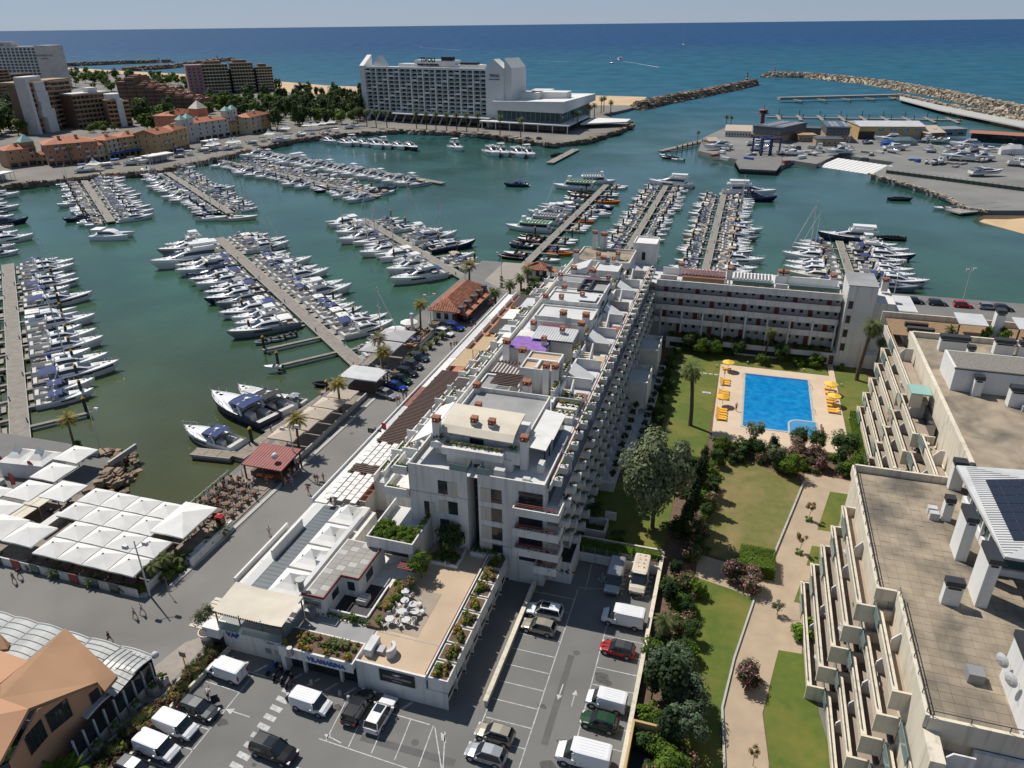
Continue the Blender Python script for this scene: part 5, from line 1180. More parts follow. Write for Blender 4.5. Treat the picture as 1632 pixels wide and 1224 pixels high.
bx('front_wall_block',-35.8,-28.,70,73.49,0,14.5);bx('front_wall_block',-26.6,-18.2,70,73.49,0,14.5)
bx('slot_glazing',-27.95,-26.65,72.4,73.3,3.4,15.,'glass');bx('slot_pier',-27.4,-27.2,72.2,72.38,3.4,15,'wall_dirty')
for z in(4.8,6.6,8.4,10.2,12.,13.8):bx('slot_transom',-27.95,-27.41,72.22,72.38,z,z+.12,'rail')
parapet(-35.8,-28.,70,82,14.5,.8,sides='SW');parapet(-26.6,-18.2,70,82,14.5,.8,sides='SE')
bx('roof_deck',-35.6,-18.4,70.25,88,14.5,14.58,'deck_white')
glassp=lambda x0,x1,y0,y1,z:bx('glass_screen',x0,x1,y0,y1,z,z+.9,'screen_glass')
glassp(-30.2,-28.,70.,70.05,15.31);glassp(-28.04,-28.,70.06,72.2,15.);glassp(-26.6,-25.,70,70.05,15.31);glassp(-26.6,-26.56,70.06,72.2,15.)
bx('air_conditioner',-24.7,-23.4,70.6,71.3,14.6,15.9,'metal_white');bx('deck_table',-21.2,-20.3,70.9,71.5,14.6,15.1,'metal_white');bx('air_conditioner',-20.,-19.3,73.2,74.6,14.6,15.8,'deck_white')
def shutter_window(x,z,w=2.5,h=1.9,left=True,y=69.99,opened=True,par=None):
 t_=at_('window',bm('window',w*.5,.06,h,'glass'),x+(-w*.25 if left else w*.25),y,z)
 at_('shutter',bm('shutter',w*.24,.12,h,'shutter'),x+(w*.13 if left else -w*.13),y,z);at_('shutter',bm('shutter',w*.24,.12,h,'shutter'),x+(w*.38 if left else -w*.38),y,z)
 at_('sill',bm('sill',w+.3,.18,.1,'wall_white'),x,y-.04,z-.1)
 if opened:at_('window_rail',bm('window_rail',w*.5,.05,.12,'red_roof'),x+(-w*.25 if left else w*.25),y-.08,z+.3)
 return t_
for i,z in enumerate((11.6,8.7,5.8)):shutter_window(-30.6,z,opened=(i==0),left=(i!=1))
for i,z in enumerate((11.6,8.8,6.,3.4)):shutter_window(-24.9,z,2.7,1.9,left=False,opened=(i==0))
shutter_window(-33.2,8.,1.4,2.)
bx('wall_lamp',-29.,-28.6,69.8,69.98,5.6,6.2,'dark');bx('floor_joint',-35.8,-28.,69.94,69.99,11.3,11.36,'wall_dirty');bx('floor_joint',-26.6,-18.2,69.94,69.99,5.2,5.26,'wall_dirty')
bx('penthouse',-33.6,-22.4,74.2,79.,14.6,18.3);bx('penthouse_bay',-31.6,-23.,72.6,74.19,14.6,16.2)
bx('planter',-31.9,-24.,71.8,73.6,16.2,17.2,'wall_white');bx('planter',-33.7,-31.95,72.6,74.1,16.4,17.3);bx('planter',-23.95,-22.2,72.8,74.2,15.6,17.3)
for i in range(13):tuft(-31.4+i*.58,72.7,17.2,'tuft' if i%3 else 'tuft_dry','green shrub in the long planter in front of the round-windowed penthouse','shrubs of the penthouse planter',.8)
for x in(-33.2,-32.6,-23.4,-22.8):tuft(x,73.4,17.3,'tuft','bushy shrub in the small planter at a corner of the round-windowed penthouse','corner shrubs of the penthouse',1.)
for x in(-32.7,-31.5,-29.9,-26.):
 k=MB();n_=14;k.add([(x+.24*cos(6.283*i/n_),74.14,17.9+.24*sin(6.283*i/n_))for i in range(n_)]+[(x+.24*cos(6.283*i/n_),74.2,17.9+.24*sin(6.283*i/n_))for i in range(n_)],[tuple(range(n_))]+[(i,(i+1)%n_,(i+1)%n_+n_,i+n_)for i in range(n_)]);P_('round_window',k,'glass')
bx('window',-29.,-27.2,74.1,74.2,16.6,18.2,'glass')
P_('vaulted_roof',(lambda k:(k.loft([[(-32.6,y,z),(-23.,y-.3,z)]for y,z in((73.3,18.5),(74.2,19.1),(76,19.5),(78.8,19.7))]),k.loft([[(-32.6,y,z-.18),(-23.,y-.3,z-.18)]for y,z in((73.3,18.5),(74.2,19.1),(76,19.5),(78.8,19.7))]),k)[-1])(MB()),'canvas_cream')
P_('awning',MB().slab((-36.2,72.,17.),(-33.7,73.,18.2),(-33.7,81.5,18.4),(-36.,81.8,17.2),.1),'canvas_white')
for y in(72.6,77,81.3):at_('awning_post',bm('awning_post',.1,.1,2.6,'rail_white'),-35.5,y,14.6)
def chimney(x,y,z0,z1,w=.9,pots='tile_red',par=None):
 c=bx('chimney',x-w/2,x+w/2,y-w/2,y+w/2,z0,z1,'wall_white',par);k=MB()
 for a in(-1,1):
  for b in(-1,1):k.box(x+a*w*.38-.1,x+a*w*.38+.1,y+b*w*.38-.1,y+b*w*.38+.1,z1,z1+.55)
 k.box(x-w*.55,x+w*.55,y-w*.55,y+w*.55,z1+.55,z1+.68);k.box(x-w*.55,x+w*.55,y-w*.55,y+w*.55,z1+.001,z1+.08);P_('chimney_pot',k,'roof_tile_old',c);return c
chimney(-33.2,73.8,17.3,19.6);chimney(-21.8,73.9,14.6,18.6);chimney(-28.6,75,19.3,19.6,.8);chimney(-26.3,75,19.3,19.6,.8);chimney(-31,83,14.6,17.2,.8)
bx('terrace_block',-33.6,-22.4,79.01,89,14.6,16.4,'wall_white');bx('upper_deck',-33.2,-22.8,79.4,88.7,16.4,16.47,'deck_grey');parapet(-33.6,-22.4,79.01,89,16.4,.75,sides='NEW')
bx('sunroom',-21.6,-19.4,78.2,84.8,14.6,16.7,'metal_white');
k=MB();k.slab((-22.,78.,17.2),(-19.2,78.,16.8),(-19.2,84.9,16.8),(-22.,84.9,17.2),.12);P_('sunroom_roof',k,'canvas_white')
for i in range(6):bx('window',-19.38,-19.33,78.5+i*1.05,79.35+i*1.05,14.9,16.5,'glass')
P_('small_awning',MB().slab((-21.9,75.,17.1),(-19.4,75.,16.9),(-19.4,78.,16.9),(-21.9,78.,17.1),.1),'canvas_white')
for y in(75.2,77.6):at_('awning_post',bm('awning_post2',.14,.14,2.3,'dark'),-19.6,y,14.6)
for i,z in enumerate((14.,10.5)):
 y1=74 if i else 73;x0=-37.6-i*1.6
 bx('balcony',x0,-35.81,69.6+i*.1,y1,z-.3,z,'wall_white');parapet(x0,-35.81,69.6+i*.1,y1,z,.9,sides='SW')
 bx('planter_soil',x0+.2,-35.9,69.8+i*.1,70.6,z,z+.5,'soil')
 for j in range(4):tuft(x0+.4+j*.45,70.2,z+.5,'tuft',f'green tuft in the {"upper" if i == 0 else "lower"} left corner balcony of the shaded front',f'{"upper" if i == 0 else "lower"} corner balcony plants',.8)
for i,z in enumerate((11.7,8.7,5.8,3.6)):
 x1=-16.2 if i<3 else -16.4;x0=-21.6 if i<3 else -19.;o_=bx('balcony',x0,x1,68.6,71.2,z-.35,z,'wall_white');P_('parapet',BX(x0,x1,68.45,68.6,z-.35,z+.75).box(x1,x1+.15,68.45,71.2,z-.35,z+.75).box(x0-.15,x0,68.45,69.98,z-.35,z+.75),'wall_white')
 bx('recess',-21.4,-18.4,69.93,69.98,z+.02,z+2.2,'glass')
 for q in(0,.35):bx('handrail',x0+.1,x1-.1,68.9,68.96,z+.85+q*.7,z+.93+q*.7,'red_roof')
 for j in range(7):tuft(x0+.4+j*.75,68.8,z+.25,['tuft_yellow','tuft','tuft_wine'][j%3],f'trailing plant on the {ORD[i]} right-hand front balcony from the top',f'plants of the {ORD[i]} front balcony',.8)
pm=BX(-.65,.55,-.5,.5,-.3,.55);pm.box(-.55,.45,-.4,.4,.56,.57)
PLM=pm.mesh('planter',M.wall_white)
lv=[(-17.6,14.2,72,162),(-16.5,11.4,72,163),(-16.5,8.4,72,160),(-16.4,5.5,73,158),(-15.9,2.9,76,150)]
names=['topmost','second','third','fourth','lowest']
for i,(x,z,ya,yb)in enumerate(lv):
 bx('floor_slab',-19.2,x-.3,ya-1,yb,z-.25,z,'deck_white');bx('edge_wall',x-.3,x-.12,ya-1,yb,z-.3,z+.55,'wall_white')
 bx('shadow_glazing',-18.19,-18.12,ya,yb-4,z+.05,z+2.2,'glass')if i else None
 n_=int((yb-ya)/2.9)
 for j in range(n_):
  y=ya+.6+j*2.9;at_('planter',PLM,x+.35,y,z+.05)
  key=['tuft','tuft_yellow','tuft','tuft_wine','tuft_dry'][(j*7+i*3)%5]
  (tuft if i<2 else tuft_far)(x+.35,y,z+.66,key,f'low plant in the white planters along the {names[i]} garden-side balcony row',f'planter plants of the {names[i]} garden-side row',1.)
  if j%5==2 and i<4:bx('divider',-18.1,x-.35,y-.1,y+.1,z,z+2.3 if i else z+1.9,'wall_bright')
 if i<2:bx('handrail',x-.24,x-.18,ya,yb-2,z+.85,z+.92,'red_roof')
for i,(xa,xb,ya,yb,z)in enumerate(((-16.3,-13.4,93,152,1.6),(-13.4,-11.,100,140,.7))):
 bx('terrace_base',xa,xb,ya,yb,0,z,'wall_white');bx('terrace_floor',xa+.1,xb-.3,ya+.2,yb-.2,z,z+.06,'deck_white')
 for j in range(int((yb-ya)/2.9)):
  y=ya+1.4+j*2.9;at_('planter',PLM,xb-.5,y,z+.1);plant('bush_dark',xb-.5,y,z+.5,.55,'planter_shrub',f'dark shrub in the {("upper","lower")[i]} garden terrace planters on the shaded side','shrub',f'shrubs of the {("upper","lower")[i]} garden terrace')
for ya in(118,133):bx('terrace_wing',-16.4,-12.2,ya,ya+7.5,1.7,6.,'wall_white');bx('terrace_floor',-16.3,-12.3,ya+.1,ya+7.4,6.,6.06,'deck_white');parapet(-16.4,-12.2,ya,ya+7.5,6.,.9)
def pent(x0,x1,y0,y1,z1,roofm='deck_beige',par=True,m_='wall_white',rim=.35):
 w_=bx('penthouse',x0,x1,y0,y1,14.5,z1,m_);bx('roof_surface',x0+.3,x1-.3,y0+.3,y1-.3,z1,z1+.06,roofm)
 if par:parapet(x0,x1,y0,y1,z1+.001,rim,.22,m_)
 return w_
bx('roof_deck',-35.6,-18.4,89.1,165.8,14.5,14.57,'deck_white')
parapet(-35.8,-18.2,82,166,14.5,.9,sides='WN')
bx('spine_wall',-22.3,-22.05,89,160,14.58,16.2,'wall_bright')
pent(-28.6,-23.4,94.5,101,18,'deck_beige');bx('roof_beam',-28.3,-23.7,97.6,98.,18.07,18.5,'wall_white');bx('roof_beam',-26.4,-26.,94.8,97.59,18.07,18.5,'wall_white')
pent(-33.6,-28.7,89.2,94,16.6,'deck_grey')
k=MB();[k.box(-33.4+j*.55,-33.2+j*.55,94.4,99.,17.,17.15)for j in range(9)]
for j in range(9):bx('pergola_slat',-33.4+j*.55,-33.15+j*.55,94.4,99.,17.,17.15,'wood_dark')
bx('pergola_beam',-33.5,-28.7,94.5,94.7,16.8,16.99,'wood_dark');bx('pergola_beam',-33.5,-28.7,98.6,98.8,16.8,16.99,'wood_dark')
for j in range(8):bx('pergola_slat',-31.6,-27.6,89.6+j*.5,89.8+j*.5,17.6,17.75,'wood_dark')
P_('canopy',MB().slab((-33.6,103.6,17.3),(-27.,103.4,17.3),(-27.4,108.2,17.6),(-33.,108.,17.6),.08),'canvas_purple')
bx('penthouse',-33.4,-27.2,103.8,108.,14.58,17.1,'wall_dirty');bx('penthouse',-27.1,-23.4,106.9,111.6,14.58,17.6,'wall_dirty');bx('penthouse',-33.4,-27.11,108.1,111.6,14.58,17.2,'wall_white')
k=MB();n_=16
for j in range(n_):
 x=-30.4+j*.44;k.add([(x,106.8,17.9),(x+.22,106.8,18.),(x+.44,106.8,17.9),(x+.44,112,18.1),(x+.22,112,18.2),(x,112,18.1)],[(0,1,4,5),(1,2,3,4)])
P_('corrugated_roof',k,'metal_white')
bx('wine_awning',-30.6,-26.,112.6,115.6,17.1,17.2,'canvas_wine');bx('roof_frame',-32.5,-22.8,112.3,112.42,17.3,17.42,'rail_white');bx('roof_frame',-32.5,-22.8,116,116.12,17.3,17.42,'rail_white')
pent(-32.6,-22.4,117,123,17.6,'deck_white');pent(-32.2,-22.6,123.3,128.8,18.4,'deck_white');bx('roof_light',-26.6,-23.2,124,128,18.9,19.,'rail_white')
pent(-28.,-22.6,129.2,136.4,18.3,'deck_grey')
for a in((-27.8,-22.8,129.5,129.9),(-27.8,-22.8,135.8,136.2),(-27.8,-27.4,129.91,135.79),(-26,-25.6,129.91,135.79),(-27.39,-26.01,132.5,132.9)):bx('black_upstand',*a,18.67,19.05,'black_paint')
pent(-33.6,-28.2,130.5,136,16.6,'deck_white');bx('wine_awning',-28.3,-25.4,139.2,141.6,17.6,17.7,'canvas_wine')
pent(-33.8,-23.4,138,142.4,17.2,'deck_grey');pent(-33.5,-28.6,143.6,150.4,17.,'deck_white');pent(-27.8,-22.6,144.5,150.2,18,'deck_white')
P_('sloped_roof',MB().prism([(-32.6,144),(-29,144),(-29,150),(-32.6,150)],17.4,18,z1s=[17.6,19,19,17.6]),'metal_white');bx('roof_tank',-27.4,-25.6,151,152.6,17,19.2,'metal_grey')
pent(-33.7,-21.6,153,163.5,17.4,'roof_brown');pent(-22.5,-17.2,163.8,169.8,19.,'wall_bright');bx('window',-20.4,-19.6,163.7,163.78,15.5,17.3,'glass')
chimney(-31.2,163,17.4,21.,1.);chimney(-29.2,163.6,17.4,20.6,1.4)
for i in range(9):bx('pergola_slat',-28+i*.9,-27.8+i*.9,164,168.5,16.9,17.1,'wood_dark')
rq=random.Random(11)
for(x,y,z1)in((-33.2,88.6,17.3),(-26.2,90.2,17.9),(-24.4,94.2,19.),(-22.9,93.4,19.4),(-30.3,101.8,17.6),(-33.6,104,17.8),(-27.8,105.6,18.3),(-25.8,109.8,18.6),(-23.2,112.4,18.8),(-31.4,112.2,18.2),(-27.4,117.1,18.6),(-23.4,117.1,18.6),(-29.5,124.2,19.),(-26,126,19.2),(-32.4,124,18.9),(-30.8,132,18.2),(-23.2,137,19.2),(-33.2,138.6,18.4),(-27.4,142.9,18.4),(-31.8,144.4,18.2),(-26.8,150.4,19.),(-24.6,150.4,19.),(-33.2,153,19.2),(-28.6,154.4,18.6),(-24.6,156,18.6)):chimney(x,y,14.58,z1,rq.choice([.75,.9,1.1]))
for i,y in enumerate((90.5,97.5,104.5,111.5,118.5,125.5,132.5,139.5,146.5,153)):
 bx('party_wall',-22.,-18.3,y,y+.2,14.58,16.3,'wall_dirty' if i%3==0 else 'wall_bright')
 k=MB();k.add([(-21.9,y+.3,16.9),(-21.9,y+4.2,16.9),(-18.6,y+4.2,14.9),(-18.6,y+.3,14.9)]+[(-21.9,y+.3,16.75),(-21.9,y+4.2,16.75),(-18.6,y+4.2,14.75),(-18.6,y+.3,14.75)],[(0,1,2,3),(7,6,5,4),(0,3,7,4),(1,5,6,2)])
 if i%2:P_('sloped_canopy',k,'wall_bright')
 else:
  for s in range(8):bx('stair_step',-21.8+.0,-20.6,y+.5+s*.32,y+.8+s*.32,14.58,14.8+s*.2,'wall_cream')
  P_('slanted_parapet',MB().prism([(-20.5,y+.4),(-20.3,y+.4),(-20.3,y+4.2),(-20.5,y+4.2)],14.58,0,z1s=[15.3,15.3,17.4,17.4]),'wall_bright')
 bx('patio_floor',-20.2,-18.4,y+.4,y+5.5,14.58,14.62,['tile_red','deck_white','deck_beige','deck_white','tile_red'][i%5])
 pl=bx('planter',-22.9,-22.31,y+.4,y+3.6,16.2,17.);[tuft(-22.6,y+.9+j*.8,17.,['tuft_yellow','tuft','tuft_dry'][j%3],'rooftop shrub along the spine wall planters of the white building','rooftop spine wall shrubs',1.)for j in range(4)]
for i,y in enumerate((86.2,88.8,91.4)):bx('planter',-21.6,-18.6,y,y+2.,14.6,15.6);[tuft(-21+j*.75,y+1,15.6,'tuft' if j%2 else 'tuft_yellow',f'shrub in the {ORD[i]} deep planter behind the sunroom','deep planter shrubs',1.1)for j in range(4)]
steps=[(-38.6,-35.81,82,166,11.4,'deck_white'),(-42.6,-38.61,76,166,8.2,'deck_white'),(-46.,-42.61,79,166,5.,'deck_white'),(-51.,-46.01,76,166,3.4,'tile_terracotta')]
for i,(x0,x1,ya,yb,z,fm)in enumerate(steps):
 bx('terrace_block',x0,x1,ya,yb,0,z-.06,'wall_white');bx('terrace_floor',x0+.2,x1,ya+.2,yb-.2,z-.059,z,fm)
 k=MB();y=ya
 while y<yb:k.box(x0,x0+.2,y,min(y+4.6,yb),z,z+1.);y+=5.4
 P_('parapet',k,'wall_bright')
 if i<3:
  y=ya+5.5
  while y<yb-1:bx('party_wall',x0+.3,x1-.05,y,y+.2,z,z+rq.choice([1.6,2.2,2.4]),rq.choice(['wall_white','wall_bright']));y+=5.6
  for j in range(int((yb-ya)/5.6)):
   y=ya+1+j*5.6;bx('door',x1-.06,x1-.01,y+1,y+3.2,z,z+2.1,'glass')
   if rq.random()<.75:
    bx('planter',x0+.25,x0+1.,y+.5,y+3.5,z,z+.7)
    for q in range(3):tuft(x0+.6,y+1+q*.9,z+.7,rq.choice(['tuft','tuft_dry','tuft_yellow','tuft']),f'shrub in the promenade-side planters of the {ORD[i]} terrace from the roof',f'promenade side shrubs, {ORD[i]} terrace',1.)
for(x0,x1,ya,yb,z,m_)in((-42.4,-38.8,101,105,10.4,'canvas_dark'),(-46.,-42.7,130.5,138.6,7.9,'canvas_dark'),(-46.2,-42.4,146.5,154.3,8.,'canvas_dark'),(-49.6,-46.4,118,126.5,5.6,'reed'),(-46.6,-42.8,122,129,7.6,'reed'),(-46.2,-42.8,139.5,145.5,7.6,'canvas_white'),(-38.4,-36,113,118,13.6,'canvas_white'),(-42.3,-39,125,130,10.2,'metal_white'),(-42.3,-38.8,140,146,10.4,'metal_white'),(-38.2,-36,145,150,13.4,'canvas_cream')):
 P_('shade_mat',MB().slab((x0,ya,z),(x1,ya,z+.15),(x1,yb,z+.15),(x0,yb,z),.07),m_)
 for y in(ya+.2,yb-.2):at_('shade_post',bm('shade_post',.1,.1,2.3,'wood_dark'),x0+.2,y,z-2.4)
bx('arcade_slab',-53.2,-51.01,74,166,3.2,3.5,'wall_bright')
bx('shop_fronts',-51.08,-51.02,76,166,.2,3.1,'glass')
for j in range(18):at_('column',bm('column',.45,.45,3.2,'wall_bright'),-52.8,75+j*5.3,0)
bx('slab_rim',-53.4,-53.21,74,166,3.1,3.9,'wall_bright')
for ya,yb,m_ in((104,112,'tile_red'),(96,103.5,'metal_white'),(126,150,'deck_white')):bx('slab_surface',-53.1,-51.1,ya,yb,3.5,3.54,m_)
PG=thing('pergola','long brown slatted pergola over the shop terrace beside the promenade','pergola',(-50.4,74,0))
for xx in(-50.6,-48.4,-46.2):part('beam',BX(xx-.1,xx+.1,74,117,4.55,4.8),M.wood_dark,PG)
for j in range(9):link('post',bm('post',.22,.22,1.15,'wood_dark'),PG,(-.2,j*5.2+.5,3.4));link('post',bm('post',.22,.22,1.15,'wood_dark'),PG,(4.2,j*5.2+.5,3.4))
slat=BX(-.12,.12,-2.45,2.45,0,.16).mesh('slat',M.wood_dark);tilem=BX(-.42,.42,-.62,.62,0,.07).mesh('white_panel',M.wall_bright)
y=74.;j=0
while y<117:
 if 83<=y<88.5 or 74<=y<79.5:
  for q in range(5):link('white_panel',tilem,PG,(-.1+q*1.02,y-74+((.6 if q%2 else 0)),4.82),0)
  y+=1.35
 else:link('slat',slat,PG,(2.,y-74,4.81),pi/2);y+=.46
for y in range(75,117,2):tuft(-51.3,y+.3,3.55,['tuft','grass_tuft','tuft_yellow'][y%3]if y%3!=1 else 'tuft','green shrub in the row between the pergola and the promenade','shrubs along the pergola',1.3)
for y in range(126,164,3):plant('palm_small' if y%2 else 'bush_bright',-48.8,y,3.4,.6,'terrace_plant','terrace plant between the shade mats and the far promenade','plant','terrace plants of the far promenade end')
mb=MB()
for x,y,z,key,s_ in farl:
 me=PT[key][1];mb.add([(x+v.co.x*s_,y+v.co.y*s_,z+v.co.z*s_)for v in me.vertices if v.index%12<8],[tuple(range(i*4,i*4+4))for i in range(sum(1 for v in me.vertices if v.index%12<8)//4)])
o=part('balcony_greenery',mb,M.leaf);o['kind']='stuff';o['label']='massed low plants in the shaded lower balcony planters'
# the low podium with shops, in front of the white building
PO=thing('shop_podium','low white shop building with roof terraces and lettered fronts facing the car park','building',(-40,49,0))
B=lambda *a,**k:bx(*a,**k,par=PO)
def pbx(n_,*a):m_=a[6]if len(a)>6 else 'wall_white';return bx(n_,*a[:6],m_,PO)
pbx('podium',-33.2,-25.2,49.1,69.8,0,3.4,'wall_white');pbx('terrace_floor',-33.,-25.4,49.4,69.9,3.4,3.46,'deck_beige');pbx('terrace_floor',-33.,-28.4,54.4,61.5,3.461,3.475,'deck_terrace')
pbx('podium',-41.8,-33.21,49.9,72,0,3.3,'wall_white');pbx('expansion_joint',-33,-25.4,53.9,54.,3.462,3.49,'wall_dirty')
pbx('parapet',-33.2,-25.2,49.08,49.3,3.4,4.);pbx('east_wall',-25.2,-23.2,49.1,69.9,0,2.3)
for i in range(8):
 y=49.2+i*2.55;pbx('planter',-24.95,-22.75,y,y+2.3,2.31,4.);pbx('soil',-24.8,-22.9,y+.15,y+2.15,4.,4.02,'soil')
 for q in range(7):tuft(-24.5+rq.random()*1.3,y+.4+q*.25,4.,rq.choice(['tuft','tuft_yellow','tuft_dry','tuft','tuft']),f'shrub in the {ORD[i]} planter box from the sign end of the beige terrace edge',f'shrubs of planter box {i+1} on the beige terrace',1.1)
 pbx('window',-23.19,-23.13,y+.15,y+2.2,.7,2.1,'glass');pbx('buttress',-23.18,-22.8,y-.14,y+.0,0,2.3)
pbx('white_rail',-25.2,-25.05,49.3,69.5,3.4,4.25,'wall_bright');pbx('red_rail',-25.3,-25.22,49.3,69.5,4.2,4.3,'red_roof')
s_=pbx('sign_board',-30.4,-26.4,48.98,49.07,2.1,3.7,'dark');tx('CONSTAMARINA',.42,'metal_white',PO,(11.6,-.04,2.75),ext=.01);tx('IMOBILIÁRIA',.2,'metal_white',PO,(11.6,-.04,2.42),ext=.01)
k=MB();k.add([(-28.9,48.95,3.35),(-28.4,48.95,3.15),(-27.9,48.95,3.4),(-28.4,48.95,3.5)],[(0,1,2,3)]);part('bird_emblem',k,M.metal_white,PO)
pbx('planter_box',-42.2,-33.2,48.6,51.6,3.,3.9);pbx('soil',-42.,-33.4,48.8,51.4,3.9,3.94,'soil')
pbx('fascia',-42.2,-33.2,48.5,48.59,2.6,3.95);tx('VILAMARINA',.78,'blue',PO,(3.6,-.55,2.95),ext=.05,font_bold=.02)
pbx('shop_glazing',-41.6,-33.5,49.6,49.89,.1,2.9,'glass');tx('VILAMARINA',.62,'metal_grey',PO,(3.4,.55,1.25),ext=.01);pbx('shop_pier',-39.9,-39.6,49.2,49.58,0,3.);pbx('shop_pier',-35.4,-35.1,49.2,49.58,0,3.);pbx('side_pier',-42.2,-41.7,48.7,49.88,0,3.)
k=MB();k.cyl(-40.6,48.35,3.35,4.3,.42,10,.3);part('crest',k,M.metal_grey,PO)
for i in range(34):
 x,yv=-41.6+rq.random()*8.,49.2+rq.random()*2.;tuft(x,yv,3.94,'tuft' if i%3 else 'tuft_dry','small green shrub in the sandy bed above the blue VILAMARINA letters','shrubs above the VILAMARINA letters',.75)
for x in(-41.6,-39.6,-38.7,-36.6,-34.):plant('tuft_yellow',x,48.95,3.94,1.25,'flower_clump','orange flowering clump at the edge of the bed above the blue VILAMARINA letters','flowers','orange flowers above the shop')
for x in(-36.6,-36.,-35.3):plant('palm_small',x,50.4,3.9,.45,'yucca','bright green spiky plant in the bed above the shop letters','plant','spiky plants above the shop')
pbx('walkway',-41.8,-33.3,51.62,54.2,3.31,3.42,'deck_grey')
for j in range(12):tuft(-41.2+j*.62,54.5,3.45,'tuft','low hedge plant at the back of the grey roof walkway','hedge of the grey walkway',.9)
tuft(-36.3,54.6,3.45,'tuft','',None,1.8)['label']='rounder green bush at the back of the grey roof walkway beside the sunken court'
pbx('court_shade',-39.5,-35.,55.2,60.8,3.3,3.32,'dark');pbx('court_wall',-39.6,-34.8,54.9,55.1,3.3,4.1);pbx('court_wall',-34.9,-34.7,55.11,60.5,3.3,4.1);pbx('court_bench',-37.4,-36.2,57.2,58.6,3.33,4.,'wall_dirty')  # near-black sheet paints the shade of a pit; the court isn't sunken
pbx('vap_wall',-51.6,-42.3,49.7,53.4,0,3.1);pbx('roof_platform',-51.4,-42.4,49.9,53.2,3.1,3.16,'deck_grey');pbx('corner_box',-52.4,-50.2,48.9,50.4,2.2,3.5,'wall_bright');pbx('garage_wall',-51.9,-50.4,49.3,49.69,0,2.2,'dark')
tx('VAP',.95,'blue',PO,(-9.,.62,2.15),ext=.03,font_bold=.03);tx('CLÍNICA',.28,'dark',PO,(-4.2,.66,2.5),ext=.01)
for x,c_ in((-44.6,'metal_grey'),(-43.4,'canvas_tan')):pbx('wall_notice',x-.35,x+.35,49.62,49.69,1.,1.7,c_)
k=MB();k.loft([[(x,49.2,6.1-.22*sin((x+50.6)*.36)),(x,53.6,6.5-.22*sin((x+50.6)*.36))]for x in[-50.6+i*.55 for i in range(17)]]);
cv=thing('canvas_roof','large cream canvas roof stretched over the terrace above the VAP lettering','canopy',(-46,51,3.2));part('canvas',k,M.canvas_cream,cv)
for x in(-50.4,-47.4,-44.6,-42.):
 for yv in(49.4,53.4):part('post',BX(x-.06,x+.06,yv-.06,yv+.06,3.17,6.),M.rail,cv)
for j in range(30):part('valance_tab',BX(-50.5+j*.29,-50.32+j*.29,49.16,49.19,5.75,6.02),M.canvas_dark,cv)
part('side_glass',BX(-50.4,-42.1,49.28,49.32,3.4,4.6),M.screen_glass,cv);part('side_glass',BX(-42.,-41.96,49.4,53.4,3.4,5.),M.screen_glass,cv)
for j in range(14):pbx('roof_slat',-54.2+.0,-51.7,48.9+j*.55,49.35+j*.55,3.,3.12,'canvas_cream')if j<9 else None
pbx('office_block',-42.4,-39.7,54.3,64.9,3.3,6.);pbx('office_block',-39.69,-37.4,58.3,64.9,3.3,6.);pbx('tile_terrace',-42.2,-39.8,54.5,64.7,6.,6.05,'concrete');pbx('tile_terrace',-39.79,-37.6,58.5,64.7,6.,6.05,'concrete')
for i in range(4):
 for j in range(11):
  if i<2 or j>4:pbx('paving_tile',-42.1+i*1.12,-41.05+i*1.12,54.7+j*.9,55.55+j*.9,6.051,6.075,'concrete' if(i*3+j)%4 else 'kerb')
pbx('brown_rail',-42.45,-39.6,54.2,54.28,6.05,6.4,'red_roof');pbx('brown_rail',-39.65,-39.57,54.29,58.2,6.05,6.4,'red_roof');pbx('brown_rail',-39.56,-37.3,58.18,58.26,6.05,6.4,'red_roof');pbx('brown_rail',-37.36,-37.28,58.3,64.7,6.05,6.4,'red_roof')
pbx('window',-39.68,-39.62,56.,57.4,4.4,5.4,'glass');pbx('window',-38.9,-38.,58.22,58.29,4.3,5.5,'glass');pbx('window',-37.39,-37.33,60,61.6,4.3,5.5,'glass')
pbx('sign_board',-42.3,-40.1,54.18,54.29,4.6,5.7,'metal_grey');tx('BEAUTIQUE',.36,'dark',PO,(-1.2,5.14,5.),ext=.01);pbx('sign_dot',-42.1,-41.8,54.12,54.17,4.95,5.25,'dark')
pbx('duct',-43.3,-42.7,55,69.5,5.6,6.2,'metal_white');pbx('air_unit',-41.9,-40.9,53.5,54.1,3.4,4.5,'metal_grey');pbx('air_unit',-44.4,-43.4,60.4,61.6,4.8,5.7,'metal_white')
k=MB();k.cyl(-42.9,55.,6.2,7.4,.35,10);k.cyl(-42.9,55.,7.4,7.6,.55,10);part('flue',k,M.metal_grey,PO)
pbx('box_slab',-39.2,-33.,64.,72.4,6.2,6.6);parapet(-39.2,-33.,64.,72.4,6.6,1.2,par=PO,sides='SWE');pbx('soil',-39.,-33.2,64.2,67.6,6.6,7.3,'soil');pbx('patio_floor',-39.,-33.2,67.61,72.3,6.6,6.68,'deck_white')
for x in(-38.8,-33.5):pbx('column',x-.35,x+.35,64.4,65.1,3.4,6.2)
pbx('recess_shade',-38.6,-33.6,66.5,66.6,3.4,6.1,'dark');pbx('wall_end',-33.2,-33.,66,72,3.4,6.2)  # near-black panel paints the shade under the raised box
for i in range(26):plant('bush_bright' if i%3 else 'bush',-38.6+rq.random()*5,64.5+rq.random()*2.8,7.1,rq.uniform(.45,.75),'balcony_bush','bright green bush crowding the raised balcony box left of the shaded front','shrub','bushes of the raised balcony box')
for i in range(8):plant('tuft',-33.4,66.5+i*.7,7.6,1.2,'balcony_bush','trailing shrub on the right edge of the raised balcony box','shrub','edge shrubs of the raised balcony box')
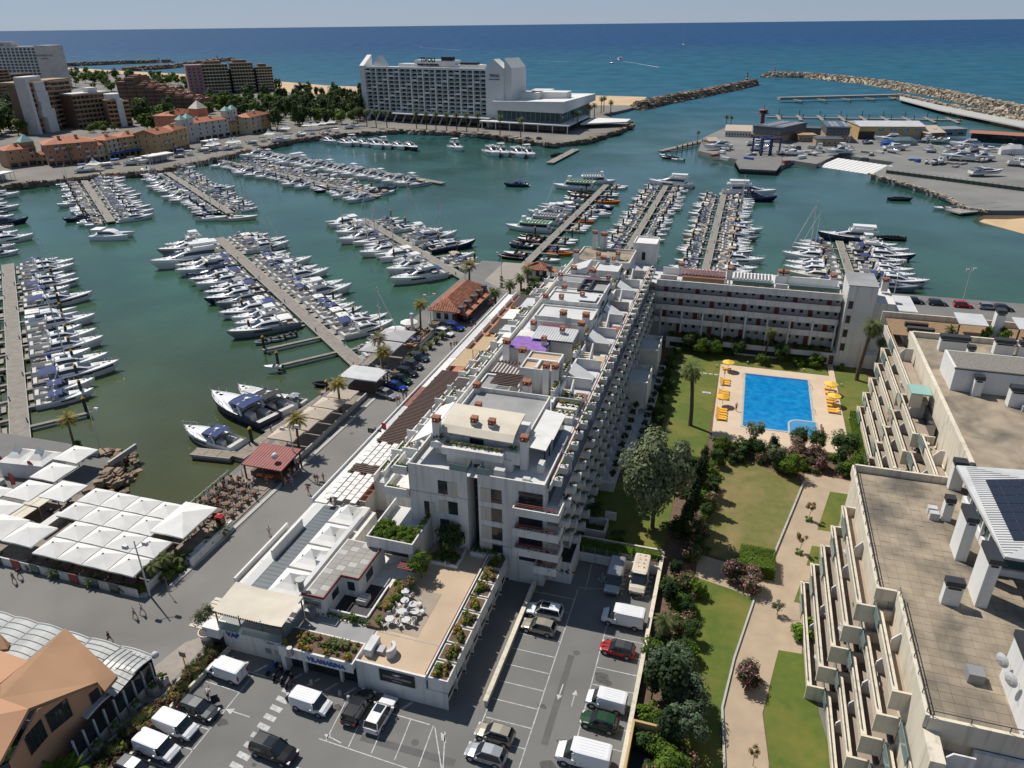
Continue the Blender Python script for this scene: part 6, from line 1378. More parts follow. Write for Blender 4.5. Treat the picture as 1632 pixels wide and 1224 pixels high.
pbx('strip_building',-53.,-43.4,54.,74.2,0,3.3);pbx('white_strip',-52.4,-51.1,55,73.6,3.31,3.42,'deck_white')
pbx('screen_wall',-51.6,-51.35,61.5,68.5,3.42,4.7,'wall_bright');pbx('screen_wall',-53.6,-53.35,56.5,68,2.8,3.9,'wall_bright')
for j in range(26):pbx('metal_sheet',-51.,-48.6,55.2+j*.71,55.87+j*.71,3.31,3.44,'metal_slate')
for i in range(4):
 y0=55.6+i*4.75;t_=thing('tensile_tent',f'white pyramid tent roof on the shop strip, {ORD[i]} from the canvas roof end','tent',(-46.3,y0+2.2,3.4),0,'pyramid tents on the shop strip')
 k=MB();q=[(-2.05,-2.2),(2.05,-2.2),(2.05,2.2),(-2.05,2.2)];k.prism(q,.1,.5);sec=[[(x*f,y*f,z)for x,y in q]for f,z in((1,.501),(.7,.75),(.4,1.15),(.03,1.9))];k.loft(sec,True);lp('canopy',k,M.canvas_white,t_)
 for x in(-.95,.9):
  k=MB();k.add([(x-.2,-.75,.9),(x+.2,-.75,.9),(x+.05,-.55,1.35),(x-.2,-.9,.9)],[(0,1,2),(3,0,2)]);lp('vent_opening',k,M.dark,t_)
t_=thing('white_bar','curved white outdoor bar and bench on the corner of the beige terrace','outdoor furniture',(-31.4,51.4,3.47))
k=MB();sc=[]
for j in range(9):a=-1.4+j*2.8/8;sc.append([(1.+.8*cos(a),.9*sin(a),0),(1.+.45*cos(a),.55*sin(a),0),(1.+.45*cos(a),.55*sin(a),1.1),(1.+.8*cos(a),.9*sin(a),1.1)])
k.loft(sc,True,True);lp('curved_counter',k,M.metal_white,t_);lp('bench',BX(-1.4,-.5,-1.1,1.1,0,1.),M.metal_white,t_);lp('side_table',BX(-.3,.5,-.5,.5,0,.5),M.metal_grey,t_)
def chair_proto():
 t=thing('garden_chair','white garden chair','chair',(0,0,-500));lp('seat',BX(-.24,.24,-.24,.24,.40,.45),M.metal_white,t);lp('backrest',BX(-.24,.24,.2,.25,.45,.9),M.metal_white,t)
 for x in(-.21,.21):
  for y in(-.21,.21):lp('leg',BX(x-.02,x+.02,y-.02,y+.02,0,.40),M.metal_white,t)
 return t
CH=chair_proto()
def table_proto():
 t=thing('round_table','round white table','table',(0,0,-500));lp('tabletop',MB().cyl(0,0,.72,.76,.5,14),M.metal_white,t);lp('pedestal',MB().cyl(0,0,0,.72,.06,6).cyl(0,0,0,.04,.28,10),M.metal_grey,t);return t
TBL=table_proto()
for i,(x,y)in enumerate(((-32.2,55.4),(-31.4,56.9),(-30.4,55.8),(-30.6,58.3),(-31.8,58.6),(-29.9,57.3),(-32.4,60.))):
 dup(TBL,(x,y,3.48),0,'round white table among the chairs in the middle of the beige terrace','tables on the beige terrace')
 for q in range(3):a=q*2.1+i;dup(CH,(x+.8*cos(a),y+.8*sin(a),3.48),a-pi/2,'white garden chair around the round tables of the beige terrace','chairs on the beige terrace')
dup(CH,(-29.6,66.2,3.48),2,'single white chair in the shade near the tree of the beige terrace')
pbx('garden_bed',-34.6,-32.9,54.2,62.,3.43,3.8,'soil')
for i in range(22):plant(['tuft','tuft_dry','bush_bright','tuft_yellow'][i%4],-34.3+rq.random()*1.3,54.6+rq.random()*7,3.8,.5 if i%4==2 else 1.1,'bed_shrub','shrub in the bed beside the table group of the beige terrace','shrub','bed shrubs of the beige terrace')
plant('oleander',-32.4,61.3,3.6,.62,'oleander','pink flowering bush beside the small red pergola of the beige terrace','shrub')
plant('near_round',-31.9,63.6,3.5,.62,'terrace_tree','round green tree on the beige terrace below the raised balcony box','tree');plant('near_round',-29.9,68.8,3.5,.78,'terrace_tree','dark leafy tree against the shaded front wall','tree',leafm='leaf_dark')
pbx('bed_edge',-32.3,-28.3,66.2,66.4,3.46,3.9,'wall_bright');pbx('bed_edge',-28.5,-28.3,66.41,69.8,3.46,3.9,'wall_bright')
for i in range(8):plant('tuft',-31.9+i*.45,67.2+(i%3)*.6,3.5,1.3,'bed_shrub','low green plant in the bed at the foot of the shaded front wall','shrub','foot-of-wall plants')
for j in range(5):pbx('red_pergola_slat',-34.4,-32.4,62.2+j*.28,62.32+j*.28,5.4,5.5,'red_roof')
pbx('box_planter',-27.6,-23.6,69.,69.9,3.47,4.1);[tuft(-27.3+i*.5,69.4,4.1,'tuft','green plant in the box planter against the shaded front wall','plants against the front wall',1.)for i in range(7)]
pbx('garage_mouth_shade',-22.7,-19.4,71.,71.3,0,2.6,'dark')  # flat dark panel painted as the unlit garage opening
# gallery wing behind the pool
WG=thing('gallery_wing','long white apartment wing with open access galleries behind the pool garden','building',(-15,153,0))
def w_(n_,*a):return bx(n_,*a[:6],a[6]if len(a)>6 else 'wall_white',WG)
w_('core',-17,21.6,155.,166,0,13.6);w_('roof_surface',-17,21.5,153.4,166,13.6,13.68,'deck_white')
w_('planted_base',-12.4,23.2,151.3,154.99,0,2.5);w_('soil',-12.1,21.4,151.6,154.6,2.5,2.56,'soil');w_('base_opening',-11.5,20.5,151.22,151.29,.5,1.5,'dark')
for f in range(4):
 z=2.6+f*2.85
 if f:w_('gallery_floor',-15.5,21.5,153.2,154.99,z-.25,z,'deck_grey')
 if f:w_('gallery_parapet',-15.5,21.5,153.02,153.19,z-.3,z+.95)
 for i in range(11):
  x=-14+i*3.3
  if(i+f)%2:w_('door',x,x+.9,154.92,154.98,z,z+2.05,'red_roof')
  else:w_('window',x,x+.7,154.93,154.98,z+1.1,z+1.8,'glass')
  w_('window',x+1.7,x+2.3,154.93,154.98,z+1.1,z+1.7,'glass')
 if f:w_('red_rail',-15.5,21.5,153.05,153.1,z+.96,z+1.08,'red_roof')
w_('top_fascia',-15.5,21.5,153.,153.3,13.3,14.7)
for i in range(9):w_('column',-14.2+i*4.4,-13.85+i*4.4,152.7,153.01,2.57,8.3)
w_('roof_bed',-15.3,21.3,153.31,154.3,13.69,14.2,'soil')
for i in range(60):plant(['tuft','tuft_yellow','tuft_dry'][i%3],-15+i*.6,153.8,14.2,.95,'roof_shrub','shrub of the narrow planted strip along the gallery wing roof','shrub','roof strip shrubs of the gallery wing')
for i,(x0,x1,m_)in enumerate(((-15,-11.5,'wall_bright'),(-10.4,-1.6,'plaster_salmon'),(0,8,'screen_glass'),(8.6,11,'wall_bright'),(11.2,21,'screen_glass'))):
 w_('roof_screen',x0,x1,155.2,155.5,13.7,15.1,m_)
 w_('roof_screen_back',x0,x1,160,160.2,13.7,15.4,'wall_bright')
for i in range(13):w_('pergola_slat',-10.4+i*.7,-10.2+i*.7,155.6,160,15.5,15.7,'red_roof')
for i in range(12):w_('pergola_slat',0+i*.7,.25+i*.7,155.6,160,15.4,15.6,'wall_bright')
w_('pergola_beam',-10.6,-1.4,155.6,155.8,15.3,15.49,'red_roof');w_('pergola_beam',-.2,8.2,155.6,155.8,15.2,15.39,'wall_bright')
for x in(-11.2,-.8,9.6,10.6,20,30):chimney(x,160.8,13.7,15.8,1.2,par=WG)
w_('stair_tower',22.,27.3,151.,160,0,17.2);w_('tower_cap',21.9,27.4,150.9,160.1,17.21,17.4,'deck_grey')
for z in(3.5,6.5,9.5,12.5):w_('window',22.5,23.3,150.93,150.99,z,z+1.6,'glass');w_('window_frame',22.45,22.49,150.9,150.98,z-.05,z+1.65,'red_roof')
w_('end_block',27.31,31.5,154,164,0,13.2);w_('end_block',31.51,36,155,165,0,11.6);w_('roof_surface',31.7,35.8,155.2,164.8,11.6,11.66,'deck_white');w_('link_wall',27.4,33,151.2,153.9,0,3,'wall_white')
w_('door',20.9,21.7,151.1,151.28,0,2.1,'wood_dark')
for i in range(70):
 k_=['bush','bush_dark','bush_bright','tuft_yellow','oleander'][i%5];plant(k_,-11.8+i*.47,152.1+(i%4)*.5,2.5,{'tuft_yellow':1.2,'oleander':.3}.get(k_,.5),'bed_shrub','shrub in the raised bed along the foot of the gallery wing','shrub','raised bed shrubs of the gallery wing')
# garden ground: grass, paths, pool
z1=.03
def sheet(name,poly,z,m_):return struct(name,MB().sheet(poly,z),M[m_])
sheet('soil_bed',[(-16,76),(-4.4,76),(-4.4,35),(12.6,35),(12.6,77),(24,80),(40,140),(40,152),(-15,152)],.012,'soil')
def slabp(name,poly,z,m_,d=.25):return struct(name,MB().prism(poly,z-d,z),M[m_])
slabp('lawn',[(-10.8,100),(-.8,104),(-.8,112),(-.3,145.3),(-.3,151.2),(-11,151.2)],.06,'lawn');slabp('lawn',[(22,112),(26,114),(28,151.2),(22,151.2)],.06,'lawn');slabp('lawn',[(-.29,145.31),(20.6,145.31),(20.6,151.2),(-.29,151.2)],.06,'lawn')
slabp('shade_lawn',[(-15.6,79.8),(-4.5,79.8),(-4.5,100),(-11,104),(-11,99),(-15.6,92)],.05,'lawn')
slabp('dry_lawn',[(1.2,107),(5.3,108.4),(8.6,106.4),(14.,103.8),(9.5,84.1),(4.9,81.4),(.4,82.6)],.05,'lawn_dry')
slabp('lawn',[(.2,77.1),(4.8,76),(7.2,75),(5.2,64.6),(4.25,57.4),(4.8,50.6),(5.2,44),(-1,44),(-1,60),(-.6,70)],.05,'lawn')
slabp('lawn',[(10.,67.4),(13.4,67.6),(13.8,60),(15.5,50),(15.5,38),(8.9,38),(9.,52.3),(8.4,58.)],.05,'lawn');slabp('lawn',[(15.5,92),(17.9,102.4),(20.4,102.4),(18,92)],.05,'lawn');slabp('lawn',[(13.7,83.6),(14.6,88.1),(17,88.1),(16,83.6)],.05,'lawn');slabp('lawn',[(11.9,76),(13,80.4),(14.2,80.4),(13.6,76)],.05,'lawn')
slabp('garden_path',[(0,81.95),(4.95,81.),(9.6,83.6),(14.3,103.9),(14.5,107),(24,106),(23,98),(17,82),(13,74),(12.4,66.5),(11.,67.3),(10,67.35),(8.3,58),(8.9,52.3),(8.8,36),(5.3,36),(4.9,50.6),(4.35,57.4),(5.3,64.6),(7.3,75.1),(4.8,76.1),(0,77.2)],.04,'path')
PATHM=M.path
GW=thing('garden_kerb','low pale kerb wall curving along the left edge of the garden path','kerb',(7.3,75,0))
pts=[(7.3,75.2),(5.25,64.6),(4.3,57.4),(4.85,50.6),(5.25,40)]
for i in range(4):
 a,b=pts[i],pts[i+1];d=V3((b[0]-a[0],b[1]-a[1]));n_=V3((-d.y,d.x)).normalized()*.11
 part('kerb_stone',MB().prism([(a[0]-n_.x,a[1]-n_.y),(b[0]-n_.x,b[1]-n_.y),(b[0]+n_.x,b[1]+n_.y),(a[0]+n_.x,a[1]+n_.y)],0,.28),M.kerb,GW)
GW2=thing('garden_kerb','straight dark-topped low wall between the dry lawn and the path','kerb',(9.5,84,0));part('wall',MB().prism([(9.4,83.9),(9.62,83.85),(14.35,103.9),(14.1,103.95)],0,.35),M.wall_dirty,GW2)
struct('pool_terrace',MB().prism([(-.3,145.2),(21.8,145.2),(21.9,121),(20.4,113),(-.2,113),(-.3,121)],-.1,.14),M.pool_deck)
struct('pool_path',MB().prism([(20.7,145.21),(21.8,145.21),(21.8,151.2),(20.7,151.2)],-.1,.14),M.pool_deck)
PL=thing('swimming_pool','rectangular swimming pool with bright blue water and pale coping','pool',(4.7,119.4,.1))
def poolwater(nm,c1,c2):
 q=mat(nm,c1,.06,col2=c2,scale=.8,detail=3,bump=.35,bscale=1.6);return q
poolwater('pool_water',(.0,.15,.42),(.01,.25,.52));poolwater('kids_water',(.06,.23,.42),(.08,.28,.46))
part('water',BX(4.75,16.5,119.5,141.8,.12,.155),M.pool_water,PL)
k=MB();k.box(4.35,16.9,141.81,142.2,.12,.21);k.box(4.35,16.9,119.1,119.49,.12,.21);k.box(4.35,4.74,119.5,141.8,.12,.21);k.box(16.51,16.9,124.2,141.8,.12,.21);part('coping',k,M.kerb,PL)
for y in(120.3,):part('far_wall_shade',BX(4.8,16.4,141.2,141.75,.1555,.158),M.blue,PL)  # dark blue strip on the water paints the far wall's shadow
k=MB();n_=12;pol=[(12.6,118.9),(17.,118.9),(17.,124.1),(14.3,124.1)]+[(14.3+1.7*cos(a),122.4+1.7*sin(a))for a in[pi/2+i*pi/2/n_ for i in range(n_+1)]]
KP=thing('paddling_pool','small pale blue paddling pool cut into the near corner of the big pool','pool',(14,119,.1));part('coping',MB().prism([(12.3,118.6),(17.3,118.6),(17.3,124.4),(14.2,124.4)]+[(14.3+2.*cos(a),122.4+2.*sin(a))for a in[pi/2+i*pi/2/n_ for i in range(n_+1)]],.11,.215),M.kerb,KP);part('water',MB().prism(pol,.1,.225),M.kids_water,KP)
for x,y in((4.5,139.5),(16.8,138),(16.8,127.5)):
 t_=thing('pool_ladder',f'steel ladder rail at the {"left" if x<5 else ("far right" if y>130 else "right")} edge of the big pool','ladder',(x,y,.2))
 for s in(-.25,.25):lp('rail',MB().tube([(-.4,s,0),(-.35,s,.8),(.1,s,.85),(.35,s,.3),(.35,s,-.1)],.025,5),M.chrome,t_)
t_=thing('pool_cleaner','round net float lying on the near left part of the pool water','pool gear',(7.7,121.3,.16));k=MB();k.loft([[(r_*cos(a)*1.1,r_*sin(a),.02)for a in[i*6.283/16 for i in range(16)]]for r_ in(.75,.9)],True);lp('ring',k,M.screen_glass,t_);lp('ring',MB().cyl(0,0,0,.02,.45,12),M.glass_teal,t_)
t_=thing('low_wall','short brown low wall beside the paddling pool','wall',(17.7,117.5,.14));lp('wall',BX(0,.25,0,5.5,0,.5),M.plaster_brown,t_)
def lounger():
 t=thing('sun_lounger','yellow sun lounger','sun lounger',(0,0,-500));lp('mattress',BX(-.32,.32,-1.,.35,.28,.36),M.lounger_yellow,t)
 k=MB();k.slab((-.32,.36,.36),(.32,.36,.36),(.32,.95,.62),(-.32,.95,.62),.07);lp('backrest',k,M.lounger_yellow,t)
 for x in(-.28,.28):
  for y in(-.85,.7):lp('leg',BX(x-.03,x+.03,y-.03,y+.03,0,.28),M.metal_white,t)
 return t
LG=lounger()
def parasol(x,y,z,r_,h,m_,label,cat='parasol',group=None,n=8,closed=False,sq=False):
 t=thing('parasol',label,cat,(x,y,z),0,group);lp('pole',MB().cyl(0,0,0,h,.04,6),M.metal_white,t)
 k=MB()
 if closed:k.cyl(0,0,h*.45,h*.9,.16,8,.10);k.cyl(0,0,h*.9,h*1.,.10,8,.01)
 else:
  ps=[(r_*cos(6.283*i/n),r_*sin(6.283*i/n),h*.80)for i in range(n)]if not sq else[(-r_,-r_,h*.78),(r_,-r_,h*.78),(r_,r_,h*.78),(-r_,r_,h*.78)]
  m2=len(ps);k.add(ps+[(0,0,h*1.02)]+[(a,b,c-.18)for a,b,c in ps],[(i,(i+1)%m2,m2)for i in range(m2)]+[(i+m2+1,(i+1)%m2+m2+1,(i+1)%m2,i)for i in range(m2)])
 lp('canopy',k,M[m_],t);return t
k_=0
for y,side in[(142.6,0),(137.3,0),(136.2,0),(135.2,0),(132.,0),(131.,0),(130.,0),(129.,0),(124.3,0),(123.4,0),(122.4,0),(121.4,0),(120.6,0),(138.6,1),(136.6,1),(134.,1),(132.8,1),(131.4,1),(129.8,1),(128.9,1)]:
 x=.9 if side==0 else 20.3
 dup(LG,(x,y,.15),pi/2 if side==0 else -pi/2,f'yellow sun lounger, {ORD[k_ if side==0 else k_-13]} from the far end on the {"left" if side==0 else "right"} side of the pool','yellow loungers by the pool');k_+=1
parasol(1.2,142.2,.15,1.25,2.4,'parasol_yellow','open yellow parasol at the far left corner of the pool terrace');parasol(.9,126.3,.15,1.2,2.3,'lounger_yellow','open orange-yellow parasol on the left of the pool, halfway down')
parasol(20.2,137.2,.15,1.3,2.4,'parasol_yellow','open yellow parasol on the right of the pool, the farther of two');parasol(20.4,132.2,.15,1.25,2.4,'parasol_yellow','open pale yellow parasol on the right of the pool, the nearer of two')
for y,l in((138.4,'farther'),(133.2,'nearer')):parasol(.7,y,.15,1,2.2,'lounger_yellow',f'folded yellow parasol between the left loungers, the {l} one',closed=True)
for x,y in((-1,143.5),(5,147),(16,146.4),(22.6,141),(22.8,127)):t_=thing('garden_light','small white garden spotlight on the grass at the edge of the pool terrace','lamp',(x,y,.06),0,'garden spotlights');lp('stake',BX(-.05,.05,-.05,.05,0,.3),M.dark,t_);lp('head',BX(-.15,.15,-.12,.12,.3,.55),M.metal_white,t_)
t_=thing('lawn_notice','small green and white notice board lying on the lawn left of the pool','sign',(-2.2,131,.06));lp('board',BX(-.8,.8,-.35,.35,.02,.07),M.metal_white,t_);lp('green_field',BX(-.55,.55,-.2,.2,.071,.08),M.green_tile,t_)
for i in range(8):st=part('stepping_stone',BX(-9+i*1.1,-8.2+i*1.1,139.6,140.1,.05,.09),M.kerb);st['kind']='structure'
plant('palm_tall',8.3,149.6,0,.62,'palm_tree','stout palm standing between the pool and the gallery wing','palm',rz=0);plant('palm_tall',-4.1,117.3,0,.98,'palm_tree','tall thin palm on the lawn left of the pool','palm',rz=2.5);plant('palm_tall',25.7,144.9,0,1.08,'palm_tree','tallest palm, right of the pool in front of the stair tower','palm',rz=0);plant('palm_tall',29.5,149.5,0,.62,'palm_tree','shorter palm half hidden behind the tallest palm','palm',rz=1)
plant('near_big',-6.6,86.,0,1.12,'broadleaf_tree','large silvery green tree between the white building and the hedge row','tree',rz=.4,sz=1.38)
for i,(x,y,s,l)in enumerate(((-.9,97,1.,'farthest of the row up towards the pool'),(-1.2,93,1.05,'second of the row counted from the pool'),(-1.5,88.5,1.,'third of the row counted from the pool'),(-2.2,84.2,.85,'fourth of the row counted from the pool'))):plant('cypress',x,y,0,s,'cypress_tree',f'tall slim dark cypress, {l}','cypress')
for i,(x,y,s,l)in enumerate(((-2.4,75.5,1.,'beside the cross path'),(-2.6,70.5,1.15,'above the pink oleander clump'),(-3.,66.5,.8,'behind the fan palm'),(-3.,63.6,.75,'just below the fan palm'),(-3.6,61.2,.8,'beside the car park wall'),(-2.9,56.5,1.4,'left of the blue-green conifer'),(-.9,55.4,2.1,'tallest in the lower hedge row'),(-.2,57.,1.5,'immediately right of the tallest'),(-.6,51.2,1.5,'at the bottom edge of the picture'),(6.3,110.5,1.,'left of the oleander by the pool'),(9.6,110.8,1.1,'between oleander and olive near the pool'))):plant('cypress_small',x,y,0,s,'small_cypress',f'small dark cypress {l}','cypress')
for x,y,k_,s,nm,l,c_ in((-1.2,74.4,'oleander',1.,'oleander','pink flowering oleander at the lower side of the cross path','shrub'),(-.6,70.2,'near_dark',.42,'round_shrub','round grey-green shrub below the cross path oleander','shrub'),(-1.2,67.2,'oleander',.95,'oleander','pink oleander above the grey ball-shaped bushes','shrub'),(.4,66.,'near_dark',.45,'round_shrub','grey ball-shaped bush at the lawn edge beside the fan palm','shrub'),(-.2,63.,'near_dark',.42,'round_shrub','second grey ball-shaped bush below the first','shrub'),(-.2,60.2,'oleander',.9,'oleander','pink oleander right of the blue-green conifer top','shrub'),(-2.6,59.6,'oleander',1.,'oleander','pale flowered oleander beside the car park wall','shrub'),(-.9,58.2,'spruce',.95,'conifer','spreading blue-green conifer, the upper of two','tree'),(.7,55.4,'spruce',.8,'conifer','spreading blue-green conifer reaching over the lawn','tree'),(.8,52.,'spruce',.75,'conifer','lower blue-green conifer near the bottom edge','tree'),(-3.2,54,'bush_bright',1.,'bright_bush','bright green bush between the cypresses and the car park wall','shrub'),(1.4,49.6,'oleander',.9,'oleander','pink oleander at the bottom of the hedge row','shrub'),(.2,47.5,'near_round',.7,'garden_tree','leafy tree at the bottom picture edge','tree'),(-1.,80.2,'oleander',1.1,'oleander','pink oleander at the left end of the cross path','shrub'),(.0,86.6,'oleander',.9,'oleander','pink oleander below the cypress row','shrub'),(.6,90.4,'near_dark',.4,'round_shrub','round bush right of the third cypress','shrub'),(.9,93.8,'oleander',.8,'oleander','pale pink oleander right of the second cypress','shrub'),(.9,98.2,'bush_dark',1.2,'round_shrub','round dark bush at the left edge of the dry lawn','shrub'),(.4,101.8,'bush',1.3,'round_shrub','green bush near the upper left corner of the dry lawn','shrub'),(1.,105,'near_dark',.5,'round_shrub','dark bush at the top left corner of the dry lawn','shrub'),(1.8,108.8,'near_round',.6,'garden_tree','light green tree below the left corner of the pool terrace','tree'),(4.6,109.2,'bush_dark',1.7,'round_shrub','broad dark bush between dry lawn and pool terrace','shrub'),(7.4,109.6,'near_dark',.5,'garden_tree','dark tree between cypresses below the pool','tree'),(6.4,113.6,'olive',1.2,'thin_tree','thin branched tree in front of the near pool edge','tree'),(9.6,106.8,'olive',1.2,'olive_tree','grey green olive tree at the top edge of the dry lawn','tree'),(12.4,104.8,'near_round',.72,'garden_tree','rounded yellow-green tree at the right corner of the dry lawn','tree'),(12.6,109.6,'oleander_round',1.25,'oleander','large pink oleander below the paddling pool','shrub'),(16.2,108.8,'oleander_round',1.15,'oleander','large bright pink oleander at the end of the garden path','shrub'),(13.8,114.2,'near_dark',.62,'garden_tree','dark leafy tree in front of the paddling pool, left','tree'),(16.4,114.,'near_dark',.62,'garden_tree','dark leafy tree in front of the paddling pool, right','tree'),(20.2,110.8,'near_dark',.95,'garden_tree','big dark green tree right of the pool path end','tree'),(21.8,107.4,'near_round',.7,'garden_tree','green tree beside the terraced building foot','tree'),(12.7,70.6,'bush_bright',1.5,'hedge_block','bright green clipped bush against the terraced balconies','hedge'),(6.9,61.6,'oleander_round',.98,'oleander','round pink oleander standing on the garden path','shrub'),(6.6,76.6,'oleander_round',1.,'oleander','pink oleander hedge at the corner of the two paths','shrub'),(4.9,77.9,'oleander_round',.95,'oleander','pale pink oleander at the left of the path corner','shrub'),(9.9,73.2,'olive',.55,'small_shrub','small sparse shrub beside the oleander at the path corner','shrub'),(8.,147.6,'bush',1.2,'round_shrub','bush at the foot of the stout palm','shrub'),(11.5,148.6,'near_dark',.7,'garden_tree','dark tree right of the stout palm','tree'),(15,148.8,'bush_bright',1.2,'round_shrub','round light bush below the raised bed','shrub'),(18.3,149.2,'bush',1.5,'round_shrub','green bush nearest the garden door of the wing','shrub'),(-1.6,149.2,'near_round',.65,'garden_tree','yellow green tree left of the pool near the wing','tree'),(-7,150,'near_dark',.7,'garden_tree','dark tree in the corner between building and wing','tree'),(-4.4,148.4,'near_round',.7,'garden_tree','bright green tree in the far left corner of the lawn','tree'),(3,149.6,'near_dark',.65,'garden_tree','dark bush left of the stout palm','shrub'),(23.2,149.4,'bush_bright',.9,'round_shrub','small yellow-green bush under the stair tower','shrub')):
 plant(k_,x,y,0,s,nm,l,c_)
plant('palm_mid',-2.6,65.3,0,.7,'fan_palm','pale green fan palm in the hedge row beside the car park','palm')
def hedge(x0,x1,y0,y1,h,label,m_='leaf',dens=170,z=0):
 mb=MB();r=random.Random(int(x0*3+y0));V=(x1-x0)*(y1-y0)*h;n_=int(dens*((x1-x0)*(y1-y0)+2*h*((x1-x0)+(y1-y0)))/2)
 for _ in range(n_):
  f=r.random();x,y,zz=r.uniform(x0,x1),r.uniform(y0,y1),h*r.uniform(.88,1.06)
  nn=V3((r.uniform(-.5,.5),r.uniform(-.5,.5),1))
  if f<.55:
   e=r.randrange(4);zz=r.uniform(0,h);x,y=((x0+r.uniform(-.1,.15),y),(x1-r.uniform(-.1,.15),y),(x,y0+r.uniform(-.1,.15)),(x,y1-r.uniform(-.1,.15)))[e];nn=V3(((-1,0,.4),(1,0,.4),(0,-1,.4),(0,1,.4))[e])+V3((r.uniform(-.4,.4),)*3)
  leaf(mb,V3((x,y,z+zz)),nn.normalized(),.09*r.uniform(.7,1.3),r)
 mb.box(x0+.15,x1-.15,y0+.15,y1-.15,z,z+h*.86)
 o=part('hedge',mb,M[m_]);tag(o,label,'hedge');return o
hedge(5.3,9.6,79.2,83.4,1.9,'thick clipped green hedge block at the corner of the dry lawn','leaf');hedge(22.8,24.6,108,127.5,1.7,'long bright hedge on the grass at the foot of the terraced balconies','leaf_bright');hedge(-4.2,-3.4,96,104,1.5,'narrow dark hedge enclosing the strip beside the cypress row','leaf_dark');hedge(-3.4,-.6,103.4,104.6,1.5,'short curved end of the dark hedge near the pool lawn','leaf_dark');hedge(-8,-4.6,77.9,78.9,.9,'low green plants along the far wall of the car park','leaf',90,z=.9)
hedge(-15.6,-8.2,77.2,78.9,.9,'dense green plants in the raised bed behind the parked vans','leaf_bright',90,z=.9)
hedge(11.,20.,150.2,151.1,1.1,'low hedge in front of the raised bed of the wing','leaf');hedge(-10,2,150.2,151.1,1.1,'dark low hedge at the left foot of the wing','leaf_dark')
for x,y,l in((13.5,93.8,'upper'),(11.9,85.8,'lower')):
 plant('small_tree',x+1.,y+.4,0,1.,'young_tree',f'{l} young bare tree on the garden path beside the balconies','tree');plant('bush_bright',x+.9,y,.04,.5,'ring_bush',f'small round bush at the foot of the {l} young tree','shrub')
plant('small_tree',7.4,51.6,0,.8,'young_tree','leafless small tree at the bottom of the garden path','tree')
plant('palm_mid',-14.6,84.6,0,.7,'low_palm','dark low palm in the shaded court beside the building','palm',leafm='leaf_dark');plant('bush_dark',-10.6,81,0,1.2,'round_shrub','dark bush in the shaded court below the big silvery tree','shrub')
for i in range(14):plant('near_dark' if i%3 else 'bush_dark',-10.2+(i%2)*.8,95+i*3.9,0,.42 if i%3 else 1.3,'shade_bush','dark bush in the shaded strip between the white building and the lawn','shrub','bushes of the shaded strip')
CT=thing('garden_court','white walled planter court in the shade beside the car park','wall',(-14,80,0))
for a in((-15.4,-12.6,84.4,84.6,0,1.3),(-12.8,-12.6,81.4,84.39,0,1.3),(-15.4,-12.81,81.4,81.6,0,1.3),(-13.4,-11.8,86,86.2,0,1.4)):part('wall',BX(*a),M.wall_white,CT)
r=random.Random(77)
for i in range(112):
 if i<86:x,y=r.uniform(-3.9,.6),r.uniform(46,104)
 else:x,y=r.uniform(.5,21),r.uniform(104.5,112.4)
 if 76.6<y<82.5 or(i>85 and x>14.6 and y<107):continue
 key,w_n=r.choice([('bush','green'),('bush_dark','dark green'),('bush_bright','bright green'),('oleander','pink-flowered'),('bush','green')])
 z_='along the hedge row beside the car park' if i<86 else 'in the thicket below the pool terrace';plant(key,x,y,0,r.uniform(.7,1.25)*(.6 if key=='oleander' else 1),'thicket_bush',f'{w_n} bush {z_}','shrub',f'{w_n} bushes {z_}')
# terraced block on the right
RB=thing('terraced_block','large cream terraced block on the right with stepped balconies and brown tiled roof','building',(20,60,0))
def rbx(n_,x0,x1,y0,y1,z0,z1,m_='wall_cream'):return bx(n_,x0,x1,y0,y1,z0,z1,m_,RB)
def rbalc(x,y0,y1,z,depth=2.6,ends='SN',h=1.15,dividers=()):
 """one balcony run: leaning cream parapet, floor, end cheeks"""
 f_=.30
 P_('parapet',MB().frustum([(x-.1,y0),(x+.2,y0),(x+.2,y1),(x-.1,y1)],z-.45,[(x-f_,y0),(x+.2,y0),(x+.2,y1),(x-f_,y1)],z+h),'wall_cream',RB)
 rbx('balcony_floor',x+.201,x+depth,y0,y1,z-.4,z,'deck_terrace')
 if 'S' in ends:P_('end_cheek',MB().prism([(x-f_,y0-.22),(x+depth-.9,y0-.22),(x+depth-.9,y0-.01),(x-f_,y0-.01)],z-.9,z+h),'wall_cream',RB)
 if 'N' in ends:P_('end_cheek',MB().prism([(x+.21,y1-.25),(x+depth,y1-.25),(x+depth,y1-.02),(x+.03,y1-.02)],z+.01,z+h),'wall_cream',RB)
 rbx('handrail',x-.2,x-.14,y0+.4,y1-.4,z+h+.12,z+h+.17,'rail')
 for y in dividers:
  k=MB();yy=y;k.add([(x+.4,yy,z),(x+depth,yy,z),(x+depth,yy,z+2.1),(x+1.,yy,z+2.1),(x+.4,yy,z+1.3)]+[(x+.4,yy+.14,z),(x+depth,yy+.14,z),(x+depth,yy+.14,z+2.1),(x+1.,yy+.14,z+2.1),(x+.4,yy+.14,z+1.3)],[(4,3,2,1,0),(5,6,7,8,9),(0,1,6,5),(1,2,7,6),(2,3,8,7),(3,4,9,8),(4,0,5,9)]);P_('divider',k,'wall_white',RB)
  k=MB();k.box(x-.42,x-.36,y+2,y+5.5,z+.3,z+1.5);P_('planter_glass',k,'screen_glass',RB)
rbx('core',19.4,60,47.2,83.4,0,15.2,'wall_cream');rbx('core',22,60,38,47.19,0,9,'wall_cream')
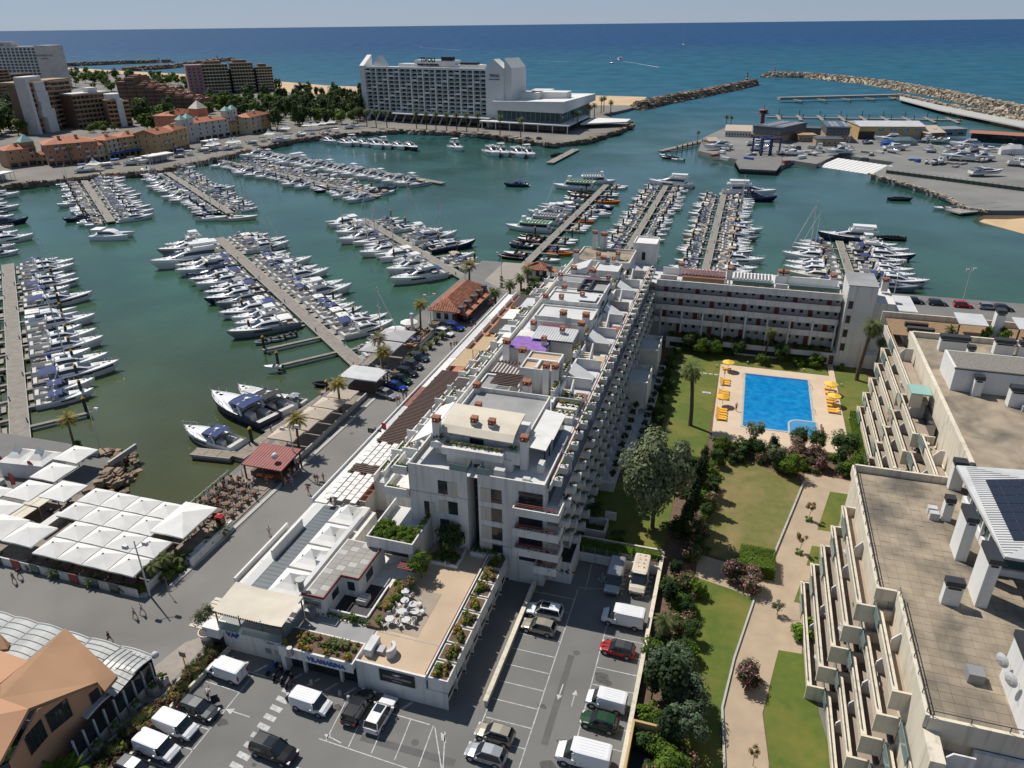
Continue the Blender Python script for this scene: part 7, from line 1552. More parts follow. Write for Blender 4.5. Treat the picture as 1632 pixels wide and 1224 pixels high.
for k_ in range(6):
 z=1.-.2+k_*2.95;xA=12.75+.66*k_;xB=xA+1.75;xC=xB+1.9
 rbx('core_step',xA+2.4,19.39,61.6,78,max(0,z-3.)if k_ else 0,z-.41,'wall_cream')if xA+2.4<19 else None
 if z<14.6:
  rbalc(xA,61.4,77.9,z,2.5,dividers=(70,));rbalc(xB,51.2,61.1,z,2.5,dividers=(57,));rbalc(xC,38,50.9,z,2.5,dividers=(45,))
  rbx('glazed_wall',xA+2.45,xA+2.5,61.6,77.6,z,z+2.4,'glass');rbx('glazed_wall',xB+2.45,xB+2.5,51.4,61,z,z+2.4,'glass');rbx('core_step',xB+2.51,19.39,51.,61.5,z-.4,z+2.5,'wall_white')if xB+2.5<19 else None
rbx('core',16.6,19.38,61.6,83.4,0,14.6,'wall_cream');rbx('core',18.3,19.37,44,61.5,0,14.6,'wall_cream')
rbx('roof_surface',16.8,27.4,61.5,83.2,15.21,15.3,'roof_brown');rbx('roof_surface',18.6,60,47.2,61.49,15.21,15.3,'roof_brown');rbx('roof_surface',27.41,60,61.5,83.2,15.21,15.3,'roof_brown');rbx('roof_base',16.7,19.39,61.6,83.3,14.61,15.2,'wall_cream');rbx('roof_base',18.5,19.4,47,61.59,14.61,15.2,'wall_cream')
for a in((16.4,16.7,61.5,83.6,14.7,16.),(18.2,18.5,47,61.3,14.7,16.),(16.4,18.19,61.2,61.49,14.7,16.),(18.51,60,46.9,47.19,13.8,15.9),(16.71,27.3,83.3,83.6,15.2,16.2)):rbx('roof_parapet',*a)
for a in((16.5,16.56,61.6,83.4,16.5,16.56),(18.3,18.36,47.1,61.2,16.5,16.56),(18.5,60,47.,47.06,16.5,16.56)):rbx('roof_rail',*a,'rail')
for i in range(12):rbx('rail_post',16.5,16.56,61.9+i*1.9,61.96+i*1.9,16.01,16.49,'rail')
for i in range(8):rbx('rail_post',18.3,18.36,47.3+i*1.9,47.36+i*1.9,16.01,16.49,'rail');rbx('rail_post',18.7+i*2.6,18.76+i*2.6,47.07,47.12,15.91,16.49,'rail')
k=MB()
for i in range(24):
 for j in range(36):
  x,y=17.4+i*.97,48+j*.97
  if x<19 and y<62.4:continue
  if 1<i<16 and j<21:at_('roof_slab',bm('roof_slab',.94,.94,.035,'roof_slab'),x,y,15.301,RB)
  elif i<10 or j<18:k.box(x-.47,x+.47,y-.47,y+.47,15.301,15.33+.01*((i*7+j*5)%3))
o=P_('roof_slabs',k,'roof_brown',RB);o['kind']='stuff'
rbx('lower_roof',21.2,40,40,46.8,9,9.1,'tile_red');rbx('lower_wall',22,40,46.5,46.88,9,13.7,'wall_white');rbx('yard_screen',20.3,20.6,40,46.8,9,11.2);rbx('ac_case',33,34.4,44.6,45.8,9.11,10.2,'metal_grey')
rbx('ac_case',22.2,23.4,52.,53.2,15.31,16.3,'metal_grey');rbx('roof_opening',18.9,20.8,49.6,50.9,15.305,15.32,'dark')
def rchim(x,y,w,d,h,z0=15.3,rot=0,label='roof_chimney'):
 t=P_('roof_chimney',BX(x,x+w,y,y+d,z0,z0+h,rot=rot),'wall_bright',RB);P_('chimney_cap',BX(x-.04,x+w+.04,y-.04,y+d+.04,z0+h,z0+h+.55,rot=rot),'black_paint',t)
 P_('chimney_slot',BX(x+.2,x+w-.2,y-.06,y-.045,z0+h-.28,z0+h-.06,rot=rot),'dark',t);return t
rchim(22.,61.4,1.5,.8,2.2);rchim(24.6,75.4,.9,.9,2.4);rchim(26.6,82.2,1.3,1.1,3.2,15.3);rchim(24.6,68.6,1.,2.5,4.7);rchim(24.9,61.9,1.,2.8,5.);rchim(26.2,66,1.,.9,3.4)
rbx('air_conditioner',23.4,24.3,75.2,75.9,15.31,16.2,'metal_white');rbx('air_conditioner',23.4,24.3,76.2,76.9,15.31,16.2,'metal_white')
t_=P_('stair_house',BX(24.9,31,47.4,53.5,15.31,19.8),'wall_bright',RB);P_('stair_house_roof',BX(24.8,31.1,47.3,53.6,19.81,20.4),'black_paint',t_);P_('roof_inlay',BX(25.5,30.4,48,52.9,20.41,20.45),'deck_grey',t_)
for i,(y,z)in enumerate(((50.4,18.2),(52.6,18.))):
 t_=thing('satellite_dish',f'white satellite dish on the wall of the white stair house, {("nearer","farther")[i]} one','satellite dish',(24.5,y,z-1.2));k=MB();k.loft([[(-.5+.18*f*f*4-0*f,r_*cos(a),1.2+r_*sin(a))for a in[j*6.283/14 for j in range(14)]]for f,r_ in((.0,.02),(.25,.35),(.5,.62))],True);lp('dish',k,M.metal_white,t_);lp('arm',MB().tube([(.2,0,1.2),(-.5,0,1.2),(-.9,0,1.3)],.04,5),M.metal_grey,t_)
 t_.rotation_euler=(0,0,.5)
pv=[(27.,66.5),(26.6,81.),(45,82),(45,66.5)]
P_('pavilion_glazing',MB().prism([(27.9,67.6),(27.8,79.6),(44,80.6),(44,67.6)],15.31,19.4),'glass_teal',RB)
P_('pavilion_base',MB().prism([(27.6,67.3),(27.5,80),(44.3,81),(44.3,67.3)],15.305,16.1),'wall_bright',RB)
k=MB();k.add([(27.,64.6,19.5),(26.2,80.6,19.5),(46,83.5,19.5),(46,64.6,19.5),(38,74,21.8)]+[(27.,64.6,19.2),(26.2,80.6,19.2),(46,83.5,19.2),(46,64.6,19.2)],[(0,4,1),(1,4,2),(2,4,3),(3,4,0),(0,1,6,5),(1,2,7,6),(2,3,8,7),(3,0,5,8),(5,6,7,8)]);SR=P_('pavilion_roof',k,'metal_white',RB)
def onroof(x,y,up=.06):
 a,b,c=V3((27.,64.6,19.5)),V3((26.2,80.6,19.5)),V3((38,74,21.8));n_=(b-a).cross(c-a);
 if n_.z<0:n_=-n_
 return V3((x,y,a.z-(n_.x*(x-a.x)+n_.y*(y-a.y))/n_.z+up))
for i in range(40):
 y=65.2+i*.4;xe=26.4+(80.6-y)*.0+.6;t0=min(1,max(0,(y-64.6)/9.4))if y<74 else min(1,max(0,(80.6-y)/6.6));xm=xe+(38-xe)*t0*.98
 if xm-xe>.6:a,b=onroof(xe,y,.03),onroof(xm,y,.03);P_('seam_rib',MB().slab(a+V3((0,-.05,.05)),b+V3((0,-.05,.05)),b+V3((0,.05,.05)),a+V3((0,.05,.05)),.06),'metal_white',SR)
for i in range(5):
 for j in range(8):
  x,y=28.2+i*1.02,67.+j*1.5
  if y>76.5-(i*.1)or x>27+(y-64.6)*1.12:continue
  a,b,c,d=onroof(x,y),onroof(x+.98,y),onroof(x+.98,y+1.44),onroof(x,y+1.44);P_('solar_panel',MB().slab(a+V3((0,0,.08)),b+V3((0,0,.08)),c+V3((0,0,.08)),d+V3((0,0,.08)),.06),'solar',SR);
  for q in range(1):pass
for y in(67.8,70.2,72.6,75,77.4):rbx('pavilion_post',27.5,27.75,y,y+.25,15.32,19.3,'wall_bright')
rbx('core',28.6,60,83.61,133,0,17.6,'wall_cream');rbx('roof_surface',28.9,60,83.9,124.5,17.61,17.7,'roof_brown');rbx('roof_parapet',28.4,28.9,83.6,125,17.3,18.5);rbx('terrace_floor',26,60,125.01,133,17.61,17.7,'wood');rbx('roof_parapet',28.9,60,124.6,125.,17.61,18.6);rbx('roof_parapet',25.4,60,133.01,133.3,17,18.7)
for k_ in range(6):
 z=1.6+k_*2.85
 segs=((24.5+.10*k_,112.4,128.5-.2*k_),(25.3+.22*k_,98.4,112.1),(26.+.30*k_,84.2,98.1))if k_<5 else((25.5,112.4,132.),)
 segs=[(23.9+.42*k_,110.,127.6),(23.3+.62*k_,97.6,109.7),(23.6+.75*k_,84.2,97.3)]if k_<5 else[(26.,104,131)]
 for(x,ya,yb)in segs:
  if x>27.8:continue
  rbalc(x,ya,yb,z,max(1.6,28.2-x)if k_>3 else 2.4,dividers=((ya+yb)/2+1,));rbx('glazed_wall',x+2.35,x+2.4,ya+.2,yb-.3,z,z+2.3,'glass')if x+2.4<28.4 else None
 if k_<5:rbx('core_step',24.4+.5*k_+2.,28.59,84.2,127,z-2.85 if k_ else 0,z-.42,'wall_cream')
P_('green_canopy',BX(25.6,28.2,103.2,106.4,17.2,17.4),'green_tile',RB)
t_=P_('roof_house',BX(30.6,60,105,112,17.71,20.9),'wall_bright',RB);P_('house_roof',BX(30.9,60,105.3,111.7,20.91,20.96),'roof_gravel',t_);P_('window',BX(41,43,104.92,104.99,18.6,20.2),'glass',t_);P_('house_edge',BX(30.5,60,104.9,105.25,20.91,21.1),'rail',t_)
for a in((33.,103.8,1.1,.9,2.4),(35.6,110.9,3.2,1.4,2.),(31.8,119.5,4.,1.2,2.),(39.4,120.,2.6,1.2,2.),(42.6,120,1.,.9,2.),(34.6,115.5,1.,.9,2.2),(36.8,101.6,3.6,1.3,2.3),(41.5,102,1.1,1.,2.),(43,93,1.6,2.,4.2),(40.5,89.6,1.5,1.2,3)):rchim(*a,17.7)
for x in(38.2,40.):rbx('air_conditioner',x,x+1.1,100.6,101.2,17.71,18.5,'metal_white');rbx('fan_grille',x+.25,x+.85,100.55,100.59,17.85,18.4,'dark')
for x0,x1 in((35.4,39.6),(43.8,54)):P_('terrace_canopy',MB().slab((x0,125.6,20.3),(x1,125.6,20.3),(x1,130.2,20.6),(x0,130.2,20.6),.15),'metal_white',RB)
for x in(35.5,39.4,43.9,53.8):rbx('canopy_post',x,x+.2,126,126.2,17.71,20.1,'wood_dark')
rbx('terrace_sofa',28.5,32.5,126.6,127.6,17.71,18.5,'canvas_dark');rbx('terrace_sofa',28.5,32.,129.2,130,17.71,18.4,'canvas_dark');rchim(40.8,127.4,1.3,1.4,4.2,17.7)
for x in(39.9,42.3):plant('bush_bright',x,126.6,17.7,.9,'ivy_screen',f'green ivy panel on the roof terrace chimney, {"left" if x<41 else "right"}','plant',sz=1.7)
plant('palm_small',35.,127.4,17.7,.8,'terrace_palm','yellowish potted palm on the far roof terrace','palm')
for i,(x,y,z,l)in enumerate(((13.9,66,.8,'ground'),(14.6,70,3.8,'second'),(15.2,64.5,6.7,'third'),(16.,74,9.6,'fourth'),(16.6,55,9.6,'fourth'),(25.4,92,1.6,'ground'),(26.1,106,7.3,'third'),(26.9,115,13,'fifth'),(27,96,13,'fifth'),(26.8,100.5,10.2,'fourth'))):
 dup(TBL,(x,y,z+.02),0,f'round white table on the {l} level balcony of the cream block, {"near" if y<84 else "far"} half, spot {ORD[i]} counted upwards','balcony tables',.9)if False else dup(TBL,(x,y,z+.02),0,f'round white table on a {"near" if y<84 else "far"} balcony of the cream block',f'{"near" if y<84 else "far"} balcony tables of the cream block',.9)
 for q in range(2):dup(CH,(x+.1,y+(1. if q else -1.),z+.02),q*3.14+1.57,f'white chair on a {"near" if y<84 else "far"} balcony of the cream block',f'{"near" if y<84 else "far"} balcony chairs of the cream block',.95)
for i in range(16):
 k_=i%5;f=i%2;x,y=(13.+.66*k_+1.3,63+i*.93)if f else(24.2+.5*k_+1.5,99+(i*5)%27);plant(['bush_bright','tuft_yellow','bush_dark'][i%3],x,y,(.85+2.95*k_)if f else 1.65+2.85*k_,[.4,1.1,.45][i%3],'balcony_plant',f'potted {["green bush","yellowish shrub","dark bush"][i%3]} on a {"near" if f else "far"} balcony of the cream block','plant',f'{["green bushes","yellowish shrubs","dark bushes"][i%3]} on the {"near" if f else "far"} balconies')
t_=thing('sunbed','beige sunbed on the far balcony of the cream block','sun lounger',(25.2,90.5,4.5));lp('mattress',BX(-.35,.35,-1,.4,.3,.4),M.canvas_cream,t_);k=MB().slab((-.35,.41,.4),(.35,.41,.4),(.35,1,.8),(-.35,1,.8),.06);lp('backrest',k,M.canvas_cream,t_)
for i in range(7):plant('bush_bright' if i%2 else 'tuft_yellow',17.2+i*.3,43.5+(i%3)*.8,8.,.5 if i%2 else 1,'balcony_plant','yellow-green plant on the lowest right balcony at the bottom edge','plant','balcony plants at the bottom edge')
# promenade and roads
sheet('promenade_road',[(-62.6,48),(-62.6,203),(-51.2,203),(-54.4,120),(-55,48)],.012,'road');sheet('square_road',[(-130,20),(-130,54.5),(-65.4,53.9),(-62.6,56),(-55,56),(-52,48),(-51,36),(-60,20)],.008,'road')
sheet('far_plaza',[(-66,185),(-66,203),(-51.2,203),(-51.2,180),(-58,178)],.018,'paving')
sheet('sidewalk',[(-55.,54),(-55.,166),(-53.3,166),(-53.3,54)],.02,'paving')
sheet('cobbled_path',[(-55.6,30),(-53.2,42),(-53.,50.8),(-49.6,53.8),(-51.,53.9),(-55.6,49),(-58.3,36)],.02,'paving')
KB=lambda name,poly:struct(name,MB().prism(poly,-.2,.13),M.kerb)
KB('kerb_strip',[(-64.,56.5),(-63.4,56.5),(-62.3,111.5),(-62.9,111.5)]);KB('kerb_strip',[(-130,55.7),(-130,55.2),(-66,53.6),(-65.2,53.9),(-65.3,54.5)])
def mark(poly,z=.026):
 o=struct('road_marking',MB().sheet(poly,z),M.paint_white);return o
def line(x0,y0,x1,y1,w=.11,z=.026):
 d=V3((x1-x0,y1-y0)).normalized();n_=V3((-d.y,d.x))*w/2;mark([(x0-n_.x,y0-n_.y),(x1-n_.x,y1-n_.y),(x1+n_.x,y1+n_.y),(x0+n_.x,y0+n_.y)],z)
RP=thing('parasol_restaurant','decked quayside terrace on low wall under the tan umbrellas','terrace',(-66,95,0))
part('timber_floor',BX(-71.6,-64.6,78.2,112.5,.0,.22),M.timber_deck,RP);part('low_wall',BX(-64.55,-64.3,85,111.5,0,.9),M.wall_dirty,RP)
def bigumb(x,y,s,h,m_,label,group,sy=None,z=0,vent=True):
 sy=sy or s;t=thing('square_umbrella',label,'parasol',(x,y,z),0,group);lp('pole',MB().cyl(0,0,0,h,.07,8),M.metal_grey,t);k=MB()
 q=[(-s/2,-sy/2),(s/2,-sy/2),(s/2,sy/2),(-s/2,sy/2)];e=[(a*(1-1e-3),b*(1-1e-3))for a,b in q]
 mid=[(0,-sy/2*.985),(s/2*.985,0),(0,sy/2*.985),(-s/2*.985,0)]
 ring=[]
 for i in range(4):ring+=[(q[i][0],q[i][1],h*.76),(mid[i][0],mid[i][1],h*.775)]
 k.add(ring+[(0,0,h)],[(i,(i+1)%8,8)for i in range(8)]);k.loft([ring,[(a,b,c-.22)for a,b,c in ring]],True);lp('canopy',k,M[m_],t)
 if vent:lp('cap',MB().cyl(0,0,h-.06,h+.1,.16,8,.05),M.metal_grey,t)
 return t
for i in range(5):bigumb(-68.2+.42*i,90.4+i*4.02,4.9,3.7,'canvas_tan',f'tan square umbrella over the quay terrace, {ORD[i]} from the red-roofed kiosk','tan umbrellas of the quay terrace',3.75)
t_=thing('bar_kiosk','dark bar kiosk under a flat white roof at the far end of the tan umbrellas','kiosk',(-66,115,0));lp('counter',BX(-3.2,2.8,-2,2.3,0,1.1),M.wood_dark,t_);lp('roof',BX(-4.4,3.6,-2.8,2.8,3.,3.25),M.metal_white,t_)
for x in(-4,3.2):
 for y in(-2.5,2.5):lp('post',BX(x-.1,x+.1,y-.1,y+.1,0,3),M.wood_dark,t_)
t_=thing('red_roofed_kiosk','red-roofed wooden bar kiosk beside the tan umbrellas','kiosk',(-66,83,0));lp('wall',BX(-3,3,-1.8,2.6,.2,1.2),M.wood_dark,t_);k=MB();k.slab((-3.6,-2.9,3.),(3.6,-2.9,3.),(3.6,3.,3.5),(-3.6,3.,3.5),.18);RR=lp('roof',k,M.red_roof,t_)
for i in range(15):k=MB().slab((-3.5+i*.5,-2.9,3.06),(-3.42+i*.5,-2.9,3.06),(-3.42+i*.5,3,3.56),(-3.5+i*.5,3,3.56),.05);lp('roof_rib',k,M.red_roof,RR)
for x in(-3.3,0,3.3):
 for y in(-2.6,2.7):lp('post',BX(x-.1,x+.1,y-.1,y+.1,0,3.),M.wood_dark,t_)
lp('back_bar',BX(-2.6,2.6,2.2,2.5,1.21,2.6),M.canvas_dark,t_);lp('counter_goods',BX(-1.6,1.2,-2.4,-1.85,.9,1.15),M.gel_orange,t_)
def lamp(x,y,h,label,heads=2,z=0,globe=False):
 t=thing('street_lamp',label,'street lamp',(x,y,z));lp('pole',MB().cyl(0,0,0,h,.13,8,.07),M.metal_white,t)
 if globe:
  k=MB();sc=[[(.42*sin(a)*cos(b),.42*sin(a)*sin(b),h+.3+.42*cos(a))for b in[j*6.283/10 for j in range(10)]]for a in[.15+i*.47 for i in range(7)]];k.loft(sc,True,True);lp('globe',k,M.metal_white,t)
 else:
  for i in range(heads):a=i*3.14+.6;k=MB();k.tube([(0,0,h*.86),(cos(a)*1.,sin(a)*1.,h*.9)],.05,5);k.box(cos(a)*1.1-.35,cos(a)*1.1+.35,sin(a)*1.1-.18,sin(a)*1.1+.18,h*.89,h*.95);lp('lamp_head',k,M.metal_white,t)
 return t
lamp(-65.1,54.3,8.6,'tall white lamp post at the street corner in front of the dining tents');lamp(-63.3,85.,8.5,'white lamp post beside the red-roofed kiosk');lamp(-66.6,122.3,9,'white lamp post at the railed gangway');lamp(-66.6,148.5,8.6,'white lamp post at the near end of the tiled hall');lamp(-66.3,171,8.5,'white lamp post at the far end of the tiled hall',globe=False);lamp(-62.,188,8,'white lamp post at the end of the promenade');lamp(40,200.5,10,'slender white lamp mast on the right-hand quay');lamp(56,201,9,'shorter white lamp mast on the right-hand quay');lamp(-23,203-1,9,'white mast rising behind the gallery wing')
k=thing('balloon_lamp','round white ball on the roof of the red kiosk','lamp',(-64.6,82.,3.5));kk=MB();kk.loft([[(.55*sin(a)*cos(b),.55*sin(a)*sin(b),.7+.55*cos(a))for b in[j*6.283/12 for j in range(12)]]for a in[.1+i*.42 for i in range(8)]],True,True);lp('ball',kk,M.metal_white,k,True)
for x,y,l in((-65.9,90.2,'nearest of the three by the tan umbrellas'),(-65.9,104.2,'farther of the two between the tan umbrellas'),(-64.6,119.3,'beside the gangway'),(-68.6,125.5,'between gangway and grey umbrellas'),(-68.4,146.5,'at the near corner of the tiled hall'),(-66.5,174.5,'at the far corner of the tiled hall')):plant('palm_quay',x,y,0,1. if y<150 else 1.25,'quay_palm',f'quay palm with yellowing fronds {l}','palm')
SD=thing('seating_deck','brown open-air cafe deck packed with chairs and tables along the water','terrace',(-68,73,0));part('timber_floor',BX(-72.6,-64.2,66.6,80.6,0,.12),M.timber_deck,SD);part('screen',BX(-71.8,-66.,70.1,70.3,.12,1.2),M.wood_dark,SD)
part('rope_rail',BX(-72.7,-72.62,66.6,80.6,.95,1.),M.metal_grey,SD)
for i in range(8):part('rail_post',BX(-72.72,-72.6,66.7+i*1.95,66.82+i*1.95,.12,1.1),M.metal_grey,SD)
def cafechair():
 t=thing('cafe_chair','brown cafe chair','chair',(0,0,-500));lp('seat',BX(-.23,.23,-.23,.23,.4,.47),M.wood_dark,t);lp('backrest',BX(-.23,.23,.2,.25,.48,.85),M.plaster_brown,t)
 for x in(-.2,.2):
  for y in(-.2,.2):lp('leg',BX(x-.02,x+.02,y-.02,y+.02,0,.4),M.wood_dark,t)
 return t
CC=cafechair()
def dtable():
 t=thing('cafe_table','table','table',(0,0,-500));lp('tabletop',BX(-.38,.38,-.34,.34,.7,.74),M.plaster_brown,t);lp('pedestal',BX(-.05,.05,-.05,.05,0,.7),M.metal_grey,t);return t
DT=dtable()
for i in range(4):
 for j in range(5):
  x,y=-71.5+i*1.95,71.4+j*1.85
  if x>-66 and y>77:continue
  dup(DT,(x,y,.12),0,'small wooden table on the brown open-air deck','tables of the open-air deck')
  for q in range(4):a=q*1.57+.3*i;dup(CC,(x+.62*cos(a),y+.55*sin(a),.12),a-1.57,'brown chair on the open-air deck','chairs of the open-air deck')
for i,(x,y)in enumerate(((-70.6,73.2),(-69.4,76.),(-68.8,79.),(-66.3,74.2),(-65.4,76.4))):parasol(x,y,.12,1,2.9,'canvas_white',f'closed white parasol on the open-air deck, {ORD[i]} of five','parasol',closed=True)
for i in range(3):
 for j in range(4):dup(DT,(-70.9+j*1.5,67.4+i*1.1,.12),0,'pale table in the near corner of the deck behind the wooden screen','tables behind the wooden screen')
t_=thing('phone_box','red British style telephone box at the near end of the cafe deck','phone box',(-64.9,68.4,.05));lp('body',BX(-.45,.45,-.45,.45,0,2.2),M.red,t_);lp('roof',MB().prism([(-.5,-.5),(.5,-.5),(.5,.5),(-.5,.5)],2.201,2.38).frustum([(-.42,-.42),(.42,-.42),(.42,.42),(-.42,.42)],2.381,[(-.15,-.15),(.15,-.15),(.15,.15),(-.15,.15)],2.6),M.red,t_)
for a in range(4):
 for i in range(3):
  for j in range(5):
   u=-.28+i*.28;k=MB();z=.35+j*.33;k.box(u-.11,u+.11,-.47,-.455,z,z+.28);o=lp('pane',k,M.boat_glass,t_);o.rotation_euler=(0,0,a*pi/2)
t_=thing('menu_board','dark wooden boarded counter beside the telephone box','counter',(-64.6,66.,0));lp('body',BX(-.7,.7,-.6,.6,0,1.1),M.wood,t_)
for i,(x,y)in enumerate(((-71,65.9),(-69.8,65.6),(-67.4,65.8))):t_=thing('round_stool_table','yellow round bar table at the near edge of the cafe deck','table',(x,y,.05),0,'yellow bar tables');lp('top',MB().cyl(0,0,1.,1.06,.4,12),M.parasol_yellow,t_);lp('stem',MB().cyl(0,0,0,1,.05,6),M.dark,t_)
TD=thing('dining_terrace','walled dining terrace of the tent restaurant at the street corner','terrace',(-80,64,0));part('timber_floor',BX(-98,-65.6,53.9,69.4,0,.1),M.timber_deck,TD)
for a in((-97,-66.2,53.55,53.7,0,1.3),(-66.,-65.8,54.9,57.5,0,1.2),(-63.9,-63.6,60.4,69.2,0,1.3)):part('low_wall',BX(*a),M.wall_white,TD)
part('step_wall',BX(-65.,-64.4,60.5,69,0,.9),M.wall_bright,TD)
for i in range(9):part('wall_panel',BX(-96+i*3.2,-94.6+i*3.2,53.42,53.5,.1,1.5),M['glass_teal' if i%3 else 'red_roof'],TD)
grid=[]
tl,tr_,bl,br=V3((-87.2,76.2)),V3((-72.8,76.)),V3((-88.2,56.2)),V3((-67.2,56.))
n_=0
for j in range(4):
 for i in range(4):
  x=(-80.7 if j<2 else -84.4)+i*4.06;y=55.7+j*3.66
  n_+=1;bigumb(x,y,3.92,3.9,'canvas_white',f'white dining umbrella, {ORD[j]} row from the street, {ORD[i]} from the left','white dining umbrellas in rows',3.46)
bigumb(-67.5,64.8,5.3,5.,'canvas_white','largest white tent, at the water-side corner next to the street',None,7.1,vent=False)
bigumb(-85.6,56.5,5.,4.6,'canvas_white','large white tent at the street edge left of the umbrella rows',None,4.3,vent=False);bigumb(-90.7,56.7,5.,4.6,'canvas_white','large white tent cut by the left picture edge',None,4.5,vent=False)
for i,(x,y)in enumerate(((-90.5,66.5),(-95.6,65.2),(-96.2,70.2),(-97.1,75.3),(-95.4,60),(-100.4,62.6))):bigumb(x,y,4.8,3.8,'canvas_white',f'separate cream umbrella by the basin corner, {["nearest the umbrella rows","beside the red flags","behind the red flags","farthest, over the rocks","left, near the wooden kiosk","cut by the left edge"][i]}',None,4.4)
t_=thing('twin_tent','white double-peaked tent with side walls and red flags beside it','tent',(-103.9,72.9,0),.12)
for s in(-2,2):
 k=MB();k.loft([[(s+a*f,b*f,z)for a,b in((-2,-2.2),(2,-2.2),(2,2.2),(-2,2.2))]for f,z in((1,2.6),(.6,3.),(.25,3.7),(.03,4.7))],True);lp('canopy',k,M.canvas_white,t_)
lp('side_wall',BX(-4,4,-2.2,-2.15,0,2.6).box(-4,-3.95,-2.14,2.2,0,2.6).box(3.95,4,-2.14,2.2,0,2.6),M.canvas_white,t_)
for i,(px,py)in enumerate(((4,752),(52,762),(22,782))):
 g=G(px,py);t_=thing('feather_flag',f'red feather flag with white lettering beside the double-peaked tent, {ORD[i]} of three','flag',g);lp('pole',MB().tube([(0,0,0),(0,0,3.),(.4,0,3.4)],.03,5),M.dark,t_);k=MB();k.add([(.03,0,1.),(.9,0,1.3),(1.1,0,2.8),(.6,0,3.35),(.03,0,3.1)]+[(.03,.02,1.),(.9,.02,1.3),(1.1,.02,2.8),(.6,.02,3.35),(.03,.02,3.1)],[(0,1,2,3,4),(9,8,7,6,5)]);lp('banner',k,M.red,t_);tx('benamor',.34,'metal_white',t_,(.55,-.03,1.3),ry=-1.57,ext=.003,align='LEFT')
t_=thing('wooden_kiosk','open timber bar with cream slatted canopy panels between the umbrellas','kiosk',(-91.2,62.3,0));
for i in range(4):lp('canopy_panel',BX(-2.6+(i%2)*1.6,-1.1+(i%2)*1.6,-3+(i//2)*3.1,-.2+(i//2)*3.1,2.7,2.8),M.canvas_cream,t_)
lp('counter',BX(-3,-2.3,-3,3,0,1.1),M.wood,t_);lp('cabinet',BX(2.,3.4,-2.6,2.6,0,1.4),M.metal_grey,t_)
for x in(-2.7,.6):
 for y in(-3,0,3):lp('post',BX(x-.06,x+.06,y-.06,y+.06,1.11 if x<-2 else 0,2.7),M.wood,t_)
for i in range(9):
 for j in range(5):
  x,y=-85+i*2.1,55+j*3.4
  if j and i<7:continue
  dup(DT,(x,y,.1),0,'table in the shade of the white dining umbrellas','tables under the dining umbrellas',1.2)
  for q in(0,1):dup(CC,(x,y+(.7 if q else -.7),.1),3.14*(1-q),'chair in the shade of the white dining umbrellas','chairs under the dining umbrellas')
for i,(x,y,k_,s)in enumerate(((-66.9,54.4,'bush_bright',.8),(-65.4,57.6,'bush_bright',1.),(-68.4,54.1,'bush',.7),(-66.3,58.8,'palm_small',1.1),(-64.8,59.2,'bush_bright',.8),(-65.6,60.6,'palm_small',1.),(-73.6,54,'palm_small',.8),(-64.6,62.5,'bush_bright',.8),(-64.6,64.8,'bush_bright',.85),(-64.3,67.2,'palm_small',.9),(-79.6,54,'palm_small',.8),(-84,54,'bush',.6),(-89,54,'bush',.7),(-93,54,'bush_bright',.7),(-86.6,64.5,'palm_small',.6))):plant(k_,x,y,.05,s,'terrace_plant',f'leafy terrace plant around the dining umbrellas, {ORD[i]} of those along the wall','plant','terrace plants of the tent restaurant')
for px,py,l in((196,878,'behind the lamp post, left'),(212,868,'behind the lamp post, right')):g=G(px+2,py+28);plant('palm_mid',-66.2 if 'left' in l else -65.9,56.6 if 'left' in l else 58.4,.1,.6,'restaurant_palm',f'small palm among the dining umbrellas {l}','palm')
t_=thing('road_sign','round blue and red no-parking sign at the street corner','road sign',(-62.9,55.2,0));lp('pole',MB().cyl(0,0,0,2.6,.035,6),M.metal_grey,t_)
k=MB();n2=14;k.add([(.3*cos(6.283*i/n2),-.05,2.7+.3*sin(6.283*i/n2))for i in range(n2)],[tuple(range(n2))]);lp('rim',k,M.red,t_);k=MB();k.add([(.22*cos(6.283*i/n2),-.06,2.7+.22*sin(6.283*i/n2))for i in range(n2)],[tuple(range(n2))]);lp('face',k,M.blue,t_)
GU=thing('quay_terrace','timber fenced quay terrace under two large grey umbrellas','terrace',(-67,132,0));part('timber_floor',BX(-72.4,-64.4,124.5,147.5,0,.14),M.timber_deck,GU);part('timber_fence',BX(-64.35,-64.2,126,147,0,1.2),M.wood,GU);part('white_panel',BX(-64.19,-64.12,126.2,133,.1,.9).box(-64.19,-64.12,136,146,.1,.9),M.wall_bright,GU)
for i,y in enumerate((127.6,134.4)):bigumb(-69.,y,7.4,4.3,'canvas_grey',f'large grey umbrella on the quay terrace, the {("nearer","farther")[i]} of two',None,6.2)
for i,(x,y)in enumerate(((-71.2,139.4),(-70.2,144.2))):parasol(x,y,.1,2.1,3.,'canvas_white',f'round white parasol behind the grey umbrellas, the {("nearer","farther")[i]}')
for i in range(3):
 for j in range(4):
  x,y=-70.4+i*2,138.4+j*2.2;dup(DT,(x,y,.14),0,'open-air table beyond the grey umbrellas','tables beyond the grey umbrellas')
  for q in range(4):a=q*1.57;dup(CC,(x+.7*cos(a),y+.7*sin(a),.14),a-1.57,'chair beyond the grey umbrellas','chairs beyond the grey umbrellas')
part('sofa',BX(-67.6,-65.4,139,139.8,.15,.7),M.blue,GU);part('sofa',BX(-67.2,-65.6,135.4,136.1,.15,.7),M.gel_orange,GU)
t_=thing('ventilation_column','thick white pillar rising beside the round parasols','pillar',(-68.,141.2,0));lp('shaft',MB().cyl(0,0,0,5.6,.32,12),M.metal_white,t_);lp('cap',MB().cyl(0,0,5.6,5.9,.42,12),M.metal_white,t_)
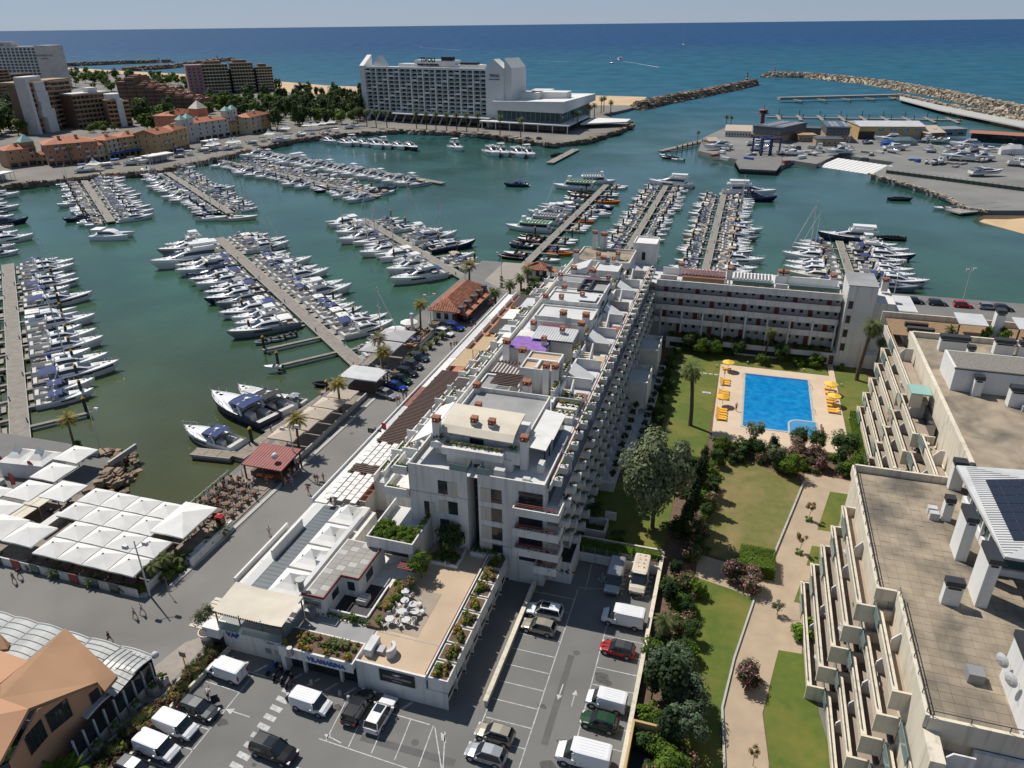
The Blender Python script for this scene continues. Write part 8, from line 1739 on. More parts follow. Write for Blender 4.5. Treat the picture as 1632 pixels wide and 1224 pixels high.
for i,(x,y)in enumerate(((-63.6,122.8),(-66.4,149.6),(-67.4,124.3))):t_=thing('round_planter',f'round concrete tree planter on the quay, {["by the gangway foot","by the tiled hall","by the parked cars"][i]}','planter',(x,y,0));lp('tub',MB().cyl(0,0,0,.85,1.25,16,1.35),M.concrete,t_);lp('soil',MB().cyl(0,0,.85,.87,1.15,16),M.soil,t_)
for i in range(7):plant('palm_small',-62.6+.25*i,127.5+i*3.,.45,.72,'potted_palm',f'palm in a dark pot along the promenade, {ORD[i]} from the parked cars','potted palm','potted palms along the promenade');t_=thing('plant_pot',f'dark plant pot under a promenade palm, {ORD[i]} from the parked cars','pot',(-62.6+.25*i,127.5+i*3.,0),0,'dark pots along the promenade');lp('pot',MB().cyl(0,0,0,.7,.3,10,.42),M.dark,t_)
def tiled_hall(x0,x1,y0,y1,label,h=3.2,rh=2.4):
 t=thing('tiled_hall',label,'building',(x0,y0,0));part('wall',BX(x0+1,x1-1.6,y0+1,y1-1,0,h),M.wall_white,t)
 k=MB();xm=(x0+x1)/2;ins=3.4;k.add([(x0,y0,h),(x1,y0,h),(x1,y1,h),(x0,y1,h),(xm,y0+ins,h+rh),(xm,y1-ins,h+rh)]+[(x0,y0,h-.15),(x1,y0,h-.15),(x1,y1,h-.15),(x0,y1,h-.15)],[(0,1,4),(1,2,5,4),(2,3,5),(3,0,4,5),(0,6,7,1),(1,7,8,2),(2,8,9,3),(3,9,6,0),(6,9,8,7)]);RO=part('roof',k,M.roof_tile_old,t)
 a=V3((x0,y0,h));n_y=int((y1-y0)/.55);mb2=MB();r=random.Random(3)
 for side in(0,1):
  for j in range(n_y):
   y=y0+.1+(y1-y0-.2)*j/(n_y-1);lim=1.;e=min(y-y0,y1-y)/ins;lim=min(1,e)
   n3=int(6*lim)
   for q in range(n3):
    f0,f1=q/6,(q+1)/6+.02;xa=x0+(xm-x0)*f0 if side==0 else x1+(xm-x1)*f0;xb=x0+(xm-x0)*f1 if side==0 else x1+(xm-x1)*f1;za,zb=h+rh*f0+.05,h+rh*f1+.02;jx=r.uniform(-.02,.03)
    mb2.add([(xa,y-.2,za),(xa,y+.2,za),(xb,y+.17,zb),(xb,y-.17,zb),(xa,y,za+.11+jx),(xb,y,zb+.09)],[(0,4,5,3),(4,1,2,5),(0,1,4)]if side else[(4,0,3,5),(1,4,5,2),(1,0,4)])
 for end in(0,1):
  for j in range(int((x1-x0)/.55)):
   x=x0+.3+(x1-x0-.6)*j/(int((x1-x0)/.55)-1);lim=min(x-x0,x1-x)/((x1-x0)/2)
   for q in range(int(6*lim)):
    f0,f1=q/6,(q+1)/6;ya=y0+ins*f0 if end==0 else y1-ins*f0;yb=y0+ins*f1 if end==0 else y1-ins*f1;za,zb=h+rh*f0+.05,h+rh*f1+.02
    mb2.add([(x-.2,ya,za),(x+.2,ya,za),(x+.17,yb,zb),(x-.17,yb,zb),(x,ya,za+.11),(x,yb,zb+.09)],[(0,4,5,3),(4,1,2,5),(0,1,4)])
 o=part('roof_tiles',mb2,M.roof_tile_old,t);o['kind']='stuff'
 k=MB();k.slab((x1-.4,y0+1,2.6),(x1+1.6,y0+1,2.2),(x1+1.6,y1-1,2.2),(x1-.4,y1-1,2.6),.1);part('awning',k,M.roof_tile,t)
 nb=int((y1-y0)/4)
 for j in range(nb):y=y0+2+j*(y1-y0-4)/max(1,nb-1);part('black_box',BX(x1-.9,x1+.3,y-.6,y+.6,h-.5,h+.9),M.metal_slate,t);part('pillar',BX(x1-.2,x1+.1,y+1.2,y+1.6,0,h-.3),M.wall_bright,t)
 for j in range(nb*2):y=y0+1.8+j*(y1-y0-4)/max(1,nb*2-1);part('shop_display',BX(x1-1.58,x1-1.5,y-.8,y+.8,.2,2.3),M[['cloth_red','dark','canopy_navy','cloth_white','dark'][j%5]],t)
 for j in range(3):part('window',BX(x0+2+j*2,x0+3+j*2,y0+.9,y0+.99,.9,2.4),M.glass,t)
tiled_hall(-68.6,-60.4,151.,171.5,'long low market hall with an old terracotta tiled roof beside the promenade');
t_=tiled_hall(-56.6,-48.8,189,194.6,'smaller tiled market pavilion at the far end of the promenade',2.9,1.6)
for x,y,l in((-56.4,166,'nearest'),(-54.8,173,'middle'),(-53.6,179,'farthest'),(-53.8,186,'beside the small tiled pavilion')):plant('palm_mid',x,y,0,.95,'promenade_palm',f'green palm at the planted edge of the far promenade, {l}','palm')
for i in range(16):plant(['bush','bush_bright','bush_dark','palm_small'][i%4],-52.4+(i%3)*.7,158+i*2.3,0,.8,'verge_plant','bush in the planted verge of the far promenade','shrub','verge bushes of the far promenade')
for i,(x,y)in enumerate(((-60.4,174.5),(-59.6,180.5),(-61.4,186),(-58.4,166.5))):t_=thing('planter_pot',f'pale stone planter on the promenade beyond the parked cars, {ORD[i]} from the near end','planter',(x,y,0));lp('pot',MB().cyl(0,0,0,.8,.4,10,.65),M.kerb,t_);plant('bush_bright',x,y,.7,.5,'planter_bush',f'bush in the stone planter, {ORD[i]} from the near end of the far promenade','shrub')
for i,(x,y)in enumerate(((-58.6,170.6),(-57.,184))):t_=thing('stone_bench',f'pale stone bench on the far promenade, {("nearer","farther")[i]}','bench',(x,y,0),1.5);lp('seat',BX(-1.2,1.2,-.3,.3,.35,.5),M.kerb,t_);lp('block',BX(-1.1,-.7,-.25,.25,0,.349),M.kerb,t_);lp('block',BX(.7,1.1,-.25,.25,0,.349),M.kerb,t_)
GA=G(600,612,0);GB=G(577,592,-1.);d=V3((-72.6,125.9,0))-V3((-66.,120.,0));L_=d.length;t_=thing('gangway','railed footbridge ramp from the quay down to the long central pontoon','gangway',(-65.2,119.4,0),atan2(d.y,d.x));lp('ramp',MB().slab((0,-.9,.15),(L_,-.9,-.95),(L_,.9,-.95),(0,.9,.15),.18),M.metal_grey,t_)
for s in(-.9,.9):
 k=MB().tube([(0,s,1.25),(L_,s,.15)],.05,5);k.tube([(0,s,.7),(L_,s,-.4)],.03,4)
 for i in range(9):f=i/8;k.box(L_*f-.03,L_*f+.03,s-.03,s+.03,.15-1.1*f,1.25-1.1*f)
 lp('rail',k,M.metal_white,t_)
for i in range(9):
 t_=thing('stacked_benches',f'dark stacked bench by the shop strip at the promenade edge, {ORD[i]} from the near end','bench',(-54.7,51.6+i*.5,0),0,'dark benches at the strip edge')if i<6 else None
 if t_:lp('seat',BX(-.7,.7,-.16,.16,.3,.42),M.wood_dark,t_);lp('leg',BX(-.6,-.5,-.1,.1,0,.3),M.wood_dark,t_);lp('leg',BX(.5,.6,-.1,.1,0,.3),M.wood_dark,t_)
t_=thing('restaurant_sign','black board sign with white letters hanging over the promenade','sign',(-53.9,94.6,0));lp('board',BX(-1.2,1.2,-.1,.1,3.,3.8),M.dark,t_);lp('bracket',BX(-.05,.05,.11,.4,2.6,4.),M.rail,t_);tx('O CAIS',.55,'metal_white',t_,(0,-.12,3.2),ext=.005)
t_=thing('feather_flag','red feather banner standing by the black board sign on the promenade','flag',(-53.,95.6,0));lp('pole',MB().tube([(0,0,0),(0,0,4.6)],.03,5),M.dark,t_);lp('banner',BX(.03,.8,-.01,.01,2.,4.6),M.red,t_)
# the salmon building with glazed veranda
OB=thing('salmon_building','salmon rendered building with folded pitched roofs at the bottom left','building',(-57,32,0))
def oroof(name,pts,m_='render_salmon_roof',th=.35):
 k=MB();n2=len(pts);vs=[tuple(p)for p in pts]+[(p[0],p[1],p[2]-th)for p in pts];k.add(vs,[tuple(range(n2)),tuple(range(2*n2-1,n2-1,-1))]+[(i,i+n2,(i+1)%n2+n2,(i+1)%n2)for i in range(n2)]);return part(name,k,M[m_],OB)
def R3(px,py,z):g=G(px,py,z);return(g.x,g.y,z)
o2=lambda x,y:(x/4.08,940+y/4.08)
apex=R3(*o2(425,248),6.4);tipR=R3(*o2(762,560),6.6);tipB=R3(*o2(680,660),5.9);inB=R3(*o2(632,600),6.);valley=R3(*o2(0,615),7.6);fold=R3(*o2(0,705),8.);gpk=R3(*o2(185,772),8.2);wB=R3(*o2(0,1120),6.2);
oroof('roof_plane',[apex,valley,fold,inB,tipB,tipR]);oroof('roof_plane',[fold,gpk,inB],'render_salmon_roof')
oroof('roof_plane',[fold,R3(-260,1190,7.),R3(-60,1230,5.9),wB,gpk],'plaster_salmon')  # sunlit facet: its light is put into the paler salmon
oroof('roof_plane',[R3(-80,1020,6.6),R3(*o2(0,395),6.6),R3(*o2(182,460),6.4),R3(*o2(0,608),7.),R3(-80,1110,7.4)],'plaster_salmon');oroof('roof_plane',[R3(-60,1000,7.2),R3(*o2(0,285),7.2),R3(*o2(65,350),6.9),R3(*o2(50,385),6.4),R3(-60,1040,6.4)])  # first facet coloured paler as sunlit, second in the roof's own tan
gx=lambda p,dz=0:(p[0],p[1],p[2]+dz)
def wallq(name,a,b,z0,m_,za=None,zb=None,th=.25,par=None):
 k=MB();d=V3((b[0]-a[0],b[1]-a[1])).normalized();n_=V3((-d.y,d.x))*th;za=a[2]-.3 if za is None else za;zb=b[2]-.3 if zb is None else zb
 k.add([(a[0],a[1],z0),(b[0],b[1],z0),(b[0],b[1],zb),(a[0],a[1],za)]+[(a[0]+n_.x,a[1]+n_.y,z0),(b[0]+n_.x,b[1]+n_.y,z0),(b[0]+n_.x,b[1]+n_.y,zb),(a[0]+n_.x,a[1]+n_.y,za)],[(0,1,2,3),(5,4,7,6),(0,4,5,1),(1,5,6,2),(2,6,7,3),(3,7,4,0)]);return part(name,k,M[m_],par or OB)
gb=(gpk[0]+.4,gpk[1]+.5,0);ib=(inB[0]-.3,inB[1]+.3,0);wb=(wB[0]+.5,wB[1]+.5,0)
wallq('front_wall',gb,ib,0,'plaster_salmon',gpk[2]-.5,inB[2]-.5);wallq('gable_wall',wb,gb,0,'plaster_salmon',wB[2]-.5,gpk[2]-.5)
def lerp2(a,b,f):return(a[0]+(b[0]-a[0])*f,a[1]+(b[1]-a[1])*f,0)
for a,b,f0,f1,zt in((gb,ib,.05,.42,6.6),(wb,gb,.45,.93,6.6),(gb,ib,.78,.94,5.1)):
 p,q=lerp2(a,b,f0),lerp2(a,b,f1);d=V3((q[0]-p[0],q[1]-p[1])).normalized();n_=V3((d.y,-d.x))*.06
 w1=wallq('window',(p[0]+n_.x,p[1]+n_.y,0),(q[0]+n_.x,q[1]+n_.y,0),zt-2.3,'glass',zt,zt,.04)
 for i in range(5):s_=lerp2(p,q,i/4);wallq('mullion',(s_[0]+n_.x*1.8,s_[1]+n_.y*1.8,0),(s_[0]+n_.x*1.8+d.x*.1,s_[1]+n_.y*1.8+d.y*.1,0),zt-2.3,'dark',zt,zt,.05,w1)
 s_=lerp2(p,q,0);e_=lerp2(p,q,1);wallq('sill',(s_[0]+n_.x*2,s_[1]+n_.y*2,0),(e_[0]+n_.x*2,e_[1]+n_.y*2,0),zt-2.45,'plaster_salmon',zt-2.31,zt-2.31,.1)
A_,B_=G(40,1222),G(177,1148);lw=thing('boundary_wall','low salmon boundary wall in front of the ivy below the windows','wall',(A_.x,A_.y,0));d=(B_-A_).normalized();n_=V3((-d.y,d.x,0))*.3
part('wall',MB().prism([(A_.x,A_.y),(B_.x,B_.y),(B_.x+n_.x,B_.y+n_.y),(A_.x+n_.x,A_.y+n_.y)],0,1.5),M.plaster_salmon,lw)
for f in(.25,.62,.98):p=A_.lerp(B_,f)+n_*.5;t_=thing('globe_lamp',f'white globe lamp on the salmon boundary wall, {["lowest","middle","upper"][int(f*2.9)]}','lamp',(p.x,p.y,1.5));kk=MB();kk.loft([[(.28*sin(a)*cos(b),.28*sin(a)*sin(b),.35+.28*cos(a))for b in[j*6.283/10 for j in range(10)]]for a in[.1+i*.49 for i in range(7)]],True,True);lp('globe',kk,M.metal_white,t_,True);lp('foot',MB().cyl(0,0,0,.15,.08,6),M.dark,t_)
mb=MB();r=random.Random(8);mid=n_.normalized()
for _ in range(9000):p=A_.lerp(B_,r.uniform(-.3,1.))+mid*r.uniform(.3,2.2);leaf(mb,V3((p.x,p.y,1.2+(p-A_).dot(mid)*.55+r.uniform(-.15,.25))),V3((r.uniform(-.5,.5),r.uniform(-.8,.2),1)).normalized(),.09,r)
o=part('ivy',mb,M.leaf_dark);tag(o,'dark ivy bank between the salmon wall and the windows above','ivy')
GV=thing('glazed_veranda','veranda roof of arched translucent ribbed bays around the salmon building','veranda',(-60,40,0))
def vbay(a,b,c,d,bulge=.22,ribs=9):
 """one shallow arched bay between four corners: a-b outer edge, d-c inner edge"""
 a,b,c,d=map(V3,(a,b,c,d));k=MB();sc=[]
 for i in range(7):f=i/6;up=V3((0,0,bulge*sin(pi*f)));sc.append([tuple(a.lerp(b,f)+up),tuple(d.lerp(c,f)+up)])
 k.loft(sc);k.loft([[(x,y,z-.06)for x,y,z in q]for q in sc]);P0=part('roof_bay',k,M.screen_white,GV)
 for j in range(ribs):
  g_=j/(ribs-1);k=MB();k.tube([tuple((a.lerp(d,g_)).lerp(b.lerp(c,g_),i/6)+V3((0,0,bulge*sin(pi*i/6)+.04)))for i in range(7)],.04,4);part('rib',k,M.metal_grey,P0)
 k=MB();k.tube([tuple(a),tuple(d)],.09,5);part('gutter',k,M.metal_grey,P0);k=MB();k.tube([tuple(a.lerp(b,i/6)+V3((0,0,bulge*sin(pi*i/6)+.05)))for i in range(7)],.09,5);part('arched_edge',k,M.metal_white,P0)
mat('screen_white',(.42,.43,.41),.4,var=.15,scale=.7,stain=.35,stain_scale=.5)
nxs=[-84,-80.6,-77.2,-73.8,-70.4,-67.]
for i in range(5):vbay((nxs[i],43.9,3.6),(nxs[i+1],43.9,3.6),(nxs[i+1]+.6,37.,4.2),(nxs[i]+.6,37.,4.2))
for i in range(3):x0=-66.9+i*4.1;vbay((x0,43.8,3.6),(x0+4.,43.7,3.6),(x0+4.6,38.4-i*.2,3.9),(x0+.6,38.2,4.1))
for(a,b,c,d)in(((-54.4,43.6,3.5),(-54.7,39.6,3.4),(-58.4,39.3,4.),(-58.2,43.4,4.)),((-54.7,39.5,3.4),(-55.2,35.4,3.3),(-57.6,35.6,3.9),(-58.4,39.2,4.))):vbay(a,b,c,d,.35,7)
wallq('glass_wall',(-54.9,32.8,0),(-54.5,43.2,0),.0,'glass',3.2,3.2,.06,GV)
for i in range(9):y=33+i*1.25;part('post',BX(-54.8+.03*i,-54.6+.03*i,y,y+.14,0,3.25),M.metal_white,GV);part('lower_panel',BX(-54.72+.03*i,-54.62+.03*i,y+.2,y+1.1,.05,1.),M.canvas_cream,GV)
wallq('glass_wall',(-84,43.8,0),(-54.6,43.5,0),0,'glass',3.4,3.3,.06,GV)
for i,y in enumerate((34.6,36.9,39.6,42.,43.4)):t_=thing('square_planter',f'pale square planter with shrub beside the veranda, {ORD[i]} from the near end','planter',(-53.9+.05*i,y,0));lp('tub',BX(-.4,.4,-.4,.4,0,.9),M.kerb,t_);plant('tuft',-53.9+.05*i,y,.88,1.3,'planter_bush',f'shrub in the square planter beside the veranda, {ORD[i]} from the near end','shrub')
t_=thing('globe_sign','round white globe at the corner of the veranda roof','lamp',(-54.,43.6,3.6));kk=MB();kk.loft([[(.4*sin(a)*cos(b),.4*sin(a)*sin(b),.4+.4*cos(a))for b in[j*6.283/10 for j in range(10)]]for a in[.1+i*.49 for i in range(7)]],True,True);lp('globe',kk,M.metal_white,t_,True)
for x,y,k_,s,l in((-54.6,30.6,'palm_small',1.3,'spiky green yucca, upper left of three, by the veranda corner'),(-53.6,31.,'palm_small',1.3,'spiky green yucca, right one, by the veranda corner'),(-54.,29.7,'palm_small',1.2,'spiky green yucca, lowest, by the veranda corner')):plant(k_,x,y,.3,s,'yucca',l,'plant',leafm='leaf')
plant('oleander',-56.4,26.6,0,.8,'rose_bush','green bush with a pink bloom at the bottom left corner','shrub',leafm='leaf')
t_=thing('round_planter','large round white planter holding the olive tree at the street corner','planter',(-53.6,50.6,0));lp('tub',MB().cyl(0,0,0,.9,.8,18,1.),M.wall_bright,t_);lp('soil',MB().cyl(0,0,.9,.91,.9,16),M.soil,t_)
plant('olive',-53.6,50.6,.85,.95,'olive_tree','small olive tree growing in the round white planter at the corner','tree')
t_=thing('yellow_sign','small dark square sign on a yellow post beside the flower bed','sign',(-53.,46.,0));lp('post',BX(-.05,.05,-.05,.05,0,1.6),M.yellow,t_);lp('board',BX(-.4,.4,-.04,.04,1.6,2.3),M.roof_brown,t_)
bed=[(-51.7,49.8),(-49.9,49.8),(-50.7,41),(-50.4,30),(-53.4,27),(-54.6,30),(-52.2,41.5)]
slabp('planted_bed',bed,.35,'soil');KW=thing('bed_wall','long low pale wall between the planted bed and the car park','wall',(-50.6,40,0));part('wall',MB().prism([(-49.9,49.9),(-49.65,49.9),(-50.4,41),(-50.1,29),(-50.4,29),(-50.7,41)],0,.65),M.wall_cream,KW)
KW=thing('bed_wall','pale kerb wall between the planted bed and the cobbled path','wall',(-52.4,42,0));part('wall',MB().prism([(-51.9,49.9),(-51.7,49.9),(-52.3,41.5),(-54.7,30),(-54.95,30),(-52.5,41.6)],0,.5),M.kerb,KW)
r=random.Random(12)
for i in range(150):
 y=r.uniform(28.5,49.4);f=(49.8-y)/21;x=-51.6-f*2.6+r.random()*(1.5+f*2.2)if y<41 else r.uniform(-51.9,-50.3)
 key=r.choice(['tuft_wine','grass_tuft','tuft_wine','tuft_dry','tuft','grass_tuft','tuft_dry']);nm={'tuft_wine':'purple-brown shrub','grass_tuft':'yellow-green grass tuft','tuft_dry':'dry brown shrub','tuft':'small green shrub'}[key]
 plant(key,x,y,.33,r.uniform(.8,1.5),'bed_plant',f'{nm} in the long bed beside the car park','plant',f'{nm}s of the long bed')
# car park
sheet('car_park',[(-50,28),(-50,50),(-22.6,49.2),(-22.6,71.4),(-4.5,78.5),(-4.3,28)],.01,'asphalt')
mat('stain',(.10,.096,.09),.85,var=.5,scale=2);mat('patch',(.115,.112,.107),.9,var=.2,scale=.6)
WL=thing('car_park_wall','long pale wall on the right side of the car park','wall',(-4.4,60,0));part('wall',BX(-4.6,-4.3,36,79.9,0,1.),M.wall_cream,WL);part('coping',BX(-4.68,-4.22,36,79.9,1.001,1.1),M.wall_cream,WL)
WL=thing('ramp_wall','pale dividing wall between the parking bays and the garage ramp','wall',(-19.2,60,0));part('wall',BX(-19.4,-19.1,50.6,71.3,0,.9),M.wall_cream,WL);part('coping',BX(-19.5,-19.,50.5,71.3,.901,1.),M.wall_cream,WL)
WL=thing('bed_wall','white wall of the raised bed at the head of the car park','wall',(-10,76.5,0));part('wall',BX(-15,-4.61,76.2,76.45,0,1.3),M.wall_white,WL);part('back_wall',BX(-16,-4.61,79.3,79.55,0,1.6),M.wall_cream,WL);part('soil',BX(-15.9,-4.7,76.46,79.29,.2,.9),M.soil,WL)
for i in range(7):part('fence_post',BX(-14.6+i*1.6,-14.52+i*1.6,76.28,76.36,1.31,2.5),M.metal_grey,WL)
k=MB();[k.box(-14.6,-5.,76.3,76.32,1.5+.2*j,1.52+.2*j)for j in range(5)];part('fence_wire',k,M.metal_grey,WL)
WL=thing('entrance_block','white walled side entrance below the corner balconies at the head of the car park','wall',(-16,73,0));part('wall',BX(-19.,-15.,71.35,71.6,0,3.2).box(-15.25,-15.,71.61,76.4,0,2.9).box(-19.,-16.5,71.61,72.8,0,3.),M.wall_white,WL)
r=random.Random(5)
for i in range(26):
 x,y=r.uniform(-48,-6),r.uniform(36,70)
 if y>47 and x<-14:continue
 q=r.uniform(.25,1.1);struct('asphalt_stain',MB().sheet([(x+q*r.uniform(.6,1.2)*cos(a*.7),y+q*.6*r.uniform(.6,1.2)*sin(a*.7))for a in range(9)],.015+.0003*i),M.stain)
for a in((-30,-20,43.2,44.),(-12.6,-11.9,48,60),(-44,-36,33.2,34)):struct('asphalt_patch',MB().sheet([(a[0],a[2]),(a[1],a[2]),(a[1],a[3]),(a[0],a[3])],.014),M.patch)
for x,y in((-24.6,44.6),(-11.8,60.5),(-40.2,36),(-59,84),(-60.4,98),(-74,46)):k=MB().cyl(x,y,.02,.024,.38,14);struct('manhole_cover',k,M.patch)
for i in range(13):
 y=47.+i*2.42
 if y<71:line(-19. if y>50 else -18.8,y,-13.9,y+.02)
 line(-9.3,y,-4.7,y+.05)if y<66 else None
line(-13.9,40,-13.9,70.6);line(-9.3,40,-9.3,66.6);line(-19.,45,-19.,50.5)
for i in range(3):line(-13.9-i*0+0,71.,-8.6,72.2,.1)if i==0 else None
line(-13.,70.8,-13.2,76);line(-9.6,71.6,-9.4,76)
for j in range(6):mark([(-6.9,71.+j*.9),(-5.2,71.9+j*.9),(-5.2,72.2+j*.9),(-6.9,71.3+j*.9)]);mark([(-9.2,71.+j*.9),(-8.4,71.4+j*.9),(-8.4,71.7+j*.9),(-9.2,71.3+j*.9)])
def arrow(x,y,a,L=2.2,s=1.):
 c,q=cos(a),sin(a);P=lambda u,v:(x+u*c-v*q,y+u*q+v*c)
 mark([P(0,-.06),P(L*.7,-.06),P(L*.7,-.3*s),P(L,0),P(L*.7,.3*s),P(L*.7,.06),P(0,.06)])
arrow(-12.2,55.8,-1.6);arrow(-10.7,53.2,1.57);arrow(-31.6,42.4,2.95);arrow(-42.2,42.4,3.1,3.,1.3)
for i in range(9):mark([(-40.9+.02*i,46.8-i*1.15),(-39.5+.02*i,46.6-i*1.15),(-39.5+.02*i,46.-i*1.15),(-40.9+.02*i,46.2-i*1.15)])
line(-50,47.6,-24,46.9,.12);line(-45.1,47.2,-45.4,28)
for i in range(9):line(-49.7,45.-i*2.45,-45.2,44.8-i*2.45)
for i in range(11):mark([(-49+i*2.2,48.9),(-48.7+i*2.2,48.9),(-49.4+i*2.2,47.7),(-49.8+i*2.2,47.7)])
for i in range(5):line(-33.6+i*2.5,46.9,-33.2+i*2.5,42.2)
line(-34,42.2,-23,41.7);line(-23.4,46.8,-20.6,42.);line(-20.6,42,-22.2,46.6);mark([(-22.6,46.4),(-22.,46.2),(-21.6,45.4),(-22.2,45.6)]);line(-34.6,38.8,-26,38.2);line(-30.5,38.4,-32.,35.2);line(-37,37,-33,36.5)
k=MB();cx0,cy0=-11.4,73.4;k.loft([[(cx0+r_*cos(a),cy0+r_*sin(a),.026)for a in[2.4+i*.28 for i in range(17)]]for r_ in(.34,.44)]);k.add([(cx0-.12,cy0+.9,.026),(cx0+.02,cy0+.9,.026),(cx0+.1,cy0+.2,.026),(cx0+.55,cy0+.15,.026),(cx0+.75,cy0-.35,.026),(cx0+.62,cy0-.4,.026),(cx0+.45,cy0+.02,.026),(cx0-.04,cy0+.08,.026)],[(0,7,6,5,4,3,2,1)]);k.cyl(cx0-.06,cy0+1.1,.026,.03,.14,8);struct('wheelchair_symbol',k,M.paint_white)
for i,(x,y)in enumerate(((-38.3,48.),(-34.6,47.6),(-33.4,47.3),(-32.2,47.))):t_=thing('stone_bollard',f'round pale stone bollard in front of the lettered shop, {ORD[i]} from the left','bollard',(x,y,0),0,'stone bollards');lp('post',MB().cyl(0,0,0,.55,.22,10,.16),M.kerb,t_);lp('top',MB().cyl(0,0,.55,.62,.2,10,.12),M.kerb,t_)
for i in range(8):t_=thing('wall_lamp','small lamp casting a dot of shadow on the ramp side of the planter wall','lamp',(-22.6,50.3+i*2.55,1.7),0,'ramp wall lamps');lp('hood',BX(0,.35,-.12,.12,0,.12),M.dark,t_)
YT=thing('yellow_shelter','yellow walled ramp opening at the bottom of the hedge row','wall',(-3.6,50,0));part('wall',BX(-4.2,-1.6,51.5,51.75,0,2.2).box(-4.2,-3.95,44,51.49,0,2.2),M.plaster_yellow,YT);part('dark_floor',BX(-3.94,-1.6,44,51.49,.02,.05),M.dark,YT)
GF=thing('mesh_fence','green mesh fence outside the right wall of the car park','fence',(-4.1,46,0));part('mesh_panel',BX(-4.22,-4.19,40,52,.2,1.9),M.leaf_dark,GF)
sheet('bare_earth_strip',[(-4.25,52),(-2.6,52),(-1.9,66),(-1.9,80),(-4.25,80)],.03,'soil')
for i,(x,y,w_,l_,m_,lab)in enumerate(((-108,67,3,1.6,'metal_white','white counter block behind the red flags'),(-106,64,2.4,2.4,'wood','timber bench table near the left picture edge'),(-99.6,79.2,2.2,.5,'kerb','pale low wall stub at the foot of the left gangway'),(-94.6,67.8,1.6,1.2,'metal_grey','grey bar cabinet between the separate umbrellas'),(-93.2,77.2,.3,6,'metal_grey','grey railing above the rocks of the basin corner'))):
 t=thing('terrace_fitting',lab,'furniture',(x,y,.02));lp('body',BX(0,w_,0,l_,0,.9),M[m_],t);lp('top',BX(-.05,w_+.05,-.05,l_+.05,.901,.96),M.kerb,t)
plant('bush',-101.4,79.4,.8,.8,'tub_bush','grey-green bush in the tub beside the left gangway','shrub')
for x,y,l in((-103.6,80.6,'beside the left gangway'),(-99.2,81.6,'over the rocks of the basin corner')):plant('palm_quay',x,y,0,.9,'quay_palm',f'thin quay palm {l}','palm')if 'left' in l else lamp(x,y,8,f'thin white mast {l}',1)
for i in range(16):dup_x=-100+(i%4)*2.6+(i//4)*.3;dup_y=58.6+(i//4)*2.9;t=thing('low_table','dark low table on the open ground around the separate umbrellas','table',(dup_x,dup_y,.1),0,'low tables around the separate umbrellas');lp('tabletop',BX(-.5,.5,-.4,.4,.5,.56),M.wood_dark,t);lp('pedestal',BX(-.1,.1,-.1,.1,0,.5),M.dark,t)
